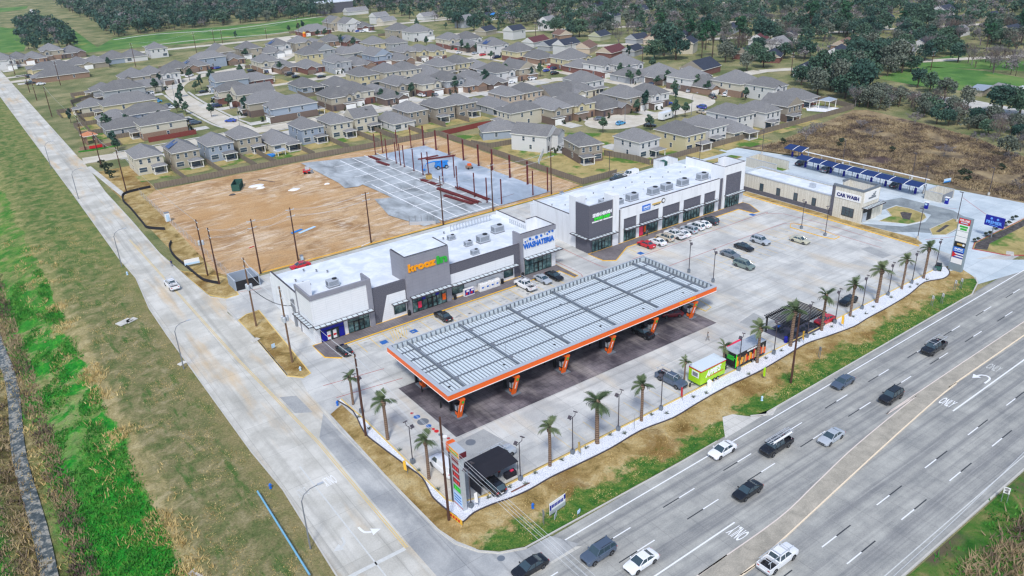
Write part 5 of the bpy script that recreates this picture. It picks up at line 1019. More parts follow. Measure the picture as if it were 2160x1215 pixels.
# ================================================================== HOUSES
def win_mesh(w_, h):
    mb = MB(); mb.box(-w_/2-.09, -.06, -.09, w_/2+.09, .02, h+.09); mb.m = 1; mb.box(-w_/2, -.075, 0, w_/2, -.061, h/2-.03); mb.box(-w_/2, -.075, h/2+.03, w_/2, -.061, h)
    o = mb.build('window', ['trim', 'pane']); me = o.data; bpy.data.objects.remove(o); return me
WIN = {k: win_mesh(*k) for k in ((.9, 1.45), (1.6, 1.45), (2.4, 1.5))}
def window(t, x, y, z, rz, k=(.9, 1.45)):
    o = link('window', WIN[k], t, (x, y, z)); o.rotation_euler = (0, 0, rz); return o
def hip(mb, x0, y0, x1, y1, z, pitch=.48, ov=.42, gable=False, fas=.2):
    """hipped (or gabled along its long side) roof with a fascia; material 0 covering, 1 trim"""
    x0 -= ov; y0 -= ov; x1 += ov; y1 += ov; w_ = x1-x0; d = y1-y0; s = min(w_, d)/2; h = s*pitch
    mb.m = 1; mb.prism([(x0, y0), (x1, y0), (x1, y1), (x0, y1)], z-.02, z+fas, cap=False); mb.poly([(x0, y0, z-.02), (x0, y1, z-.02), (x1, y1, z-.02), (x1, y0, z-.02)]); mb.m = 0; z += fas
    ins = s if not gable else .02
    if w_ >= d: a = (x0+ins, (y0+y1)/2, z+h); b = (x1-ins, (y0+y1)/2, z+h); F = [[(x0, y0, z), (x1, y0, z), b, a], [(x1, y1, z), (x0, y1, z), a, b]]; E = [[(x1, y0, z), (x1, y1, z), b], [(x0, y1, z), (x0, y0, z), a]]
    else: a = ((x0+x1)/2, y0+ins, z+h); b = ((x0+x1)/2, y1-ins, z+h); F = [[(x1, y0, z), (x1, y1, z), b, a], [(x0, y1, z), (x0, y0, z), a, b]]; E = [[(x0, y0, z), (x1, y0, z), a], [(x1, y1, z), (x0, y1, z), b]]
    for f in F: mb.poly(f)
    mb.m = 2 if gable else 0
    for f in E: mb.poly(f)
    mb.m = 0; return z+h
def house(x, y, front, up, low, st=2, w_=8.6, d=13.0, gable=False, seed=0, label='', group=None, porch=True, solar=0, roofm='shingle', detail=2, fg=True, name='house'):
    """front at -y locally; front: S N E W or degrees"""
    r = random.Random(seed*31+7); rz = {'S': 0, 'N': 180, 'E': 90, 'W': -90}.get(front, front)
    t = thing(name, label, 'house', (x, y, 0), R(rz), group); H = 5.55 if st == 2 else 2.85; hx, hyy = w_/2, d/2
    mb = MB(); mb.m = 0
    if st == 2: mb.box(-hx, -hyy, 2.75, hx, hyy, H); mb.m = 1; mb.box(-hx-.02, -hyy-.02, 0, hx+.02, hyy+.02, 2.749)
    else: mb.m = 1 if low else 0; mb.box(-hx, -hyy, 0, hx, hyy, H)
    mb.build('wall', [up, low or up], t)
    mb = MB(); top = hip(mb, -hx, -hyy, hx, hyy, H, .6 if st == 2 else .56, gable=gable); rf = mb.build('roof', [roofm, 'trim', up], t)
    if detail > 1:
        for k in range(2): v = MB(); v.lathe([(.12, 0), (.12, .35), (.18, .36)], 6, (r.uniform(-hx*.2, hx*.2), hyy*.3+k*.8, top-1.5)); v.build('roof_vent', 'lightgrey', rf)
    sgn = r.choice((-1, 1))
    # projecting garage with its own small roof
    gw = 5.2; gx = sgn*(hx-gw/2)
    if detail:
        if st == 2 and fg:
            mb = MB(); mb.box(gx-gw/2, -hyy-1.6, 0, gx+gw/2, -hyy-.021, 2.7); mb.m = 1; mb.box(gx-1.7, -hyy-.7, 2.95, gx+1.7, -hyy-.001, 5.4); mb.build('garage_wall', [low or up, up], t)
            mb = MB(); hip(mb, gx-gw/2, -hyy-1.6, gx+gw/2, -hyy, 2.7, .3, .3); mb.build('garage_roof', [roofm, 'trim', up], t)
            mb = MB(); z = 5.4; mb.m = 0; a, b, c = (gx-2.1, -hyy-1.05, z-.05), (gx+2.1, -hyy-1.05, z-.05), (gx, -hyy-1.05, z+1.25); a2, b2, c2 = (gx-2.1, .0, z-.05), (gx+2.1, .0, z-.05), (gx, .8, z+1.25); mb.poly([a, c, c2, a2]); mb.poly([c, b, b2, c2]); mb.m = 2; mb.poly([(a[0]+.1, a[1]+.3, z-.1), (b[0]-.1, a[1]+.3, z-.1), (gx, a[1]+.3, z+1.1)]); mb.build('front_gable', [roofm, 'trim', up], t)
            gy = -hyy-1.6; window(t, gx, -hyy-.7, 3.55, 0, (1.6, 1.45))
        else:
            mb = MB(); mb.box(gx-gw/2, -hyy-2.4, 0, gx+gw/2, -hyy-.001, H-.001); mb.build('garage_wall', low or up, t); mb = MB(); mb.m = 0; z = H+.15; a, b, c = (gx-gw/2-.35, -hyy-2.8, z), (gx+gw/2+.35, -hyy-2.8, z), (gx, -hyy-2.8, z+1.5); q = (gx, 0, z+1.5)
            mb.poly([a, c, q, (a[0], -hyy, z)]); mb.poly([c, b, (b[0], -hyy, z), q]); mb.m = 2; mb.poly([(a[0]+.3, a[1]+.38, z-.16), (b[0]-.3, a[1]+.38, z-.16), (gx, a[1]+.38, z+1.35)]); mb.m = 1; mb.ring([[(a[0], a[1]+.02, z-.16), (a[0]+.02, a[1]+.02, z), (a[0], a[1]+.08, z)], [(gx, a[1]+.02, z+1.34), (gx, a[1]+.02, z+1.5), (gx, a[1]+.08, z+1.5)], [(b[0], a[1]+.02, z-.16), (b[0]-.02, a[1]+.02, z), (b[0], a[1]+.08, z)]]); mb.build('garage_roof', [roofm, 'trim', low or up], t)
            gy = -hyy-2.4
        mb = MB(); mb.box(gx-2.35, gy-.06, .02, gx+2.35, gy-.003, 2.25); mb.m = 0
        for k in range(3): mb.box(gx-2.3, gy-.075, .1+.54*k, gx+2.3, gy-.061, .56+.54*k)
        mb.build('garage_door', r.choice(('garage_white', 'garage_white', 'garage_white', 'garage_brown')), t)
        dx = -sgn*(hx-1.4); mb = MB(); mb.box(dx-.5, -hyy-.09, .1, dx+.5, -hyy-.023, 2.2); mb.build('door', 'bronze', t)
    if st == 2:
        window(t, -sgn*hx*.55, -hyy, 3.6, 0)
        for k in (-.62, .05, .66): window(t, hx*k, hyy, 3.6, math.pi, (.9, 1.45))
        if detail: 
            for k in (.3, -.28): window(t, hx, hyy*k, 3.6, R(90)); window(t, -hx, hyy*k, 3.6, R(-90))
            window(t, hx+.02, hyy*.1, .95, R(90)); window(t, -hx-.02, -hyy*.1, .95, R(-90))
    else:
        if detail: window(t, hx, hyy*.4, .95, R(90)); window(t, hx, -hyy*.2, .95, R(90)); window(t, -hx, hyy*.3, .95, R(-90)); window(t, -sgn*hx*.2, -hyy, .95, 0)
    window(t, -sgn*hx*.6, hyy+.02, .9, math.pi, (2.4, 1.5))
    if detail > 1:
        window(t, sgn*hx*.12, hyy+.02, .9, math.pi)
        if porch:
            px0, px1 = (hx*.02, hx*.98) if sgn > 0 else (-hx*.98, -hx*.02); py = hyy+3.0; pr = MB(); hip(pr, px0, hyy, px1, py, 2.55, .36, .3); po = pr.build('porch_roof', [roofm, 'trim', up], t)
            for xx in (px0+.12, px1-.12): p_ = MB(); p_.cbox(xx, py-.15, 0, .22, .22, 2.55); p_.build('porch_post', 'trim', t)
            s_ = MB(); s_.box(px0, hyy+.03, .0, px1, py, .12); s_.build('porch_floor', 'kerb', t); bk = MB(); bk.box(px0+.4, hyy+.021, .12, px1-.4, hyy+.06, 2.2); bk.build('patio_door', 'pane', t)
    if solar:
        p_ = MB(); zz = H+.28; sx = -1 if solar == 1 else 1
        a = Vector((sx*(hx+.3), -2.2, zz+.35)); up_ = Vector((-sx, 0, .5)).normalized()
        for i in range(4):
            for j in range(2 if i % 3 else 3): q0 = a+Vector((0, 1.08*i, 0))+up_*(.3+1.65*j*.8); n_ = Vector((sx*.5, 0, 1)).normalized()*.1; c = [q0+n_, q0+n_+Vector((0, 1.0, 0)), q0+n_+Vector((0, 1.0, 0))+up_*1.25, q0+n_+up_*1.25]; p_.poly(c); p_.poly([v-n_*.4 for v in c][::-1])
        p_.build('solar_panels', 'solar', t)
    return t
HOUSE_XY = []
def place(px, py, z): g = G(px, py, z); return g.x, g.y
COLW = {'sd_cream': 'cream', 'sd_tan': 'tan', 'sd_white': 'white', 'sd_blue': 'blue grey', 'sd_grey': 'grey', 'sd_yellow': 'pale yellow', 'sd_taupe': 'taupe', 'sd_olive': 'pale olive', 'sd_peach': 'peach'}
BRW = {'brick_red': 'red brick', 'brick_tan': 'tan brick', 'brick_brown': 'brown brick', None: ''}
ROWS = [
 ('in the row backing onto the building site', 'from the site entrance corner', 'A', [
  (302.4, 316.3, 'N', 'sd_cream', None, 2, {}), (379.3, 305.2, 'N', 'sd_tan', None, 2, dict(solar=2)), (451.5, 291.3, 'N', 'sd_blue', None, 2, {}), (510.7, 277.4, 'N', 'sd_tan', None, 2, {}), (583, 286.7, 'N', 'sd_cream', None, 1, dict(w_=9.6, d=16)), (643.3, 257.8, 'N', 'sd_blue', None, 2, {}), (704.4, 247.6, 'N', 'sd_cream', None, 2, {}), (760, 237.4, 'N', 'sd_cream', None, 2, dict(gable=True, w_=9.6, d=9, solar=1)), (832, 246, 'N', 'sd_white', None, 1, dict(w_=9, d=15, porch=False)), (863.7, 223.5, 'N', 'sd_taupe', None, 2, dict(porch=False)), (921, 215, 'N', 'sd_taupe', None, 2, {}), (966.7, 207.8, 'N', 'sd_taupe', None, 2, {}), (1037, 213, 'N', 'sd_grey', None, 1, dict(w_=9.5, d=15)), (1066.7, 191, 'N', 'sd_peach', None, 2, dict(d=14)), (1107, 184, 'N', 'sd_peach', None, 2, {})]),
 ('around the cul-de-sac', 'from the red fence', 'B', [
  (1096, 224.4, 'E', 'sd_cream', None, 2, dict(w_=9, d=15)), (1053.7, 264, 65, 'sd_blue', None, 1, dict(w_=9, d=14, porch=False)), (1127.8, 272.6, 25, 'sd_white', None, 2, dict(gable=True, w_=9, d=13.5, porch=False, fg=False)), (1229.6, 291, 165, 'sd_taupe', 'brick_brown', 2, dict(w_=8.2, d=12)), (1343, 283, 180, 'sd_white', None, 2, dict(w_=9, d=12)), (1434.8, 269, 'N', 'sd_yellow', None, 2, dict(w_=9.6, d=14)), (1485, 254.6, 'N', 'sd_white', None, 2, {}), (1531, 262, 'N', 'sd_cream', None, 1, dict(w_=9.5, d=15)), (1540.7, 230.6, 'N', 'sd_white', None, 2, dict(w_=9.5, d=14, porch=False)), (1601, 223.3, 'N', 'sd_white', None, 2, {}), (1649, 211.3, 'N', 'sd_taupe', 'brick_brown', 2, dict(gable=True, w_=9, d=12)), (1680.4, 196.8, 'N', 'sd_white', 'brick_red', 1, dict(w_=10, d=14)), (1616.7, 173, 'S', 'sd_white', None, 2, dict(w_=9.5, d=14))]),
 ('on the west side of the curving street', 'from the street entrance', 'C', [
  (337, 249, 'E', 'sd_cream', 'brick_tan', 2, dict(w_=9.4, d=14)), (263, 258, 'E', 'sd_grey', None, 1, dict(w_=9, d=13, porch=False)), (305.6, 228.5, 'E', 'sd_blue', None, 2, dict(w_=9, d=14)), (240.7, 241.5, 'E', 'sd_grey', None, 1, dict(w_=9.5, d=11, solar=2, porch=False)), (268.5, 208, 'E', 'sd_yellow', None, 2, dict(w_=10, d=18)), (192.6, 215.6, 'E', 'sd_cream', None, 1, dict(w_=9, d=9)), (255.6, 180.4, 'E', 'sd_grey', None, 2, dict(w_=10.5, d=15)), (303.7, 176.5, 'E', 'sd_cream', None, 1, dict(w_=9, d=11, gable=True)), (215, 182, 'E', 'sd_grey', None, 1, dict(w_=9, d=9)), (279.6, 155.5, 'S', 'sd_tan', None, 2, dict(w_=12, d=11)), (318.5, 148, 'S', 'sd_tan', None, 2, dict(w_=9, d=12)), (352, 147, 'S', 'sd_white', None, 2, dict(w_=8, d=12)), (374, 136, 'S', 'sd_taupe', None, 1, dict(w_=10, d=14)), (409, 132, 'S', 'sd_tan', 'brick_tan', 1, dict(w_=11, d=14, solar=1)), (437, 116.5, 'E', 'sd_blue', None, 2, dict(w_=9, d=15)), (463, 104.4, 'S', 'sd_tan', None, 2, dict(gable=True, w_=12, d=12)), (489, 118, 'S', 'sd_tan', 'brick_tan', 1, dict(w_=9, d=13)), (522, 97, 'S', 'sd_tan', None, 2, dict(w_=11, d=12)), (570, 104.5, 'S', 'sd_grey', None, 1, dict(w_=9.5, d=13)), (585, 89.6, 'S', 'sd_white', None, 2, dict(w_=10, d=12, solar=1))]),
 ('inside the bend of the curving street', 'from the bend', 'D', [
  (481.5, 162, 'W', 'sd_blue', None, 2, dict(gable=True, w_=10, d=13)), (535, 162, 'W', 'sd_taupe', 'brick_red', 1, dict(w_=10, d=13)), (489, 182, 'W', 'sd_cream', 'brick_red', 2, dict(d=12)), (531.5, 188, 'W', 'sd_cream', 'brick_red', 2, dict(gable=True, w_=9, d=14)), (559, 204.5, 'W', 'sd_tan', 'brick_brown', 2, dict(w_=10, d=15, solar=1)), (611, 213.7, 'W', 'sd_blue', 'brick_brown', 2, dict(w_=10, d=16)), (642.6, 173, 'N', 'sd_blue', None, 1, dict(w_=10, d=13)), (711, 171, 'N', 'sd_blue', None, 1, dict(w_=10, d=13, porch=False)), (559, 123, 'S', 'sd_cream', 'brick_tan', 2, dict(w_=10, d=13)), (596, 134, 'S', 'sd_tan', 'brick_tan', 1, dict(w_=10, d=15)), (650, 134, 'S', 'sd_olive', 'brick_red', 1, dict(w_=10, d=15))]),
 ('among the back streets near the drainage field', 'from the bright green field', 'F', [
  (650, 108, 'N', 'sd_yellow', None, 2, dict(w_=10, d=13, solar=1)), (676, 99, 'N', 'sd_grey', None, 2, dict(gable=True, w_=10)), (726, 106, 'N', 'sd_grey', None, 1, dict(w_=10, d=14)), (709, 124, 'S', 'sd_grey', None, 2, dict(w_=9.5, d=12)), (752, 128.5, 'S', 'sd_taupe', 'brick_tan', 1, dict(w_=10, d=15)), (794.4, 110, 'S', 'sd_blue', 'brick_red', 2, dict(gable=True, w_=10, d=13)), (839, 119, 'S', 'sd_taupe', 'brick_tan', 1, dict(w_=9, d=13)), (789, 86, 'N', 'sd_yellow', None, 2, dict(w_=11, d=13)), (831, 85, 'N', 'sd_grey', None, 2, dict(w_=10, d=12)), (757, 101, 'N', 'sd_grey', None, 1, dict(w_=10, d=14)), (853.7, 102.6, 'S', 'sd_tan', None, 2, dict(w_=10, d=12)), (885, 100.7, 'S', 'sd_yellow', 'brick_brown', 2, dict(w_=8, d=12)), (913, 100.7, 'S', 'sd_yellow', 'brick_red', 2, dict(w_=8, d=12)), (631, 84, 'S', 'sd_tan', None, 2, dict(w_=10, d=11)), (665, 88, 'S', 'sd_tan', None, 1, dict(gable=True, w_=9, d=12)), (698, 81, 'S', 'sd_tan', 'brick_tan', 1, dict(w_=12, d=13)), (733, 81, 'S', 'sd_grey', 'brick_red', 1, dict(w_=10, d=13, solar=1)), (660, 60, 'S', 'sd_taupe', 'brick_red', 1, dict(w_=20, d=12)), (705, 43, 'S', 'sd_tan', None, 2, dict(gable=True, w_=12)), (735, 45, 'S', 'sd_white', None, 2, dict(gable=True, w_=11)), (765, 52, 'S', 'sd_tan', 'brick_red', 1, dict(w_=10)), (840, 58, 'S', 'sd_tan', None, 2, dict(w_=12)), (880, 62, 'S', 'sd_white', None, 2, dict(w_=14))]),
 ('in the second row behind the site', 'from the curving street', 'G', [
  (763, 150.7, 'N', 'sd_yellow', None, 2, dict(w_=9.4)), (815, 143, 'N', 'sd_cream', None, 2, dict(w_=9.4)), (853.7, 138.7, 'N', 'sd_cream', None, 2, {}), (898, 147, 'N', 'sd_grey', None, 1, dict(w_=10, d=15)), (926, 131, 'N', 'sd_cream', None, 2, {}), (965, 125, 'N', 'sd_yellow', None, 2, {}), (1000, 134, 'N', 'sd_taupe', 'brick_brown', 1, dict(w_=10))]),
 ('facing the long street behind the site', 'from the curving street', 'H', [
  (705.6, 194, 'S', 'sd_tan', 'brick_brown', 2, dict(w_=9.6)), (748, 184, 'S', 'sd_cream', 'brick_red', 2, dict(w_=9.6)), (792.6, 187, 'S', 'sd_taupe', 'brick_brown', 1, dict(w_=9, d=15)), (818.5, 196, 'S', 'sd_taupe', 'brick_brown', 1, dict(w_=9, d=12)), (837, 169, 'S', 'sd_tan', None, 2, dict(w_=8.6, d=14)), (892.6, 166.5, 'S', 'sd_cream', 'brick_red', 2, dict(w_=9)), (940.7, 160, 'S', 'sd_grey', 'brick_tan', 2, dict(w_=9, d=14)), (983, 170, 'S', 'sd_taupe', 'brick_tan', 1, dict(w_=9, d=13)), (1033, 165.6, 'S', 'sd_taupe', 'brick_brown', 1, dict(w_=9, d=13)), (992.6, 157, 'N', 'sd_taupe', 'brick_brown', 1, dict(w_=9, d=13)), (1046, 143, 'S', 'sd_white', None, 2, dict(w_=10, d=14, solar=2)), (1092.6, 136, 'S', 'sd_tan', 'brick_tan', 2, dict(gable=True, w_=9, d=13))]),
 ('along the far edge of the subdivision', 'from the green field end', 'J', [
  (948, 77, 'S', 'sd_cream', 'brick_red', 2, dict(w_=10)), (985, 76, 'S', 'sd_white', None, 2, dict(w_=11)), (987, 91, 'S', 'sd_taupe', 'brick_brown', 1, dict(w_=10, d=14)), (1039, 89, 'S', 'sd_white', None, 2, dict(w_=11, d=13, solar=1)), (1094, 101, 'S', 'sd_yellow', 'brick_red', 2, dict(w_=12, d=12)), (1135, 114.5, 'S', 'sd_taupe', 'brick_tan', 1, dict(w_=11, d=14)), (1203.7, 116, 'S', 'sd_yellow', 'brick_red', 2, dict(w_=14, d=12)), (1225, 134, 'S', 'sd_taupe', 'brick_red', 1, dict(w_=10, d=12)), (1268, 129, 'S', 'sd_white', 'brick_red', 2, dict(w_=10, d=12)), (1313, 128.5, 'S', 'sd_white', None, 2, dict(w_=12, d=13)), (1327, 152, 'S', 'sd_grey', None, 1, dict(w_=10, d=12)), (1389, 151, 'S', 'sd_taupe', 'brick_brown', 1, dict(w_=16, d=15)), (1453.7, 155, 'S', 'sd_white', 'brick_brown', 2, dict(w_=12, d=12)), (1485, 172, 'S', 'sd_tan', 'brick_tan', 1, dict(w_=12, d=13)), (1553.7, 164, 'S', 'sd_cream', 'brick_tan', 2, dict(w_=12, d=13))]),
 ('in the block beside the cul-de-sac street', 'from the peach pair', 'K', [
  (1170, 190, 'E', 'sd_taupe', None, 1, dict(gable=True, w_=12, d=12)), (1211, 183, 'S', 'sd_cream', None, 1, dict(w_=12, d=12)), (1230, 162, 'N', 'sd_white', None, 2, dict(w_=10)), (1159, 217, 'S', 'sd_tan', 'brick_brown', 2, dict(w_=9, d=13)), (1207, 208, 'S', 'sd_yellow', 'brick_tan', 2, dict(w_=9)), (1268.5, 215, 'S', 'sd_grey', 'brick_brown', 1, dict(w_=12, d=13)), (1315, 193, 'S', 'sd_tan', 'brick_tan', 2, dict(w_=10)), (1366.7, 188, 'S', 'sd_white', 'brick_brown', 2, dict(w_=9, d=12))]),
 ('at the far end of the side road', 'from the side road', 'M', [
  (128, 151, 'W', 'sd_cream', 'brick_tan', 1, dict(w_=11, d=22)), (109, 137, 'W', 'sd_yellow', None, 1, dict(w_=10, d=18)), (163, 129.5, 'S', 'sd_tan', None, 1, dict(w_=12, d=12)), (200, 126, 'N', 'sd_taupe', None, 1, dict(w_=11, d=12)), (239, 117.5, 'N', 'sd_blue', None, 1, dict(w_=14, d=13)), (279.6, 113, 'N', 'sd_white', None, 1, dict(w_=12, d=13)), (328, 97, 'N', 'sd_white', None, 2, dict(w_=9.5, d=11)), (105.6, 101, 'S', 'sd_tan', 'brick_tan', 2, dict(w_=11, d=14)), (150, 105, 'S', 'sd_taupe', 'brick_brown', 1, dict(w_=12, d=15, solar=1)), (70, 117, 'S', 'sd_tan', 'brick_tan', 1, dict(w_=11, d=15)), (37, 118, 'S', 'sd_cream', None, 1, dict(w_=11, d=14)), (5, 121, 'S', 'sd_white', None, 2, dict(w_=10, d=14))]),
]
mbd = MB()
for row, frm, key, L in ROWS:
    for i, (px, py, fr, up, low, st, kw) in enumerate(L):
        x, y = place(px, py, 6.6 if st == 2 else 4.0)
        desc = '%s%s %s house' % (COLW[up], (' and '+BRW[low]) if low else '', 'two storey' if st == 2 else 'low')
        short = {'A': 'backing onto the building site', 'B': 'around the cul-de-sac', 'C': 'west of the curving street', 'D': 'inside the street bend', 'F': 'near the drainage field', 'G': 'in the second row behind the site', 'H': 'facing the long street', 'J': 'on the far subdivision edge', 'K': 'in the cul-de-sac block', 'M': 'at the side road far end'}[key]
        lab = '%s, %s %s, %s' % (desc, nth(i), short, frm)
        while len(lab.split()) > 16: lab = lab.rsplit(',', 1)[0]
        kw = dict(kw); det = 2 if key in 'ABCDGHK' else 1
        if key not in 'AB': kw['w_'] = kw.get('w_', 8.6)*1.12; kw['d'] = kw.get('d', 13)*1.2
        house(x, y, fr, up, low, st, seed=len(HOUSE_XY), label=lab, group='houses of the subdivision', detail=det, **kw)
        rz = R({'S': 0, 'N': 180, 'E': 90, 'W': -90}.get(fr, fr)); HOUSE_XY.append((x, y, rz, kw.get('w_', 8.6), kw.get('d', 13)))
        Tm = Matrix.Translation((x, y, 0)) @ Matrix.Rotation(rz, 4, 'Z'); d2 = kw.get('d', 13)/2; e = 13 if key in 'AGH' else 9
        sgn = random.Random((len(HOUSE_XY)-1)*31+7)
        for q in range(4 if det > 1 else 0): sgn.uniform(0, 1)
        P = [Tm @ Vector(v) for v in ((-2.9, -d2-e, .06), (2.9, -d2-e, .06), (2.9, -d2-1, .06), (-2.9, -d2-1, .06))]; mbd.poly(P)
mbd.build('driveway', 'walk', kind='structure')
# older houses among the trees: seen ones set by hand, the rest along the wooded streets
OLD = [(1478, 136, 'sd_taupe', 'brick_red', 'shingle_dark', 16, 13, 10), (1600, 88, 'sd_white', None, 'shingle_red', 11, 9, 25), (1335, 100, 'sd_grey', None, 'shingle_dark', 12, 8, 20), (1290, 103, 'sd_peach', 'brick_red', 'shingle_red', 16, 10, 15), (1235, 94, 'sd_peach', None, 'shingle_brown', 14, 10, 30), (1375, 77, 'sd_peach', None, 'shingle_brown', 12, 9, 40), (1440, 72, 'sd_white', None, 'shingle_dark', 12, 9, 35), (1345, 76, 'sd_grey', None, 'shingle_dark', 12, 9, 5), (1265, 70, 'sd_olive', None, 'shingle_dark', 12, 9, 15), (1085, 68, 'sd_white', None, 'shingle_dark', 12, 9, 10), (1130, 82, 'sd_white', None, 'shingle_red', 16, 9, 15), (1160, 90, 'sd_grey', None, 'shingle_dark', 13, 9, 15), (1195, 98, 'sd_white', None, 'shingle_dark', 14, 9, 10), (1185, 68, 'sd_peach', 'brick_tan', 'shingle_brown', 10, 9, 80), (1155, 48, 'sd_white', None, 'shingle_light', 12, 9, 20), (1260, 18, 'sd_grey', None, 'shingle_dark', 14, 9, 20), (1290, 38, 'sd_white', None, 'shingle_dark', 12, 9, 20), (1350, 25, 'sd_cream', None, 'shingle_dark', 14, 9, 15), (1215, 25, 'sd_peach', None, 'shingle_light', 12, 9, 40), (1500, 60, 'sd_white', None, 'shingle_dark', 11, 9, 30), (1665, 70, 'sd_white', None, 'shingle_dark', 12, 9, 35), (1575, 105, 'sd_taupe', 'brick_red', 'shingle_dark', 15, 10, 20), (1630, 112, 'sd_tan', 'brick_red', 'shingle_dark', 13, 9, 30), (1765, 118, 'sd_white', None, 'shingle_dark', 15, 10, 20), (1700, 140, 'sd_grey', None, 'shingle_dark', 10, 9, 25), (1705, 150, 'sd_taupe', None, 'shingle_dark', 10, 8, 25), (1780, 88, 'sd_peach', 'brick_tan', 'shingle_brown', 14, 9, 15), (1820, 75, 'sd_peach', 'brick_tan', 'shingle_brown', 14, 9, 15), (1945, 88, 'sd_white', None, 'shingle_dark', 12, 9, 15), (1910, 100, 'sd_grey', None, 'shingle_light', 13, 10, 25), (1540, 55, 'sd_grey', None, 'shingle_dark', 13, 9, 25), (1640, 95, 'sd_white', None, 'shingle_light', 11, 9, 10), (1450, 95, 'sd_cream', None, 'shingle_dark', 12, 9, 30), (1700, 40, 'sd_peach', None, 'shingle_brown', 13, 9, 20), (1760, 25, 'sd_white', None, 'shingle_dark', 13, 9, 20), (1865, 42, 'sd_white', None, 'shingle_dark', 13, 9, 20), (1600, 20, 'sd_white', None, 'shingle_light', 13, 9, 20), (1480, 22, 'sd_tan', None, 'shingle_dark', 13, 9, 20), (1100, 25, 'sd_white', None, 'shingle_light', 13, 9, 20), (1030, 30, 'sd_tan', None, 'shingle_dark', 13, 9, 20), (980, 45, 'sd_grey', None, 'shingle_light', 13, 9, 20), (1025, 60, 'sd_tan', None, 'shingle_dark', 13, 9, 20), (900, 30, 'sd_white', None, 'shingle_light', 14, 9, 10), (800, 38, 'sd_white', None, 'shingle_light', 13, 9, 10), (815, 40, 'sd_cream', None, 'shingle_light', 13, 9, 10), (750, 20, 'sd_white', None, 'shingle_light', 20, 10, 0), (505, 5, 'sd_white', None, 'shingle_red', 12, 10, 0), (590, 6, 'sd_tan', None, 'shingle_red', 12, 10, 0), (330, 35, 'sd_white', None, 'shingle_light', 14, 9, 0), (240, 42, 'sd_grey', None, 'shingle_light', 14, 9, 0), (430, 30, 'sd_grey', None, 'shingle_light', 13, 9, 0), (2020, 60, 'sd_white', None, 'shingle_light', 13, 9, 0), (2090, 30, 'sd_tan', None, 'shingle_dark', 13, 9, 0), (1990, 25, 'sd_white', None, 'shingle_dark', 13, 9, 0), (2130, 70, 'sd_tan', None, 'shingle_dark', 13, 9, 0)]
OLD.sort(key=lambda q: q[0])
RW = {'shingle_dark': 'dark roof', 'shingle_red': 'red roof', 'shingle_brown': 'brown roof', 'shingle_light': 'pale roof'}
oc = {}
for i, (px, py, up, low, rf, w_, d, rz) in enumerate(OLD):
    x, y = place(px, py, 4.0); kk = (up, rf); oc[kk] = oc.get(kk, 0)+1
    house(x, y, rz, up, low, 1 if i % 3 else 2, w_, d, True, 200+i, 'older %s house with a %s among trees, %s from side road' % (COLW[up], RW[rf], nth(oc[kk]-1)), 'older houses among the trees', porch=False, roofm=rf, detail=0, name='old_house')
    HOUSE_XY.append((x, y, R(rz), w_, d))
t = thing('dark_hall', 'large dark flat roofed building with a pale roof rim among trees', 'building', (*place(705, 16, 4), 0)); mb = MB(); mb.box(-15, -9, 0, 15, 9, 9); mb.build('wall', 'charcoal', t); mb = MB(); mb.box(-15.4, -9.4, 9, 15.4, 9.4, 9.8); mb.build('roof', 'roofm', t)
t = thing('swim_hall', 'low building with a bright blue roof among far trees', 'building', (*place(1060, 27, 4), 0)); mb = MB(); mb.box(-16, -6, 0, 16, 6, 3.4); mb.build('wall', 'white', t); mb = MB(); hip(mb, -16, -6, 16, 6, 3.4, .2); mb.build('roof', ['liftblue', 'trim', 'trim'], t)
t = thing('barn_shed', 'open wooden shed with a rusty striped roof at the field edge', 'shed', (*place(2120, 195, 2), 0), R(10)); mb = MB(); mb.box(-4, -3, 0, 4, 3, 3.2); mb.build('wall', 'redfence', t); mb = MB(); mb.ring([[(-6, -4.5, 3.3), (6, -4.5, 3.3), (6, -4.5, 3.5), (-6, -4.5, 3.5)], [(-6, 4.5, 4.4), (6, 4.5, 4.4), (6, 4.5, 4.6), (-6, 4.5, 4.6)]]); mb.build('roof', 'shingle_light', t)
t = thing('metal_shed', 'low shed with a blue grey metal roof beside the wooden shed', 'shed', (*place(2068, 187, 2), 0), R(10)); mb = MB(); mb.box(-6, -2.5, 0, 6, 2.5, 2.4); mb.build('wall', 'sd_tan', t); mb = MB(); mb.box(-6.5, -3, 2.4, 6.5, 3, 2.6); mb.build('roof', 'sd_blue', t)
for i, (px, py, lab) in enumerate(((1744, 228, 'white pool deck pavilion with a blue grey roof by the long fence'), (592, 327, 'small white framed play shed by a paddling pool behind the low house'))):
    t = thing('garden_pavilion', lab, 'pavilion', (*G(px, py).xy, 0), R(8)); s = (1.4, .7)[i]
    for a in (-1, 1):
        for b in (-1, 1): mb = MB(); mb.cbox(a*2*s, b*1.5*s, 0, .2, .2, 2.3*s); mb.build('post', 'trim', t)
    mb = MB(); hip(mb, -2*s, -1.5*s, 2*s, 1.5*s, 2.3*s, .4, .3, gable=bool(i)); mb.build('roof', ['sd_blue', 'trim', 'trim'], t)
sheet('pool_deck', GP([(1700, 226), (1716, 222), (1770, 228), (1766, 238), (1702, 234)]), .05, 'white')
for px, py, r_, lab in ((571, 329, 1.6, 'blue paddling pool on the patio behind the low cream house'), ): mb = MB(); mb.lathe([(r_, 0), (r_, .5), (r_*.9, .5), (r_*.88, .4)], 16); tag(mb.build('paddling_pool', 'liftblue', loc=G(px, py, .1)), lab, 'pool')

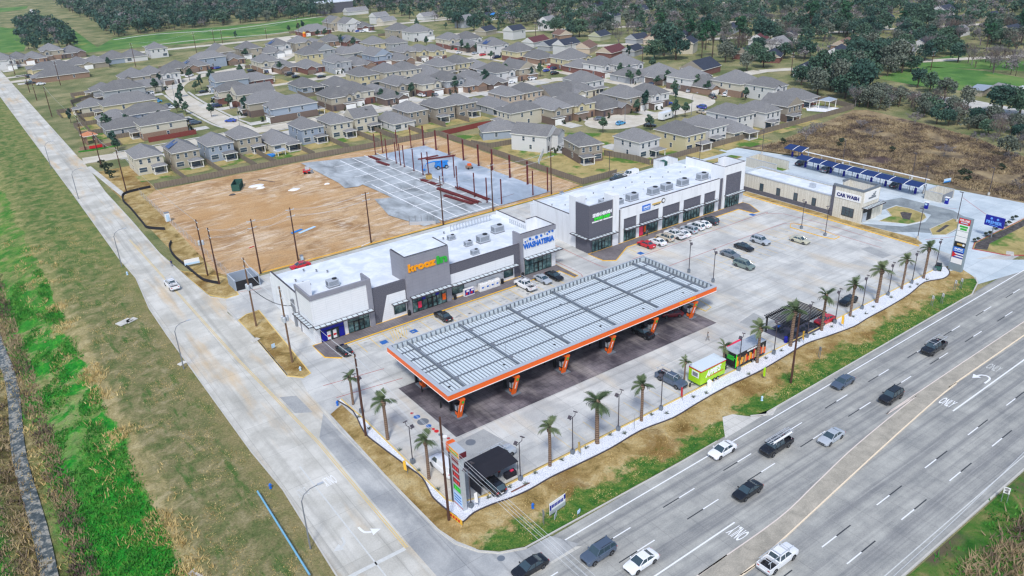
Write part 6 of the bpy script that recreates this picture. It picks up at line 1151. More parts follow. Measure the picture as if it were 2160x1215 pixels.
# --- yards and fences
sheet('yard_lawn', [(146.8, 171), (147, 250), (170, 235), (196, 210), (216, 190), (216, 172)], .006, 'lawn')
mb = MB()
r = random.Random(4)
for (x, y, rz, w_, d) in HOUSE_XY[:120]:
    Tm = Matrix.Translation((x, y, 0)) @ Matrix.Rotation(rz, 4, 'Z'); z = .03+.0004*r.randrange(50)
    mb.poly([Tm @ Vector(v) for v in ((-w_/2-1.2, d/2+.2, z), (w_/2+1.2, d/2+.2, z), (w_/2+1.2, d/2+8.5, z), (-w_/2-1.2, d/2+8.5, z))])
mb.build('back_lawn', 'lawn', kind='structure')
def fence(name, pts, label, h=1.9, m='fence', group=None, posts=True, tall=None):
    pts = [Vector((p[0], p[1])) for p in pts]; o = thing(name, label, 'fence', (pts[0].x, pts[0].y, 0), 0, group)
    mb = LB(o); mb.path(pts, .07, .02, h); mb.build('boards', m, o)
    if posts:
        for a, b in zip(pts, pts[1:]):
            n = max(1, int((b-a).length/3.0)); 
            for k in range(n):
                if len(o.children) > 95: break
                p = a.lerp(b, k/n); q = MB(Matrix.Translation(-Vector((pts[0].x, pts[0].y, 0)))); q.cbox(p.x, p.y, 0, .16, .16, h+.06); q.build('post', m, o)
    return o
fence('wooden_fence', [(46.5, 257), (92, 255.6), (146.8, 252.6)], 'long grey wooden fence between the row of back yards and the building site')
fence('wooden_fence', [(146.8, 252.4), (147.2, 171.2)], 'dark wooden fence along the side of the building site by the steel frame')
fence('wooden_fence', [(147.3, 171.1), (161, 171)], 'wooden fence corner behind the strip shops near the utility pole')
fence('wooden_fence', [(176.5, 171.8), (288, 172.6)], 'long pale wooden fence between the cul-de-sac yards and the brush field')
fence('wooden_fence', [(288, 172.8), (292, 188), (291, 212)], 'dark wooden fence turning the corner by the pool yard')
fence('wooden_fence', [(44.5, 324), (46.5, 388), (50, 430), (62, 440), (84, 446)], 'dark fence behind the houses along the side road')
fence('wooden_fence', [(60, 322), (78, 322.6)], 'brown fence beside the cream and brick house at the entrance street', m='redfence')
fence('wooden_fence', [(147, 251), (165, 252.4), (178, 250)], 'red stained fence behind the cream house', m='redfence')
fence('wooden_fence', [(148, 232), (150, 224), (163, 222.5)], 'grey fence beside the blue grey low house near the site corner')
fence('wooden_fence', [(160, 206), (150, 196), (147.4, 192)], 'white fence panel by the white gabled house', m='white')
fence('wooden_fence', [(173, 190), (176, 178), (176, 172)], 'pale fence between the taupe house and the white house yards')
for i, x in enumerate((56.4, 68, 79, 85.5, 99.5, 112.5, 124.5, 132, 143, 155.5, 166.5)):
    y0 = 276; fence('yard_fence', [(x, y0), (x+.2, 257 if x < 147 else 262)], 'weathered side fence, %s of the back yards along the building site' % nth(i), group='side fences of the back yards', posts=False)
yi = 0
for k, (x, y, rz, w_, d) in enumerate(HOUSE_XY[28:120]):
    if yi >= 46: break
    if k % 2 and k > 20: continue
    Tm = Matrix.Translation((x, y, 0)) @ Matrix.Rotation(rz, 4, 'Z'); P = [(Tm @ Vector(v)).xy for v in ((w_/2+1.3, d/2-1, 0), (w_/2+1.3, d/2+8.6, 0), (-w_/2-1.3, d/2+8.6, 0))]
    fence('yard_fence', P, 'weathered yard fence behind a house deep in the subdivision', h=1.8, group='yard fences deep in the subdivision', posts=False); yi += 1
# ================================================================== TREES AND PLANTS
def leaf(mb, c, s, r, flat=.0):
    n = Vector((r.gauss(0, 1), r.gauss(0, 1), r.gauss(0, 1)+.4)).normalized(); u = n.orthogonal().normalized()
    a = r.random()*6.28; v = n.cross(u); u2 = u*math.cos(a)+v*math.sin(a); v2 = n.cross(u2); k = s*(.7+.6*r.random())
    mb.poly([c+u2*k, c+v2*k*.8, c-u2*k*.9, c-v2*k*.7])
def crown(seed, rx, rz, zc, blobs, per, ls, m, low=-.55):
    r = random.Random(seed); mb = MB()
    for b in range(blobs):
        while True:
            p = Vector((r.uniform(-1, 1), r.uniform(-1, 1), r.uniform(low, 1)))
            if .3 < p.length < 1: break
        c = Vector((p.x*rx*.78, p.y*rx*.78, zc+p.z*rz*.8)); br = r.uniform(.2, .36)*rx
        for k in range(per):
            d = Vector((r.gauss(0, 1), r.gauss(0, 1), r.gauss(0, 1)*.8+.25)).normalized()*br*(.55+.5*r.random()); leaf(mb, c+d, ls, r)
    return mb
def limbs(seed, h, r0, spread, n=6):
    r = random.Random(seed); mb = MB(); mb.tube([(0, 0, 0), (r.uniform(-.1, .1), r.uniform(-.1, .1), h*.35), (r.uniform(-.2, .2), 0, h*.6)], r0, 7, r0*.55)
    for k in range(n):
        a = 6.28*k/n+r.random(); z0 = h*r.uniform(.28, .5); q = spread*r.uniform(.5, .85)
        mb.tube([(0, 0, z0), (math.cos(a)*q*.5, math.sin(a)*q*.5, z0+h*.2), (math.cos(a)*q, math.sin(a)*q, z0+h*r.uniform(.3, .5))], r0*.45, 5, .03)
    return mb
def bare(seed, h, spread):
    r = random.Random(seed); mb = MB()
    mb.tube([(0, 0, 0), (.1, 0, h*.3)], h*.025, 6, h*.018)
    def br(p, d, L, rad, lev):
        q = p+d*L*.5+Vector((r.uniform(-.1, .1), r.uniform(-.1, .1), .05))*L; e = p+d*L
        mb.tube([p, q, e], rad, 3, rad*.5, cap=False)
        if lev == 0:
            for _ in range(7):
                d2 = (d+Vector((r.gauss(0, .6), r.gauss(0, .6), r.gauss(.2, .5)))).normalized(); l2 = L*r.uniform(.5, .9); s = q.lerp(e, r.random()); w_ = d2.orthogonal().normalized()*.035; mb.poly([s-w_, s+w_, s+d2*l2])
            return
        for _ in range(4 if lev > 1 else 4):
            d2 = (d*.7+Vector((r.gauss(0, .55), r.gauss(0, .55), r.gauss(.3, .3)))).normalized(); br(q.lerp(e, r.random()), d2, L*r.uniform(.55, .75), rad*.55, lev-1)
    for k in range(6):
        a = 6.28*k/6+r.random(); br(Vector((0, 0, h*r.uniform(.18, .32))), Vector((math.cos(a)*spread, math.sin(a)*spread, 1)).normalized(), h*.36, h*.011, 2)
    return mb
TREE = {}
def tree_kind(key, parts):
    t = thing('tree', key, 'tree')
    for nm, mb, m in parts: mb.build(nm, m, t)
    TREE[key] = [t, False]
for s in range(3): tree_kind('oak%d' % s, [('trunk', limbs(s, 8, .3, 3.6), 'bark'), ('crown', crown(10+s, 4.8, 3.3, 4.5, 30, 52, .42, 'leaf_oak'), 'leaf_oak')])
for s in range(2): tree_kind('dark%d' % s, [('trunk', limbs(5+s, 9, .32, 3.2), 'bark'), ('crown', crown(20+s, 4.4, 4.0, 5.0, 30, 52, .42, 'leaf_dark'), 'leaf_dark')])
tree_kind('grey0', [('trunk', limbs(8, 9, .28, 3.4), 'bark'), ('crown', crown(30, 4.5, 3.6, 5.0, 26, 44, .36, 'leaf_grey'), 'leaf_grey')])
tree_kind('pine0', [('trunk', limbs(9, 15, .28, 2.2, 8), 'bark'), ('crown', crown(40, 3.1, 4.2, 11.5, 22, 50, .4, 'leaf_pine', -.9), 'leaf_pine')])
for s in range(2): tree_kind('bare%d' % s, [('trunk', limbs(60+s, 5, .2, .5, 2), 'bark'), ('crown', bare(50+s, 9, .8), ('twig', 'twig_brown')[s])])
tree_kind('young0', [('trunk', limbs(70, 3.2, .09, .8, 4), 'bark'), ('crown', crown(71, 1.5, 1.6, 3.0, 12, 40, .24, 'leaf_oak'), 'leaf_oak')])
tree_kind('cypress0', [('trunk', limbs(72, 3, .12, .4, 2), 'bark'), ('crown', crown(73, 1.1, 2.6, 2.9, 18, 36, .24, 'leaf_dark', -1), 'leaf_dark')])
KD = {'oak': ('evergreen oak', 'broad green'), 'dark': ('evergreen tree', 'dense dark'), 'grey': ('grey green tree', 'thin leaved'), 'pine': ('pine', 'tall'), 'bare': ('bare tree', 'leafless'), 'young': ('young street tree', 'small round'), 'cypress': ('small tree', 'narrow dark')}
def tree(x, y, key, s, label, group):
    t, used = TREE[key]; rz = rnd.uniform(0, 6.28)
    if not used: TREE[key][1] = True; t.location = (x, y, 0); t.rotation_euler = (0, 0, rz); t.scale = (s, s, s*rnd.uniform(.9, 1.1)); t['label'] = label; t['group'] = group; o = t
    else: o = dup(t, (x, y, 0), rz, label, group, (s, s, s*rnd.uniform(.9, 1.1)))
    o.name = {'pine': 'pine_tree', 'bare': 'bare_tree', 'young': 'street_tree', 'cypress': 'cypress_tree'}.get(key[:-1], 'oak_tree'); return o
def inside(p, poly):
    c = False; n = len(poly)
    for i in range(n):
        a, b = poly[i], poly[i-1]
        if (a[1] > p[1]) != (b[1] > p[1]) and p[0] < (b[0]-a[0])*(p[1]-a[1])/(b[1]-a[1])+a[0]: c = not c
    return c
WOODS = [  # photo outline, kinds, spacing, size, phrase
 ([(225, 70), (205, 50), (130, 20), (120, -12), (700, -12), (700, 34), (640, 38), (560, 46), (400, 60), (250, 78)], ['dark0', 'dark1', 'dark0', 'oak0', 'bare0', 'oak1', 'grey0'], 9, 1.25, 'in the dark wood behind the green drainage field'),
 ([(35, 55), (95, 38), (120, 60), (150, 70), (165, 95), (145, 104), (60, 108), (48, 90)], ['dark0', 'oak0', 'dark1', 'bare0', 'dark0'], 10, 1.1, 'in the clump by the far left field'),
 ([(700, -12), (2200, -12), (2200, 118), (2040, 112), (1900, 132), (1790, 140), (1700, 130), (1600, 135), (1480, 118), (1380, 110), (1300, 80), (1200, 80), (1120, 62), (1000, 60), (920, 48), (800, 30), (710, 20)], ['oak0', 'dark0', 'bare0', 'grey0', 'oak1', 'bare1', 'dark1', 'grey0', 'oak2', 'pine0', 'bare0', 'oak2'], 9.3, 1.15, 'among the older houses'),
 ([(1690, 175), (1740, 155), (1800, 135), (1890, 130), (1940, 150), (1850, 175), (1830, 205), (1770, 222), (1715, 205)], ['oak0', 'oak1', 'oak2', 'dark0', 'grey0'], 9.5, 1.35, 'in the oak grove above the brush field'),
 ([(1790, 205), (1830, 200), (1950, 225), (2060, 255), (2165, 290), (2190, 335), (2165, 325), (2060, 280), (1930, 245), (1800, 226)], ['grey0', 'bare0', 'grey0', 'oak1', 'bare1', 'dark0', 'grey0'], 4.6, .8, 'in the belt along the back of the brush field'),
 ([(2030, 130), (2100, 124), (2200, 140), (2200, 165), (2110, 158), (2050, 148)], ['bare0', 'bare0', 'bare1'], 7.5, .95, 'in the leafless row beside the field track'),
]
HERO = [(1110, 45, 'oak1', 1.4), (1150, 42, 'pine0', 1.2), (965, 60, 'dark0', 1.3), (1000, 66, 'dark1', 1.3), (1400, 118, 'dark0', 1.9), (1425, 126, 'dark1', 1.7), (1380, 126, 'oak0', 1.5), (1325, 122, 'cypress0', 1.5), (1480, 122, 'pine0', 1.0), (1222, 78, 'oak0', 1.5), (1610, 100, 'dark0', 1.7), (1305, 95, 'bare0', 1.3), (1690, 180, 'oak0', 1.1), (1590, 130, 'oak2', 1.2), (1610, 142, 'oak1', 1.3), (1575, 150, 'grey0', 1.1), (1530, 132, 'grey0', 1.2), (1260, 30, 'pine0', 1.3), (1960, 195, 'oak2', .95), (1990, 215, 'grey0', 1.1), (1935, 185, 'dark0', .9), (2040, 230, 'grey0', 1.0), (2110, 240, 'dark0', 1.3), (2150, 245, 'oak0', 1.4), (2020, 132, 'dark0', 1.1), (1950, 128, 'dark1', 1.2), (1970, 120, 'oak0', 1.3), (1830, 78, 'dark1', 1.4), (1900, 70, 'pine0', 1.0), (1785, 70, 'pine0', .9), (1750, 60, 'grey0', 1.1), (2000, 265, 'dark0', .7), (1975, 262, 'dark1', .75), (2120, 330, 'grey0', .8)]
cand = []
for W, (poly, kinds, sp_, sc, ph) in enumerate(WOODS):
    P = [tuple(G(a, b).xy) for a, b in poly]; xs = [p[0] for p in P]; ys = [p[1] for p in P]; r = random.Random(100+W)
    x = min(xs)
    while x < max(xs):
        y = min(ys)
        while y < max(ys):
            q = (x+r.uniform(-.45, .45)*sp_, y+r.uniform(-.45, .45)*sp_); y += sp_
            if not inside(q, P) or r.random() < (.30 if W == 2 else .06): continue
            if any((q[0]-h[0])**2+(q[1]-h[1])**2 < (h[3]*.5+2.2)**2 for h in HOUSE_XY): continue
            if any((abs(q[0]-h[0]) < 9 and -17 < q[1]-h[1] < 0) for h in HOUSE_XY[128:]) and r.random() < .75: continue
            cand.append((q[0], q[1], r.choice(kinds), sc*r.uniform(.72, 1.2), W))
        x += sp_
cand.sort(key=lambda c: math.hypot(c[0], c[1])/c[3])
keep = cand[:226]; rest = cand[226:]
cw = {}
keep.sort(key=lambda c: PIX(c[0], c[1], 4)[0])
for (x, y, k, s, W) in keep:
    kk = (k[:-1], W); cw[kk] = cw.get(kk, 0)+1; a, b = KD[k[:-1]]
    tree(x, y, k, s, ('%s %s %s, %s' % (b, a, WOODS[W][4], nth(min(cw[kk]-1, 98)))), 'trees beyond the houses')
for i, (px, py, k, s) in enumerate(HERO):
    g = G(px, py); a, b = KD[k[:-1]]; n = sum(1 for h in HERO[:i] if h[2][:-1] == k[:-1]); tree(g.x, g.y, k, s, '%s %s standing clear of the woods, %s of the large single ones' % (b, a, nth(n)), 'single large trees')
# the rest of the far wood: one mass of foliage with its trunks
def mass(cs, name, nm, blobs, per, ls, mats):
    mb = MB(); r = random.Random(5)
    for (x, y, k, s, W) in cs:
        mb.m = {'d': 0, 'o': 1, 'g': 2, 'b': 3, 'p': 1}[k[0]]; pn = k[0] == 'p'
        for b in range(blobs):
            p = Vector((r.gauss(0, .42), r.gauss(0, .42), r.uniform(-.5, .9))); c = Vector((x+p.x*4.2*s, y+p.y*4.2*s, (4.6 if not pn else 10)*s+p.z*3.4*s)); br = 1.35*s
            for q in range(per):
                d = Vector((r.gauss(0, 1), r.gauss(0, 1), r.gauss(0, 1)+.2)).normalized()*br*(.5+.55*r.random()); leaf(mb, c+d, ls*s*(.6 if k[0] == 'b' else 1), r)
        mb.m = 4; mb.tube([(x, y, 0), (x, y, 5*s)], .22*s, 4, .12*s, cap=False)
    return mb.build(name, mats, kind='stuff')
o = mass(rest, 'far_woods', '', 11, 14, .72, ['leaf_dark', 'leaf_oak', 'leaf_grey', 'twig', 'bark']); o['label'] = 'far mass of mixed dark and grey green treetops along the top'; o['category'] = 'woods'
FS = [(x+math.cos(rz)*a+math.sin(rz)*(d/2+2.2), y+math.sin(rz)*a-math.cos(rz)*(d/2+2.2)) for (x, y, rz, w_, d) in HOUSE_XY[:125] for a in (-w_*.42, -w_*.1)]
fsh = crown(90, .95, 1.0, .6, 7, 40, .17, '', -.8).build('garden_shrub', 'leaf_shrub')
for i, (x, y) in enumerate(FS):
    if i % 5 == 3: continue
    o = fsh.copy(); C.objects.link(o); s = rnd.uniform(.7, 1.4); o.location = (x+rnd.uniform(-.5, .5), y+rnd.uniform(-.5, .5), 0); o.scale = (s, s, s*rnd.uniform(.8, 1.5)); o.rotation_euler = (0, 0, rnd.random()*6); tag(o, 'small dark shrub planted by a house front in the subdivision', 'shrub', 'shrubs by the house fronts')
bpy.data.objects.remove(fsh)
YT = [(243, 130), (232, 143), (345, 268), (383, 205), (330, 197), (338, 181), (375, 238), (393, 242), (384, 230), (447, 247), (520, 243), (540, 240), (486, 230), (425, 188), (445, 175), (508, 160), (520, 118), (518, 125), (413, 195), (400, 170), (540, 135), (785, 210), (805, 216), (840, 218), (868, 205), (925, 195), (960, 196), (1045, 178), (1025, 185), (1070, 168), (1022, 180), (1140, 162), (1120, 168), (1240, 153), (1255, 157), (1308, 168), (1325, 168), (1345, 173), (1384, 183), (1410, 182), (1420, 200), (1425, 215), (1268, 240), (1342, 240), (1360, 235), (1190, 255), (1272, 280), (1372, 275), (1424, 250), (1445, 247), (1465, 193), (1490, 200), (1548, 195), (1572, 212), (1410, 178), (1375, 150), (1035, 127), (1050, 70), (985, 112), (975, 108), (945, 102), (1005, 110), (900, 98), (720, 98), (712, 92), (745, 102), (560, 140), (545, 148), (595, 155), (498, 82), (610, 70), (630, 67), (640, 64), (670, 80), (685, 80), (880, 62), (940, 62), (1060, 112), (1075, 118), (1090, 122), (1330, 178), (232, 275), (245, 318), (250, 320), (275, 275), (150, 260)]
for i, (px, py) in enumerate(sorted(YT)):
    g = G(px, py); k = 'young0' if i % 4 else 'cypress0'; big = 1.25+.4*((i*7) % 5)/4
    tree(g.x, g.y, k, big, '%s on a front lawn in the subdivision, %s from the side road' % ('small round street tree' if k == 'young0' else 'narrow dark street tree', nth(i)), 'street trees of the subdivision')
# --- shrubs and weeds
def shrub_proto(name, seed, r0, h, m, per=40, blobs=8, ls=.16):
    o = crown(seed, r0, h*.6, h*.55, blobs, per, ls, m, -.8).build(name, m); return o
sh = shrub_proto('shrub', 80, 1.4, 2.2, 'leaf_shrub'); shb = bare(82, 3.4, 1.2).build('bare_shrub', 'twig')
SHR = [(2130, 340), (2060, 300), (1930, 262), (1840, 292), (1775, 308), (1700, 296), (1720, 280), (2095, 300), (1990, 330), (2110, 360), (1880, 322), (2030, 380), (1815, 270), (2150, 400), (1650, 305)]
for i, (px, py) in enumerate(sorted(SHR)):
    src = shb if i % 3 else sh; g = G(px, py); o = src.copy(); C.objects.link(o); o.location = g; s = rnd.uniform(.8, 1.5); o.scale = (s*1.3, s*1.3, s); o.rotation_euler = (0, 0, rnd.random()*6)
    tag(o, '%s in the brown brush field, %s from its house side corner' % ('grey leafless thorn shrub' if i % 3 else 'dark leafy shrub', nth(i)), 'shrub', 'shrubs in the brush field')
GS = [(228, 366, 2.2), (215, 350, 1.3), (236, 376, 1.6), (2105, 485, .9), (2125, 478, .9), (2085, 500, .9), (2140, 465, .8), (2060, 512, .8)]
for i, (px, py, s) in enumerate(GS): o = sh.copy(); C.objects.link(o); o.location = G(px, py, .1); o.scale = (s, s, s*.7); tag(o, 'dark green shrub in the %s, %s of its bed' % ('mulch bed by the housing entrance' if i < 3 else 'bed below the PREMIER sign'.replace('PREMIER', 'blue'), nth(i if i < 3 else i-3)), 'shrub', 'bed shrubs')
bpy.data.objects.remove(sh); bpy.data.objects.remove(shb)
def tufts(name, label, boxes, m, n, h, seed, spread=.5, test=None, zf=None, lean=.5, wd=.05):
    r = random.Random(seed); mb = MB()
    for _ in range(n):
        x0, x1, y0, y1 = r.choice(boxes); x = r.uniform(x0, x1); y = y0+(y1-y0)*r.random()**1.25
        if test and not test((x, y)): continue
        z = zf(x, y) if zf else 0; hh = h*r.uniform(.5, 1.3)
        for k in range(4): a = r.random()*6.28; bx = x+r.gauss(0, spread); by = y+r.gauss(0, spread); w_ = wd*r.uniform(.6, 1.8); mb.poly([(bx-w_*math.cos(a), by-w_*math.sin(a), z-.05), (bx+w_*math.cos(a), by+w_*math.sin(a), z-.05), (bx+r.gauss(0, lean)*hh, by+r.gauss(0, lean)*hh, z+hh)])
    o = mb.build(name, m, kind='stuff'); o['label'] = label; o['category'] = 'plants'; return o
def bank_z(x, y): m = math.sin(y*.045)*.9+math.sin(y*.13)*.35; return prof(x-m)*max(0, min(1, (450-y)/100))-.05
def patchy(sc, th, off=0): return lambda p: mnoise.noise((p[0]*sc+off, p[1]*sc, off)) > th
tufts('lush_weeds', 'bright green weeds along the creek bank', [(-2, 8.4, 70, 210)], 'weed_green', 9000, .42, 1, .4, lambda p: p[1] < 120 or mnoise.noise((p[0]*.3, p[1]*.12, 4)) > .02, bank_z, .5, .1)
tufts('dry_weeds', 'straw coloured dry grass clumps on the creek bank', [(3, 12, 70, 240), (-9, -1, 70, 200), (6.5, 10, 75, 200)], 'straw', 5200, .6, 2, .3, patchy(.16, .05, 3), bank_z, .6, .07)
tufts('bank_undergrowth', 'brown undergrowth beside the creek water', [(-3, 0, 75, 220), (-13, -6, 75, 200)], 'brushy', 3600, .7, 3, .3, None, bank_z, .5, .1)
tufts('roadside_grass', 'short olive grass tufts beside the side road', [(12, 22.6, 72, 240)], 'straw', 5200, .16, 4, .6, patchy(.25, 0, 8), bank_z, .6, .06)
BR = [tuple(G(*p).xy) for p in [(1600, 315), (1800, 240), (1930, 258), (2050, 290), (2160, 335), (2250, 400), (2250, 460), (2163, 425), (1990, 385), (1740, 330)]]
xs = [p[0] for p in BR]; ys = [p[1] for p in BR]
tufts('brush_undergrowth', 'brown tangled brush covering the empty field', [(min(xs), max(xs), min(ys), max(ys))], 'brushy', 30000, .55, 5, .5, lambda p: inside(p, BR) and mnoise.noise((p[0]*.09, p[1]*.09, 1)) > -.25, None, .8, .13)
tufts('verge_tufts', 'dry and green grass tufts on the highway verge', [(44, 160, 62.9, 70.6)], 'straw', 3600, .16, 6, .4, lambda p: patchy(.3, .0, 2)(p) and not (83 < p[0] < 93 and p[1] < 66.5), None, .6, .06)
tufts('south_weeds', 'tangled grey green weeds beyond the south highway kerb', [(66, 125, 4, 30)], 'weed_green', 1500, .5, 7, .6, patchy(.15, -.1, 5), None, .6, .1)
tufts('south_brush', 'grey brown brush in the near corner beyond the highway', [(78, 130, 0, 27)], 'brushy', 7000, .9, 8, .6, lambda p: p[1] < 29-.02*p[0] and mnoise.noise((p[0]*.12, p[1]*.12, 9)) > -.2, None, .7, .1)
# --- palms
def palm_proto():
    t = thing('palm_tree', 'palm', 'palm tree'); r = random.Random(3)
    mb = MB(); mb.tube([(0, 0, 0), (.02, .01, .4), (.05, 0, 3), (.04, .03, 5.2)], .24, 9, .19); mb.lathe([(.27, 0), (.36, .3), (.3, .7), (.1, .9)], 9, (.04, .03, 4.9)); mb.build('trunk', 'palmbark', t)
    mb = MB()
    for k in range(24):
        a = 6.283*k/24*2.4; el = (1.2, .85, .45, .1, -.25)[k % 5]+r.uniform(-.1, .1); L = r.uniform(1.55, 2.2); pts = []
        for j in range(8):
            q = j/7; e = el-1.25*q*q; pts.append(None if j == 0 else None)
        p = Vector((.04, .03, 5.55)); d0_ = Vector((math.cos(a), math.sin(a), 0)); prev = p
        for j in range(9):
            e = el-1.15*(j/8)**1.6; nx = prev+(d0_*math.cos(e)+Vector((0, 0, math.sin(e))))*L/9; side = Vector((-math.sin(a), math.cos(a), 0)); l = .62*math.sin(math.pi*min(1, .12+j/8.6))+.08
            fw = (nx-prev).normalized()
            mb.poly([prev-side*.03, prev+side*.03, nx+side*.02, nx-side*.02])
            for s in (-1, 1):
                for o_ in (0, .5): b = prev.lerp(nx, o_); tip = b+side*s*l*.8+fw*l*.75+Vector((0, 0, -.12*l)); mb.poly([b, b+fw*.1, tip])
            prev = nx
    mb.build('crown', 'leaf_palm', t); return t
palm = palm_proto()
PALMS = [(745, 853, 736, 795), (818, 927, 810, 845), (905, 1010, 900, 928), (1160, 983, 1161, 900), (1260, 935, 1267, 845), (1353, 888, 1358, 812), (1443, 808, 1450, 768), (1523, 788, 1525, 730), (1597, 765, 1603, 692), (1667, 730, 1675, 655), (1733, 697, 1743, 622), (1793, 667, 1803, 600), (1849, 638, 1857, 568), (1902, 610, 1910, 548), (1948, 587, 1962, 522)]
for i, (bx, by, tx, ty) in enumerate(PALMS):
    g = G(bx, by); h = max(4.2, HT(bx, by, tx, ty)); s = h/5.7; lab = 'short palm in the white gravel border, %s along it from the side road end' % nth(i); big = 1.12 if i in (4, 9, 12) else r.uniform(.86, 1.0)
    if i == 0: palm.location = (g.x, g.y, .05); palm.scale = (s, s, s); palm['label'] = lab; palm['group'] = 'palms in the gravel border'
    else: o = dup(palm, (g.x, g.y, .05), rnd.random()*6.28, lab, 'palms in the gravel border', (s*big, s*big, s))
# agaves in the gravel
ag = MB(); r = random.Random(9)
for k in range(22): a = r.random()*6.28; e = r.uniform(.3, 1.3); L = r.uniform(.4, .65); s = Vector((-math.sin(a), math.cos(a), 0))*.05; tip = Vector((math.cos(a)*math.cos(e), math.sin(a)*math.cos(e), math.sin(e)))*L; ag.poly([s, tip, -s])
agp = ag.build('agave_plant', 'leaf_grey')
AG = [(756, 880), (778, 905), (843, 950), (884, 993), (924, 1032), (1030, 1050), (1075, 1028), (1109, 1022), (1130, 998), (1185, 970), (1236, 945), (1287, 918), (1318, 915), (1375, 875), (1406, 872), (1462, 838), (1490, 830), (1580, 790), (1616, 756), (1648, 740), (1685, 720), (1716, 706), (1755, 690), (1800, 668), (1826, 662), (1842, 648), (1880, 628), (1920, 606), (1935, 600), (1955, 590)]
for i, (px, py) in enumerate(AG):
    o = agp if i == 0 else agp.copy()
    if i: C.objects.link(o)
    o.location = G(px, py, .06); o.scale = (1.15,)*3; o.rotation_euler = (0, 0, i*1.3); tag(o, 'small spiky agave in the white gravel, %s from the side road end' % nth(i), 'agave', 'agaves in the gravel border')
MT['railblue'] = plain('pale_blue_rail', S(120, 176, 206), .5, .5); MT['rooftile'] = plain('orange_roof_tile', S(196, 130, 96), .9, var=.2); MT['darkdeck'] = plain('dark_deck', S(84, 84, 100), .7, var=.2)
# ================================================================== POLES, LAMPS, SIGNS, SITE AND PEOPLE
def twin_lamp():
    t = thing('lot_lamp', 'lamp', 'lamp post'); mb = MB(); mb.cbox(0, 0, 0, .55, .55, .75); mb.build('base', 'steelgrey', t)
    mb = MB(); mb.tube([(0, 0, .7), (0, 0, 6.6)], .09, 6, .07); mb.build('pole', 'bronze', t)
    mb = MB(); mb.tube([(-.75, 0, 6.45), (.75, 0, 6.45)], .05, 5)
    for s in (-1, 1): mb.tube([(s*.7, 0, 6.45), (s*.8, 0, 6.9)], .05, 5)
    mb.build('arm', 'bronze', t)
    for s in (-1, 1):
        mb = MB(Matrix.Translation((s*.85, 0, 7.0)) @ Matrix.Rotation(s*.6, 4, 'Y')); mb.cbox(0, 0, -.06, .55, .5, .14); hd = mb.build('lamp_head', 'bronze', t)
        mb = MB(Matrix.Translation((s*.85, 0, 7.0)) @ Matrix.Rotation(s*.6, 4, 'Y')); mb.cbox(0, 0, -.08, .42, .38, .018); mb.build('lens', 'lamp_clear', hd)
    return t
lamp0 = twin_lamp(); lamp_used = [False]
def lamp(px, py, h, lab, grp, rz):
    g = G(px, py); s = h/7.1
    if not lamp_used[0]: lamp_used[0] = True; lamp0.location = (g.x, g.y, .02); lamp0.rotation_euler = (0, 0, rz); lamp0.scale = (s,)*3; lamp0['label'] = lab; lamp0['group'] = grp
    else: dup(lamp0, (g.x, g.y, .02), rz, lab, grp, s)
LAMPS = [(763, 870), (871, 977), (994, 1070), (1098, 1013), (1208, 957), (1304, 908), (1394, 865), (1558, 782), (1632, 747), (1702, 712), (1761, 682), (1818, 652), (1873, 623), (1923, 598), (1972, 571)]
for i, (a, b) in enumerate(LAMPS): lamp(a, b, 7.0, 'dark twin headed lamp post in the gravel border, %s from the side road end' % nth(i), 'lamp posts in the gravel border', .35 if i > 1 else 1.7)
for a, b, l in ((1453, 575, 'twin headed lamp post at the canopy corner island, nearer the shops'), (1504, 595, 'twin headed lamp post at the canopy corner island, nearer the road'), (1690, 483, 'twin headed lamp post on the yellow kerbed island, nearer the strip'), (1740, 498, 'twin headed lamp post on the yellow kerbed island, nearer the car wash')): lamp(a, b, 7.3, l, 'lamp posts in the open lot', .9)
for i, (a, b) in enumerate(((1935, 505), (2018, 468), (1777, 347), (1923, 378), (1947, 408), (2085, 412), (1475, 345), (1607, 325), (1285, 372))):
    g = G(a, b); t = thing('car_park_lamp', 'thin dark lamp post, %s of those round the car wash and back lanes' % nth(i), 'lamp post', (g.x, g.y, .02), 0, 'thin lamp posts round the car wash'); mb = MB(); mb.lathe([(.3, 0), (.3, .8)], 8); mb.build('base', 'kerb', t); mb = MB(); mb.tube([(0, 0, .8), (0, 0, 7.6)], .09, 6); mb.build('pole', 'bronze', t); mb = MB(); mb.cbox(0, .3, 7.55, .35, .9, .12); mb.build('lamp_head', 'bronze', t)
def cobra(px, py, h, lab, rz=0):
    g = G(px, py); t = thing('street_lamp', lab, 'street lamp', (g.x, g.y, 0), rz, 'curved arm street lamps')
    mb = MB(); mb.tube([(0, 0, 0), (0, 0, h)], .12, 7, .08); mb.build('pole', 'grey', t); mb = MB(); mb.tube([(0, 0, h-.1), (.4, 0, h+.7), (1.3, 0, h+1.2), (2.4, 0, h+1.3)], .06, 6); mb.build('arm', 'grey', t); mb = MB(); mb.cbox(2.7, 0, h+1.22, .8, .3, .16); mb.build('lamp_head', 'lightgrey', t)
for i, (a, b, h, l) in enumerate(((655, 1158, 7.8, 'grey curved street lamp beside the blue guard rail'), (388, 778, 7.8, 'grey curved street lamp opposite the store end'), (257, 562, 7.8, 'grey curved street lamp by the kink in the side road'), (166, 420, 7.8, 'grey curved street lamp opposite the building site'), (108, 355, 7.8, 'grey curved street lamp opposite the housing entrance'), (506, 268, 7, 'thin street lamp at the curving street entrance'), (370, 215, 7, 'thin street lamp on the curving street bend'), (1318, 260, 7, 'thin street lamp beside the light blue car'), (1458, 243, 7, 'thin street lamp by the cul-de-sac motor home'))): cobra(a, b, h, l, 0)
POLES = {}
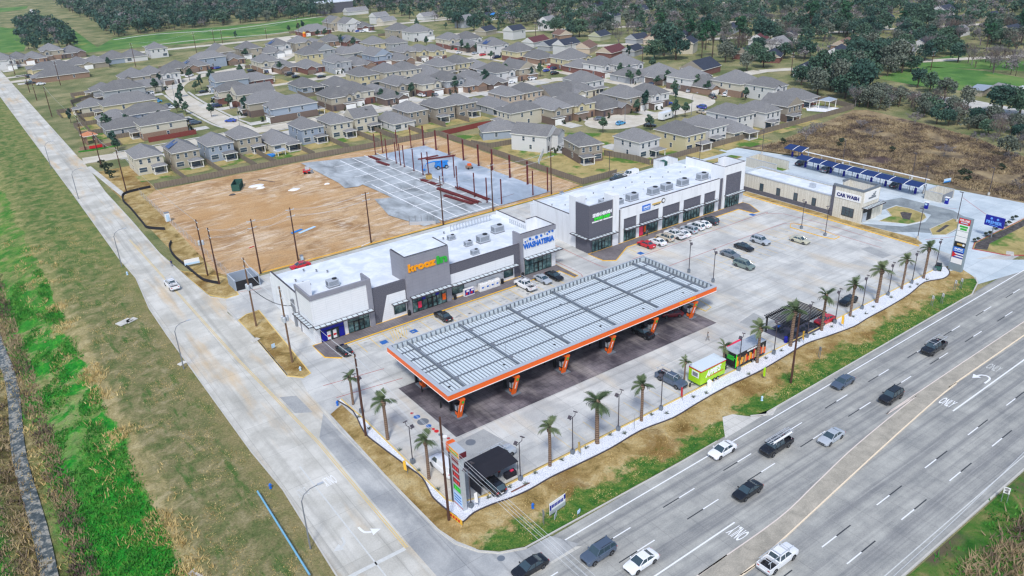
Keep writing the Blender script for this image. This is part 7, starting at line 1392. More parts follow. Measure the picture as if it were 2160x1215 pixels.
def upole(key, px, py, h, lab, m='darkwood', arms=((-.6, 0), (-2.2, 0)), rz=0, can=0, grp='utility poles', armw=1.0):
    g = G(px, py); t = thing('utility_pole', lab, 'utility pole', (g.x, g.y, 0), rz, grp); POLES[key] = (Vector((g.x, g.y, 0)), h, rz)
    mb = MB(); mb.tube([(0, 0, 0), (0, 0, h)], .2, 7, .13); mb.build('pole', m, t)
    for dz, _ in arms: mb = MB(); mb.cbox(0, 0, h+dz, .1, armw*2, .12); ar = mb.build('crossarm', 'wire', t); mb = MB(); [mb.lathe([(.05, 0), (.07, .1), (.03, .2)], 6, (0, s*armw*.9, h+dz+.12)) for s in (-1, 1)]; mb.build('insulators', 'wire', ar)
    for k in range(can): mb = MB(); a = 2.1*k; mb.lathe([(.25, 0), (.3, .08), (.3, 1.0), (.2, 1.12)], 10, (.45*math.cos(a), .45*math.sin(a), h*.55)); mb.build('transformer', 'lightgrey', t)
    return t
upole('s0', 438.5, 582, 13.8, 'dark utility pole at the site corner, taller one of the pair', can=2); upole('s1', 463, 600, 13.6, 'dark utility pole beside the silt fence, nearer one of the pair')
for k, (a, b) in enumerate(((550, 577), (629, 550), (783, 513), (935, 475), (1040, 445), (1163, 411))): upole('s%d' % (k+2), a, b, 13.4, 'dark utility pole behind the shops, %s along the building site' % nth(k), rz=1.57)
upole('w0', 541, 689, 15.0, 'brown utility pole with transformers on the grass island by the store end', 'wood', rz=0, can=3); upole('w1', 617, 765, 15.4, 'brown utility pole with transformers nearest the corner store front', 'wood', can=3)
upole('p2', 772, 919, 14.6, 'dark utility pole at the start of the gravel border'); upole('p3', 947, 1097, 16.4, 'thick dark utility pole at the road corner beside the price sign', arms=()); upole('p4', 1668, 808, 13.0, 'thick dark pole on the highway verge before the pergola', arms=())
for k, (a, b, c, d) in enumerate(((267, 405, 240, 290), (215, 355, 200, 280), (180, 317, 163, 247), (110, 247, 96, 178), (78, 212, 72, 177), (63, 195, 55, 155), (32, 158, 22, 115), (128, 180, 117, 128), (287, 142, 275, 87), (415, 112, 410, 68), (453, 93, 447, 60), (470, 92, 468, 63), (563, 83, 559, 56), (631, 77, 628, 20), (693, 75, 691, 40), (1205, 137, 1208, 88), (1355, 138, 1358, 90), (1668, 160, 1672, 110), (1963, 148, 1968, 108), (1130, 83, 1130, 58))):
    upole('f%d' % k, a, b, max(9, min(14, HT(a, b, c, d))), 'dark utility pole %s, %s counted from the building site' % ('along the side road' if k < 7 else 'beyond the houses', nth(k)), rz=.0 if k < 7 else 1.2, armw=.8)
def wires(label, keys, dzs=(-.4, -2.0), offs=(-.8, .8), sag=.9, r=.022, m='wire', grp='overhead wires'):
    mb = MB(); base = POLES[keys[0]][0] if isinstance(keys[0], str) else Vector(keys[0])
    def end(k, o, dz):
        if isinstance(k, str): p, h, rz = POLES[k]; return Vector((p.x-o*math.sin(rz), p.y+o*math.cos(rz), h+dz))
        return Vector(k)+Vector((o*.5, 0, dz*.3))
    for a, b in zip(keys, keys[1:]):
        for dz in dzs:
            for o in offs:
                p, q = end(a, o, dz), end(b, o, dz); mb.tube([p.lerp(q, t/8)-Vector((0, 0, sag*4*(t/8)*(1-t/8))) for t in range(9)], r, 3, cap=False)
    ob = mb.build('overhead_wire', m); tag(ob, label, 'wire', grp)
wires('pale sagging wires strung between the poles behind the shops', ['s1', 's2', 's3', 's4', 's5', 's6', 's7'])
wires('wires from the site corner poles up the side road', ['s0', 'f0', 'f1', 'f2', 'f3'], (-.4,), sag=1.2); wires('thin wires from the corner poles over the store front', ['w0', 'w1', 'p2'], (-.5, -2.2), (-.6, .6), sag=1.0)
wires('long pale wires passing over the price sign and across the highway', ['p2', (39.6, 18, 13)], (-.3, -2.2), (-.9, .9), 1.2, .02)
wires('thin pale wires along the south side of the highway', [(66, 28, 8), (125, 31, 8), (190, 33, 8)], (0,), (-1, 1), 1.0, .02)
wires('thin dark wires above the far drainage field', ['f8', 'f9', 'f10', 'f12', 'f13'], (-.3,), (-.6, .6), 1.2)
wires('service wires from the brown pole to the store wall', ['w0', (45.2, 139.5, 6.4)], (-6, ), (-.3, 0, .3), 1.4, .03, 'black')

# --- fringe of the lot
def low_sign(px, py, w_, h, z0, rz, m, lab, txt=None, tm='navy', posts=True, cat='sign', name='roadside_sign', two=None, th=.08):
    g = G(px, py); t = thing(name, lab, cat, (g.x, g.y, 0), rz); mb = MB(); mb.box(-w_/2, -th/2, z0, w_/2, th/2, z0+h); pn = mb.build('panel', m, t)
    if two: mb = MB(); mb.box(-w_/2+.02, -th/2-.03, z0+.02, w_/2-.02, -th/2-.001, z0+h*.36); mb.build('lower_band', two, pn)
    if txt: text('sign_letters', txt[0], w_*txt[1], h*txt[2], (0, -th/2, z0+h*txt[3]), (1, 0, 0), (0, 0, 1), tm, pn, .03, .03)
    if posts: 
        for s in (-1, 1): mb = MB(); mb.cbox(s*w_*.42, .05, 0, .09, .05, z0+h); mb.build('post', 'grey', t)
    return t
s_ = low_sign(1176, 1080, 3.0, 1.9, .35, .12, 'plastic', 'white and blue lettered board sign on the green verge near the corner', None, 'navy', two='lightgrey')
mb = MB(); [mb.box(-1.1+.28*k, -.075, 1.35, -.92+.28*k, -.042, 1.85) for k in range(8)]; mb.box(-1.48, -.075, 1.1, -1.2, -.042, 1.9); mb.box(1.2, -.075, 1.5, 1.48, -.042, 2.2); mb.build('blue_print', 'navy', s_)
low_sign(1172, 1092, 1.1, .7, .05, .6, 'lightgrey', 'fallen pale board lying below the white and blue board sign', posts=False)
low_sign(1221, 1088, .6, .5, .5, .3, 'sky_white', 'small pale yard sign at the highway kerb', posts=True)
t = low_sign(2117, 1060, .75, .95, 1.5, -1.25, 'plastic', 'white speed limit 45 sign beyond the south kerb', ('45', .55, .38, .3), 'black'); text('sign_letters', 'SPEED', .5, .13, (0, -.04, 2.28), (1, 0, 0), (0, 0, 1), 'black', t, .02); text('sign_letters', 'LIMIT', .5, .13, (0, -.04, 2.1), (1, 0, 0), (0, 0, 1), 'black', t, .02)
low_sign(407, 562, 3.4, 1.4, .6, -.15, 'plastic', 'white notice board with a red heading by the silt fence', None, two='sky_white'); low_sign(578, 738, .7, .8, .5, .2, 'sky_white', 'small white notice on the grass island by the store end', posts=True)
low_sign(1997, 388, 2.6, 1.1, .5, -.25, 'sky_white', 'pale blue banner sign at the brush field edge', None, two='liftblue')
for i, (a, b, l) in enumerate(((1728, 755, 'grey back of a road sign on the highway verge before the palms'), (1965, 645, 'white post marker on the verge near the tenant sign'), (1986, 640, 'thin white sign post on the verge near the tenant sign'), (1147, 1105, 'grey backed traffic sign at the corner verge'), (2013, 612, 'white marker post beside the driveway to the lots'), (2026, 608, 'small sign on a pole beside the driveway to the lots'))): low_sign(a, b, .5, .7, 1.5, 1.2, 'grey' if i in (0, 3) else 'plastic', l, posts=True)
FL = [(1010, 1068, 'plastic', 'pale feather banner at the price sign corner'), (1440, 845, 'red', 'red feather banner beside the grey pickup'), (1225, 962, 'straw', 'tan feather banner stuck in the gravel near the third road palm'), (1338, 905, 'straw', 'tan feather banner by the small lamp post sign'), (1779, 690, 'yellow', 'yellow feather banner by the pergola end palm'), (1695, 724, 'yellow', 'yellow feather banner before the pergola'), (1614, 800, 'lime', 'faded banner lying by the food trailer'), (860, 1000, 'yellow', 'yellow banner pole leaning by the side road gravel')]
for a, b, m, l in FL:
    g = G(a, b); t = thing('feather_banner', l, 'banner', (g.x, g.y, .05), rnd.uniform(0, 3)); mb = MB(); mb.tube([(0, 0, 0), (.1, 0, 2.0), (.3, 0, 2.5)], .03, 5); mb.build('pole', 'grey', t); mb = MB(); mb.ring([[(.03, -.015, .5), (.5, -.015, .7), (.55, -.015, 2.2), (.12, -.015, 2.4)], [(.03, .015, .5), (.5, .015, .7), (.55, .015, 2.2), (.12, .015, 2.4)]]); mb.build('cloth', m, t)
t = thing('ground_banner', 'yellow and red banner staked at the foot of the corner pole', 'banner', (*G(962, 1100).xy, 0), -1.45); mb = MB(); mb.box(-1.4, -.03, .15, 1.4, .03, .95); pn = mb.build('cloth', 'yellow', t); mb = MB(); [mb.box(-1.1+.55*k, -.06, .35, -.75+.55*k, -.031, .75) for k in range(4)]; mb.build('print', 'red', pn); mb = MB(); [mb.tube([(s*1.4, 0, 0), (s*1.4, 0, 1.05)], .03, 5) for s in (-1, 1)]; mb.build('stakes', 'wood', t)
for a, b, m, l in ((1124, 1072, 'blue', 'blue and red fire hydrant on the corner verge'), (1607, 845, 'sky_white', 'pale blue hydrant on the green verge before the thick pole'), (712, 855, 'blue', 'blue hydrant at the start of the gravel border'), (571, 1030, 'blue', 'blue marker bundle on the grass beside the side road'), (269, 580, 'sky_white', 'small white and blue hydrant beside the side road kink'), (634, 782, 'sky_white', 'small pale hydrant at the near end of the store grass island'), (2034, 487, 'blue', 'blue bollard marker at the round bed of the car wash')):
    g = G(a, b); mb = MB(); mb.lathe([(.2, 0), (.2, .1), (.14, .12), (.14, .6), (.19, .64), (.15, .78), (.05, .86)], 10); mb.tube([(-.26, 0, .5), (.26, 0, .5)], .07, 6); tag(mb.build('hydrant', m, loc=(g.x, g.y, .02)), l, 'hydrant')
mb = MB(); g0, g1 = G(545, 1045), G(655, 1222); pts = [g0+(g1-g0)*k/8+Vector((0, 0, .75)) for k in range(9)]; mb2 = pts
t = thing('guard_rail', 'pale blue metal pipe rail on the grass beside the side road', 'rail', g0); mb = MB(Matrix.Translation(-g0)); mb.tube(pts, .13, 7); mb.build('rail', 'railblue', t)
for p in pts[::2]: mb = MB(Matrix.Translation(-g0)); mb.tube([(p.x, p.y, -.1), p], .08, 6); mb.build('post', 'grey', t)
# --- silt fence of the site (black), mesh fence on it
t = thing('silt_fence', 'low black silt fence winding between the side road and the dirt', 'fence', (*G(365, 535).xy, 0)); mb = LB(t); mb.path(curve(GP([(362, 512), (358, 524), (368, 542), (395, 565), (425, 590), (445, 597), (462, 600)]), 4), .22, 0, .75); mb.build('fabric', 'tent', t)
t = thing('silt_fence', 'low black silt fence between the poles and the upper site corner', 'fence', (*G(270, 430).xy, 0)); mb = LB(t); mb.path(curve(GP([(318, 396), (290, 402), (262, 411), (260, 425), (275, 440), (300, 470), (312, 482), (348, 485)]), 4), .22, 0, .75); mb.build('fabric', 'tent', t)
mlk = thing('mesh_fence', 'long silvery wire fence along the road side of the building site', 'fence', (42.5, 172, 0)); mb = LB(mlk); P = [(42.5, 172), (42.3, 195), (41.8, 215), (41.4, 255)]
for a, b in zip(P, P[1:]):
    n = int((Vector(b)-Vector(a)).length/3)
    for k in range(n):
        p = Vector(a).lerp(Vector(b), k/n); q = LB(mlk); q.tube([(p.x, p.y, 0), (p.x, p.y, 1.85)], .035, 5); q.build('post', 'lightgrey', mlk)
m = LB(mlk); [m.tube([(x, y, z) for x, y in P], .02, 3) for z in (.1, .5, .95, 1.4, 1.8)]; m.build('wire_mesh', 'lightgrey', mlk)
# --- steel frame, stacks and machines on the slab
def steel(x, y, h, lab, s=.26, grp='steel columns on the slab'):
    mb = MB(); mb.box(-s/2, -s/2, 0, s/2, -s/2+.05, h); mb.box(-s/2, s/2-.05, 0, s/2, s/2, h); mb.box(-.03, -s/2+.05, 0, .03, s/2-.05, h); mb.box(-s*.9, -s*.9, 0, s*.9, s*.9, .04); return tag(mb.build('steel_column', 'rust', loc=(x, y, .17)), lab, 'column', grp)
for i, y in enumerate((244.6, 236.1, 229.6, 226.7, 224.1, 217.8, 212, 199.9, 191.8, 182.6, 176.3)): steel(116.5, y, 7.2, 'red primed steel column in the middle row, %s from the back fence' % nth(i))
for i, y in enumerate((243.6, 234.9, 226.5, 217.3, 208.3, 200.5, 191, 182)): steel(135.1, y, 7.0, 'heavy red primed steel column in the east row, %s from the back fence' % nth(i), .4)
for i, (x, y) in enumerate(((119.4, 244.8), (124.9, 244.4), (130.1, 243.7), (118.2, 211.5), (118.8, 172.5), (130, 172.7), (135.2, 172.5), (122.5, 203))): steel(x, y, 7.2, 'red primed steel column at the slab ends, %s clockwise from the back row' % nth(i))
for i, (a, b, n) in enumerate((((113.6, 243.8), (114, 237), 5), ((112.7, 236), (113.3, 228.5), 6), ((113.3, 207.7), (114.6, 198.3), 6), ((112.4, 196.8), (114.5, 177), 7), ((110.6, 189.7), (112.7, 177.4), 6), ((117.4, 193.6), (118, 177), 5), ((125.5, 226.4), (136, 223.8), 5), ((124, 228.5), (132, 228), 3))):
    A, B = Vector((*a, 0)), Vector((*b, 0)); u = (B-A).normalized(); q = Vector((-u.y, u.x, 0)); t = thing('beam_stack', 'stack of red primed steel beams on the slab, %s from the back fence' % nth(i), 'beams', (A.x, A.y, .18), 0, 'stacks of steel beams')
    for k in range(n):
        o_ = q*(.42*(k % 4)-.6); z = .12+.34*(k//4); p0 = A*0+o_+u*rnd.uniform(0, .8); p1 = (B-A)+o_-u*rnd.uniform(0, .8); mb = MB(); mb.tube([p0+Vector((0, 0, z)), p1+Vector((0, 0, z))], .15, 4); mb.build('beam', 'rust', t)
def lift():
    t = thing('boom_lift', 'bright blue boom lift with its arm folded along the slab', 'boom lift', (124.6, 214.2, .18), R(-12)); mb = MB(); mb.box(-2.0, -.9, .6, 2.0, .9, 1.2); mb.build('chassis', 'liftblue', t); mb = MB(); mb.box(-1.8, -.8, 1.2, 1.9, .8, 2.1); mb.box(.2, -.9, 2.1, 2.2, -.1, 2.5); mb.build('turret', 'liftblue', t)
    mb = MB(); mb.tube([(1.8, .2, 2.2), (-2.6, .2, 2.55), (-4.8, .2, 2.3)], .22, 4); mb.build('boom', 'liftblue', t); mb = MB(); mb.tube([(-4.8, .2, 2.3), (-5.4, .2, 1.4)], .12, 4); mb.box(-6.4, -.7, .4, -5.4, 1.1, .5)
    for x in (-6.4, -5.4):
        for y in (-.7, 1.1): mb.tube([(x, y, .4), (x, y, 1.5)], .03, 4)
    for z in (1.0, 1.5): mb.tube([(-6.4, -.7, z), (-5.4, -.7, z), (-5.4, 1.1, z), (-6.4, 1.1, z), (-6.4, -.7, z)], .03, 4)
    mb.build('basket', 'liftblue', t)
    for x in (-1.4, 1.4):
        for s in (-1, 1): w_ = link('wheel', TY, t, (x, s*1.0, .6)); w_.scale = (1.75, 1.8, 1.75); link('rim', RI, w_)
lift()
t = thing('skid_loader', 'small red and white skid loader at the slab edge on the dirt', 'loader', (89.5, 240, 0), R(-20)); mb = MB(); mb.box(-1.3, -.7, .4, 1.0, .7, 1.3); mb.build('body', 'red', t); mb = MB(); mb.box(-.5, -.5, 1.3, .8, .5, 2.2); mb.build('cab', 'lightgrey', t); mb = MB(); mb.box(1.2, -.9, .15, 1.9, .9, .8); [mb.tube([(-1.1, s*.8, 1.4), (1.3, s*.8, .6)], .1, 4) for s in (-1, 1)]; mb.build('bucket', 'grey', t)
for x in (-.7, .6):
    for s in (-1, 1): w_ = link('wheel', TY, t, (x, s*.8, .4)); w_.scale = (1.15, 1.2, 1.15)
t = thing('plate_machine', 'small orange machine at the edge of the wet slab', 'machine', (131.0, 207.6, .18)); mb = MB(); mb.box(-1, -.7, .3, .8, .7, 1.1); mb.build('body', 'brick_tan', t); mb = MB(); mb.box(-.4, -.5, 1.1, .6, .5, 1.7); mb.build('cover', 'orange', t); 
for s in (-1, 1): w_ = link('wheel', TY, t, (s*.7, -.6, .34))
t = thing('tool_crate', 'yellow brown crate standing by a column on the slab', 'crate', (115.8, 207.2, .18)); mb = MB(); mb.cbox(0, 0, 0, 1.5, 1.3, 1.4); mb.build('crate', 'gold', t); mb = MB(); mb.cbox(0, 0, 1.4, 1.6, 1.4, .12); mb.build('lid', 'wood', t)
def dumpster(x, y, rz, lab, L=2.2, w_=1.6, h=1.5, lid=True, m='dumpster', name='dumpster'):
    t = thing(name, lab, 'dumpster', (x, y, .02), rz, None); mb = MB(); a, b = L/2, w_/2
    mb.ring([[(-a*.94, -b*.94, .1), (a*.94, -b*.94, .1), (a*.94, b*.94, .1), (-a*.94, b*.94, .1)], [(-a, -b, h), (a, -b, h), (a, b, h), (-a, b, h)]], cap=False); mb.poly([(-a*.94, -b*.94, .12), (a*.94, -b*.94, .12), (a*.94, b*.94, .12), (-a*.94, b*.94, .12)])
    for k in range(int(L/.6)): xx = -a+.4+.6*k; mb.box(xx, -b-.06, .15, xx+.1, -b+.02, h); mb.box(xx, b-.02, .15, xx+.1, b+.06, h)
    mb.path([(-a, -b), (a, -b), (a, b), (-a, b)], .12, h, h+.1, close=True); mb.build('bin', m, t)
    if lid: mb = MB(); mb.ring([[(-a, -b, h+.11), (a, -b, h+.11), (a, -b, h+.17), (-a, -b, h+.17)], [(-a, b, h+.45), (a, b, h+.45), (a, b, h+.51), (-a, b, h+.51)]]); mb.build('lid', m, t)
    else: mb = MB(); mb.box(-a*.9, -b*.9, .14, a*.9, b*.9, .5); mb.build('rubbish', 'mulch', t)
    return t
dumpster(66.6, 239.4, R(62), 'large green open skip standing on the bare dirt', 6.2, 2.4, 2.1, False, name='skip')
dumpster(87.5, 155.6, 0, 'green lidded dumpster behind the store roof vents'); dumpster(62.5, 158, 0, 'green grey dumpster by the kerb behind the store'); dumpster(136.3, 158, 0, 'green lidded dumpster behind the strip shops near the pole'); dumpster(177.5, 167.6, 0, 'green dumpster inside the white enclosure behind the strip shops')
def encl(x0, y0, x1, y1, h, lab, m, gate, name='dumpster_enclosure'):
    t = thing(name, lab, 'enclosure', (x0, y0, 0)); mb = LB(t); mb.box(x0, y1-.25, 0, x1, y1, h); mb.box(x0, y0, 0, x0+.25, y1-.251, h); mb.box(x1-.25, y0, 0, x1, y1-.251, h); mb.build('wall', m, t); cap(t, [(x0+.12, y0), (x0+.12, y1-.12), (x1-.12, y1-.12), (x1-.12, y0)], h+.002, .36, 'lightgrey')
    if gate:
        for k in (0, 1): w_ = (x1-x0-.5)/2; q = LB(t); q.box(x0+.26+w_*k, y0+.1, .15, x0+.24+w_*(k+1), y0+.18, h-.35); q.build('gate', gate, t)
encl(41.0, 163.9, 46.6, 169.0, 2.6, 'pale dumpster enclosure with a black gate at the corner of the store lot', 'sd_blue', 'black'); encl(175.2, 165.2, 181.4, 169.6, 2.4, 'white dumpster enclosure behind the strip shops', 'white', None)
encl(196.6, 139.8, 202.6, 151, 2.8, 'stone walled equipment yard at the far end of the car wash', 'stone', None, 'equipment_yard'); encl(206.4, 95, 212.6, 99.6, 2.4, 'stone dumpster enclosure with a grey gate at the car wash bay end', 'stone', 'grey')
for i, (px, py, w_, d, h, m, l) in enumerate(((355, 467, 1.2, 1.2, 2.4, 'plastic', 'white portable toilet by the site entrance'), (1185, 415, .9, .9, 1.3, 'lightgrey', 'small grey cabinet at the foot of the last site pole'), (637, 549, .7, .7, 1.1, 'lightgrey', 'small pale cabinet at the foot of the pole behind the store'))):
    g = G(px, py); t = thing('utility_cabinet' if i else 'portable_toilet', l, 'cabinet' if i else 'portable toilet', g); mb = MB(); mb.cbox(0, 0, .1, w_, d, h); mb.build('cabinet', m, t); mb = MB(); mb.box(-w_*.35, -d/2-.04, .2, w_*.35, -d/2-.001, h*.9); mb.build('door', 'sky_white', t); mb = MB(); mb.cbox(0, 0, h+.1, w_*1.06, d*1.06, .12); mb.build('top', 'grey', t)
for i in range(5): mb = MB(); x = 93.0; mb.tube([(0, 0, 0), (0, 0, 2.6)], .08, 4); tag(mb.build('formwork_post', 'grey', loc=(91.0+1.3*i, 175.2-.9*i, .02)), 'grey post of the low formwork wall at the slab foot, %s from the dirt' % nth(i), 'post', 'formwork posts')
mb = MB(); mb.path([(0, 0), (5.6, -3.9)], .2, 0, 1.0); tag(mb.build('formwork_wall', 'lightgrey', loc=(91, 175.1, .0)), 'low pale formwork wall at the near corner of the slab', 'wall')
for i, (px, py, L, rz, m, l) in enumerate(((650, 486, 5.5, .35, 'sky_white', 'bundle of white pipes lying on the dirt'), (628, 489, 3.5, .35, 'liftblue', 'blue pipe bundle lying on the dirt beside the white pipes'), (562, 382, 7, -1.1, 'bronze', 'dark pipe lying on the upper dirt'), (772, 516, 3, .3, 'plastic', 'white roll lying at the pole behind the store'), (531, 522, 1.4, .3, 'red', 'small red board lying on the pale dirt'), (1068, 415, 6, .1, 'rust', 'lone red beam lying beside the slab frame'))):
    g = G(px, py); mb = MB(); [mb.tube([(-L/2, .22*k, .12), (L/2, .22*k, .12)], .1, 5) for k in range(1 if i > 1 else 4)]; o = tag(mb.build('pipe_bundle' if i < 2 else 'lying_pipe', m, loc=g), l, 'pipes'); o.rotation_euler = (0, 0, rz)
for i, (px, py, s) in enumerate(((540, 392, 2.2), (550, 396, 1.4), (620, 400, 1.8), (690, 388, .9), (490, 411, 1.1))):
    g = G(px, py); r = random.Random(i); mb = MB(); mb.ring([[(s*k*(.8+.4*r.random())*math.cos(j*.6283), s*.7*k*(.8+.4*r.random())*math.sin(j*.6283), z) for j in range(10)] for k, z in ((1, 0), (.8, .15), (.4, .3))]); tag(mb.build('rubble_heap', 'plastic' if i != 4 else 'mulch', loc=g), '%s heap on the upper dirt, %s from the skip' % ('white rubble' if i != 4 else 'dark', nth(i)), 'heap', 'heaps on the dirt')
# --- vacuum bays
def bay_roof(x0, y, dy, z0, z1, lab, wd=3.4):
    t = thing('vacuum_canopy', lab, 'canopy', (x0, y, .02), 0, 'blue vacuum bay canopies'); mb = MB(); R_ = []
    for k in range(7): q = k/6; R_.append([(q*wd, -dy/2+.08, z0+(z1-z0)*q+.12*math.sin(q*3.14)), (q*wd, dy/2-.08, z0+(z1-z0)*q+.12*math.sin(q*3.14)), (q*wd, dy/2-.08, z0+(z1-z0)*q+.12*math.sin(q*3.14)+.05), (q*wd, -dy/2+.08, z0+(z1-z0)*q+.12*math.sin(q*3.14)+.05)])
    mb.ring(R_); mb.build('canvas', 'awningblue', t); mb = MB(); mb.tube([(q/6*wd, -dy/2, z0+(z1-z0)*q/6+.12*math.sin(q/6*3.14)+.05) for q in range(7)], .09, 5); mb.build('rib', 'plastic', t)
    mb = MB(); mb.tube([(wd, -dy/2, 0), (wd, -dy/2, z1)], .1, 6); mb.tube([(wd*.95, -dy/2, 2.2), (wd*.5, -dy/2, z0+.3)], .06, 5); mb.build('post', 'steelgrey', t); mb = MB(); mb.lathe([(.35, 0), (.35, 1.3), (.2, 1.6)], 10, (wd-.3, .3, 0)); mb.build('vacuum', 'navy', t); mb = MB(); mb.tube([(wd-.3, .3, 1.5), (wd-1.0, .5, 2.5), (wd-1.3, .6, 1.2), (wd-1.0, .7, .4)], .05, 5); mb.build('hose', 'tyre', t)
for i in range(9): bay_roof(205.8, 138.0-4.35*i, 4.35, 2.9, 3.35, 'blue canvas canopy over a vacuum bay, %s from the far end' % nth(i))
for i in range(2): bay_roof(212.5, 147.6-3.4*i, 3.4, 3.0, 3.8, 'blue canvas canopy of the small far pair, %s from the brush field' % nth(i))
t = thing('vacuum_duct', 'long white duct rail behind the blue vacuum canopies', 'duct', (210.6, 120, 0)); mb = MB(); mb.tube([(0, -19, 4.1), (0, 20, 4.1)], .16, 7); mb.build('duct', 'plastic', t)
for k in range(9): mb = MB(); mb.tube([(0, -18+4.6*k, 0), (0, -18+4.6*k, 4.3)], .08, 5); mb.build('post', 'lightgrey', t)
for i, (px, py) in enumerate(((1996, 430), (1992, 410), (1953, 440))): g = G(px, py); t = thing('pay_kiosk', 'blue and white pay kiosk by the car wash lane, %s from the stone enclosure' % nth(i), 'kiosk', (g.x, g.y, .02), 0, 'pay kiosks'); mb = MB(); mb.cbox(0, 0, 0, .6, .8, 1.7); mb.build('body', 'navy', t); mb = MB(); mb.box(-.33, -.3, 1.0, -.301, .3, 1.5); mb.build('screen', 'sky_white', t); mb = MB(); mb.cbox(0, 0, 1.7, .9, 1.1, .12); mb.build('top', 'plastic', t)
# --- food trailers, pergola, tent
def trailer(x, y, L, w_, h, lab, m, roof, rz=0):
    t = thing('food_trailer', lab, 'food trailer', (x, y, .02), rz); mb = MB(); mb.box(-L/2, -w_/2, .55, L/2, w_/2, h); mb.build('body', m, t); mb = MB(); mb.box(-L/2-.04, -w_/2-.04, h, L/2+.04, w_/2+.04, h+.1)
    for k in range(int(L/.75)): mb.box(-L/2+.35+.75*k, -w_/2+.03, h+.1, -L/2+.40+.75*k, w_/2-.03, h+.13)
    mb.build('roof', roof, t)
    for sx in (-.1, .75):
        for s in (-1, 1): wl = link('wheel', TY, t, (sx+L*.08, s*(w_/2-.02), .36)); link('rim', RI, wl)
    mb = MB(); mb.tube([(-L/2, -.5, .5), (-L/2-1.2, 0, .45), (-L/2, .5, .5)], .06, 5); mb.cbox(-L/2-1.0, 0, .1, .2, .2, .7); mb.build('tow_bar', 'black', t); return t
t = trailer(92.3, 74.95, 6.2, 2.6, 3.2, 'lime green food trailer with white slanting letters on its side', 'lime', 'deck', R(.5)); text('trailer_letters', "APPIE'S", 3.6, 1.2, (.1, -1.3, 2.22), (1, 0, 0.05), (0, 0, 1), 'pure', t, .04, .04, .25)
mb = MB(); mb.box(-3.14, -1.34, 2.98, 3.14, -1.301, 3.18); mb.box(-3.14, -1.3, 2.98, -3.101, 1.3, 3.18); mb.box(-1.4, -1.33, 1.45, 2.6, -1.301, 1.58); mb.build('red_stripe', 'red', t); mb = MB(); mb.box(-3.15, -.9, 1.7, -3.101, .6, 2.8); wn = mb.build('hatch', 'plastic', t); mb = MB(); mb.box(-3.18, -.7, 1.9, -3.151, .4, 2.6); mb.build('hatch_screen', 'grey', wn)
t = trailer(102.1, 74.9, 8.0, 2.6, 3.2, 'black and green food trailer printed with orange food pictures', 'black', 'lightgrey', R(.5)); r = random.Random(8)
for k in range(26):
    a = -3.9+.3*k; mb = MB(); z0 = r.uniform(.65, 1.1); mb.box(a, -1.32-.002*k, z0, a+.34, -1.301, r.uniform(1.7, 2.7)); mb.build('food_print', ('orange', 'yellow_orange', 'brick_red', 'gold', 'red', 'sd_peach')[r.randrange(6)], t)
mb = MB(); mb.box(-4.03, -1.31, .55, -3.9, -1.301, 3.2); mb.box(-4.03, -1.2, 2.2, -4.001, -.0, 2.3); mb.box(-4.03, -1.3, .6, -4.001, -1.2, 3.1); mb.build('green_trim', 'bright_green', t); mb = MB(); mb.box(-4.03, -.8, 1.7, -4.001, .7, 2.6); mb.build('hatch', 'green_sign', t)
mb = MB(); mb.ring([[(-2.2, 1.31, 2.3), (1.6, 1.31, 2.3), (1.6, 1.31, 2.38), (-2.2, 1.31, 2.38)], [(-2.2, 2.4, 2.7), (1.6, 2.4, 2.7), (1.6, 2.4, 2.78), (-2.2, 2.4, 2.78)]]); mb.build('serving_flap', 'pink', t); mb = MB(); [mb.box(-1.2+.42*k, -1.372, 2.78, -.9+.42*k, -1.30, 3.05) for k in range(7)]; mb.build('name_letters', 'pure', t)
mb = MB(); mb.lathe([(.36, 0), (.42, .12), (.42, .95), (.3, 1.1), (.12, 1.14), (.12, 1.3)], 14); tag(mb.build('gas_tank', 'plastic', loc=(*G(1496, 815).xy, .05)), 'white gas tank standing before the lime green food trailer', 'gas tank')
def pergola():
    t = thing('pergola', 'black slatted pergola over picnic tables beside the palms', 'pergola', (118.2, 76.4, .02)); x0, x1, y0, y1 = -4.6, 4.6, -2.8, 2.8
    for a in (x0, x1):
        for b in (y0, y1): mb = MB(); mb.cbox(a, b, 0, .25, .25, 3.0); mb.build('post', 'black', t)
    for b in (y0, y1): mb = MB(); mb.box(x0-.5, b-.08, 3.0, x1+.5, b+.08, 3.25); mb.build('beam', 'black', t)
    for k in range(20): x = x0-.3+.51*k; mb = MB(); mb.box(x-.045, y0-.5, 3.251, x+.045, y1+.5, 3.42); mb.build('slat', 'black', t)
    mb = MB(); mb.box(x0-.3, y0-.3, 0, x1+.3, y1+.3, .06); mb.build('floor', 'darkdeck', t)
pergola()
def table(x, y, lab, rz=0):
    t = thing('picnic_table', lab, 'picnic table', (x, y, .09), rz, 'picnic tables under the pergola'); mb = MB(); mb.cbox(0, 0, .7, 1.5, .75, .05); mb.build('tabletop', 'black', t)
    for s in (-1, 1): mb = MB(); mb.cbox(0, s*.75, .42, 1.5, .28, .05); mb.build('bench', 'black', t); mb = MB(); mb.tube([(s*.55, -.75, 0), (s*.55, 0, .7), (s*.55, .75, 0)], .04, 4); mb.build('legs', 'black', t)
for i, (x, y) in enumerate(((115.4, 77.6), (115.6, 74.6), (118.2, 77.8), (118.6, 74.7), (121.0, 77.6), (121.2, 74.8))): table(x, y, 'black picnic table under the pergola, %s counted from the food trailers' % nth(i), .2*i)
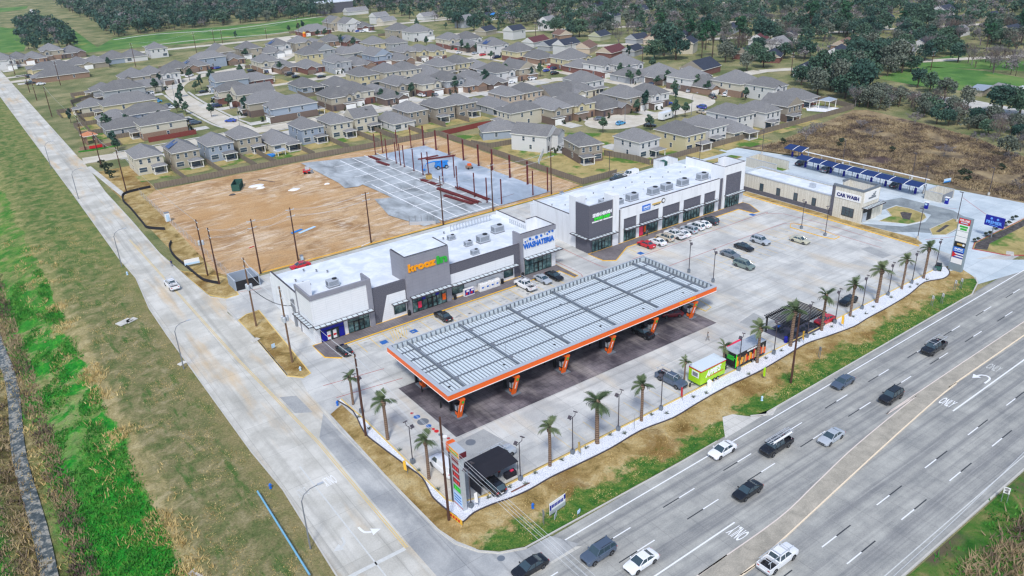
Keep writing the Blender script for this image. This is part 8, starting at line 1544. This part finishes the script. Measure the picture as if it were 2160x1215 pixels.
t = thing('tent_canopy', 'black open sided tent by the price sign sheltering a car', 'tent', (48.5, 76.3, .02), R(3)); mb = MB(); mb.ring([[(-3.4, -2.3, 2.7), (3.4, -2.3, 2.5), (3.4, -2.3, 2.56), (-3.4, -2.3, 2.76)], [(-3.4, .2, 3.1), (3.4, .2, 2.95), (3.4, .2, 3.01), (-3.4, .2, 3.16)], [(-3.4, 2.3, 2.8), (3.4, 2.3, 2.65), (3.4, 2.3, 2.71), (-3.4, 2.3, 2.86)]]); mb.build('roof_cloth', 'tent', t)
for a in (-3.3, 3.3):
    for b in (-2.2, 2.2): mb = MB(); mb.tube([(a, b, 0), (a, b, 2.6)], .04, 5); mb.build('pole', 'black', t)
mb = MB(); mb.box(-3.42, -2.2, .3, -3.36, .2, 2.7); mb.build('side_cloth', 'tent', t)
t = thing('display_table', 'table with a black cloth under the black tent', 'table', (51.0, 74.9, .02)); mb = MB(); mb.cbox(0, 0, 0, 1.8, .8, .78); mb.build('table_cloth', 'tent', t); mb = MB(); mb.cbox(.3, 0, .78, .5, .3, .2); mb.build('goods', 'pink', t)
tag(MB().box(-1.6, -.12, 0, 1.6, .12, .06).build('lying_banner', 'brick_red', loc=(*G(1098, 1029).xy, .06)), 'red brown banner lying on the gravel beside the black tent', 'banner')
g = G(1657, 722); bollard(g.x, g.y, 'dark blue litter bin by the pergola corner palm', None, 'navy', 1.1, .35).name = 'litter_bin'
g = G(1983, 570); t = thing('green_cart', 'dark green covered machine at the end of the gravel border', 'machine', (g.x, g.y+.5, .06), .4); mb = MB(); mb.box(-1.1, -.6, .25, 1.1, .6, 1.0); mb.build('body', 'dumpster', t); mb = MB(); mb.box(-.7, -.5, 1.0, .6, .5, 1.35); mb.build('cover', 'black', t); [link('wheel', TY, t, (a*.8, b*.6, .33)) for a in (-1, 1) for b in (-1, 1)]
t = thing('culvert_headwall', 'pale concrete headwall at the foot of the green creek bank', 'wall', (*G(410, 1222, -.8).xy, -1.2), .5); mb = MB(); mb.box(-1.2, -1.0, 0, 1.2, 1.0, .9); mb.build('slab', 'walk', t)
for a, b, s, l in ((262, 680, 1.6, 'broken concrete slab lying on the side road grass bank'), (276, 676, 1.2, 'pale concrete inlet box on the side road grass bank'), (538, 718, .9, 'square concrete drain box at the grass island kerb'), (384, 767, .8, 'square concrete drain pad by the curved lamp'), (2130, 535, 1.2, 'pale boulders on the grass corner by the driveway')): t = thing('drain_slab', l, 'slab', G(a, b, .02), .5); mb = MB(); mb.prism([(-s, -s*.6), (s*.9, -s*.7), (s, s*.5), (-s*.8, s*.7)], 0, .14); mb.build('slab', 'walk', t); mb = MB(); mb.cbox(0, 0, .141, s*.6, s*.4, .03); mb.build('cover', 'kerb', t)
t = thing('entrance_pavilion', 'brick entrance pavilion with an orange tiled roof at the housing street', 'pavilion', (*G(192, 302).xy, 0), .1); mb = MB(); [mb.cbox(a*1.7, b*1.7, 0, .6, .6, 3.2) for a in (-1, 1) for b in (-1, 1)]; mb.build('piers', 'brick_tan', t); mb = MB(); hip(mb, -2.3, -2.3, 2.3, 2.3, 3.2, .5, .3); mb.build('roof', ['rooftile', 'trim', 'trim'], t)
t = thing('entrance_wall', 'low curved brick wall with a red sign panel at the housing entrance', 'wall', (*G(200, 312).xy, 0)); mb = MB(); mb.path(curve([(-5, 0), (0, -1.2), (6, -.6)], 5), .4, 0, 1.2); mb.build('wall', 'brick_tan', t); mb = MB(); mb.box(-2, -1.6, .3, 3, -1.42, 1.3); mb.build('panel', 'red', t); mb = MB(); mb.path(curve([(-6, -2.6), (0, -3.8), (8, -3.0)], 5), .8, 0, .4); mb.build('hedge', 'weed_green', t)
t = thing('playground', 'red and yellow children\'s slide set beside the drainage field', 'playground', (*G(647, 77).xy, 0), .3); mb = MB(); mb.cbox(-2, 0, 0, 1.6, 1.6, 2.6); mb.build('tower', 'orange', t); mb = MB(); mb.ring([[(-1, -.4, 1.8), (-1, .4, 1.8), (-1, .4, 2), (-1, -.4, 2)], [(3, -.4, .1), (3, .4, .1), (3, .4, .3), (3, -.4, .3)]]); mb.build('slide', 'red', t); mb = MB(); mb.lathe([(1.3, 0), (.1, 1.2)], 6, (-2, 0, 2.6)); mb.build('tower_roof', 'yellow', t)
# --- people
def person(px, py, lab, pose, shirt, trousers, hair, rz, z=.03):
    g = G(px, py, z); me = bpy.data.meshes.new('person'); st = pose
    J = {'pel': (0, 0, .93), 'spi': (0, .0, 1.15), 'che': (.02, 0, 1.38), 'nek': (.02, 0, 1.5), 'hea': (.03, 0, 1.66), 'top': (.03, 0, 1.75), 'shl': (.0, .19, 1.42), 'ell': (-.1*st, .27, 1.15), 'wrl': (.06*st+.02, .27, .92), 'shr': (0, -.19, 1.42), 'elr': (.1*st, -.27, 1.15), 'wrr': (.28*st, -.25, .98), 'hil': (0, .1, .9), 'knl': (.2*st, .11, .5), 'anl': (.24*st, .11, .08), 'tol': (.40*st+.05, .12, .04), 'hir': (0, -.1, .9), 'knr': (-.06*st, -.11, .5), 'anr': (-.32*st, -.11, .1), 'tor': (-.2*st+.05, -.12, .04)}
    rad = dict(pel=.15, spi=.14, che=.165, nek=.06, hea=.1, top=.075, shl=.075, ell=.05, wrl=.035, shr=.075, elr=.05, wrr=.035, hil=.1, knl=.065, anl=.045, tol=.04, hir=.1, knr=.065, anr=.045, tor=.04)
    for sd_, sg in (('l', 1), ('r', -1)):
        w_ = Vector(J['wr'+sd_]); J['ha'+sd_] = tuple(w_+Vector((.03, 0, -.09))); rad['ha'+sd_] = .032
        for f in range(4): J['f%d%s' % (f, sd_)] = tuple(w_+Vector((.055-.022*f+.03, .005*sg, -.17-.012*(f in (1, 2))))); rad['f%d%s' % (f, sd_)] = .011
        J['th'+sd_] = tuple(w_+Vector((.085, -.02*sg, -.09))); rad['th'+sd_] = .011
    K = list(J); E = [('pel', 'spi'), ('spi', 'che'), ('che', 'nek'), ('nek', 'hea'), ('hea', 'top'), ('che', 'shl'), ('shl', 'ell'), ('ell', 'wrl'), ('che', 'shr'), ('shr', 'elr'), ('elr', 'wrr'), ('pel', 'hil'), ('hil', 'knl'), ('knl', 'anl'), ('anl', 'tol'), ('pel', 'hir'), ('hir', 'knr'), ('knr', 'anr'), ('anr', 'tor')]
    for s in 'lr': E += [('wr'+s, 'ha'+s), ('wr'+s, 'th'+s)]+[('ha'+s, 'f%d%s' % (f, s)) for f in range(4)]
    me.from_pydata([J[k] for k in K], [(K.index(a), K.index(b)) for a, b in E], []); o = bpy.data.objects.new('person', me); C.objects.link(o)
    m = o.modifiers.new('skin', 'SKIN'); m.use_smooth_shade = True
    for i, k in enumerate(K): v = me.skin_vertices[0].data[i]; v.radius = (rad[k], rad[k]); v.use_root = k == 'pel'
    s2 = o.modifiers.new('sub', 'SUBSURF'); s2.levels = s2.render_levels = 1
    bpy.context.view_layer.update(); dg = bpy.context.evaluated_depsgraph_get(); nm = bpy.data.meshes.new_from_object(o.evaluated_get(dg)); o.modifiers.clear(); o.data = nm
    nm.materials.clear(); [nm.materials.append(x if not isinstance(x, str) else MT[x]) for x in ('skin', shirt, trousers, 'black')]
    for p in nm.polygons: c = p.center; p.material_index = 3 if c.z < .11 else 2 if c.z < .98 and abs(c.y) < .215 else 1 if (c.z < 1.49 and not (abs(c.y) > .2 and c.z < 1.1)) else 0; p.use_smooth = True
    o.location = g; o.rotation_euler = (0, 0, rz); tag(o, lab, 'person')
    mb = MB(); mb.ring([[(.015+q*math.cos(a*.785), q*.9*math.sin(a*.785), z_) for a in range(8)] for q, z_ in ((.085, 1.66), (.115, 1.70), (.11, 1.77), (.05, 1.815))]); mb.build('hair', hair, o)
    mb = MB(); [mb.cbox(.125, s*.035, 1.665, .012, .022, .014) for s in (-1, 1)]; mb.cbox(.135, 0, 1.62, .03, .022, .045); mb.cbox(.118, 0, 1.585, .012, .05, .012); mb.build('face', 'bark', o)
    return o
person(1492, 718, 'person in a grey top walking across the lot toward the food trailers', 1.0, 'grey', 'sd_taupe', 'black', -.9); person(363, 562, 'person in dark blue clothes walking along the side road kerb', .7, PAINT['navy'], PAINT['navy'], 'black', 1.5)
person(1053, 1006, 'person in a bright red top standing under the black tent', .25, 'red', 'black', 'black', -1.5); person(1641, 700, 'person in a blue top standing under the pergola', .2, 'blue', 'black', 'black', -2.4, .1)
person(1365, 498, 'person in dark clothes on the walk by the strip shop posters', .3, 'charcoal', 'black', 'black', -1.6, .12)
# ================================================================== THE AIR
mb = MB(); mb.box(-450, -60, -6, 1500, 1750, 76); t = bpy.data.materials.new('haze'); t.use_nodes = True; n = t.node_tree; n.nodes.clear()
v = n.nodes.new('ShaderNodeVolumePrincipled'); v.inputs['Color'].default_value = (.78, .9, 1, 1); v.inputs['Density'].default_value = .00009; v.inputs['Anisotropy'].default_value = .2
q = n.nodes.new('ShaderNodeOutputMaterial'); n.links.new(v.outputs[0], q.inputs['Volume']); hz = mb.build('haze', t, kind='stuff'); hz['label'] = 'thin pale blue air over the whole place'; hz['category'] = 'haze'
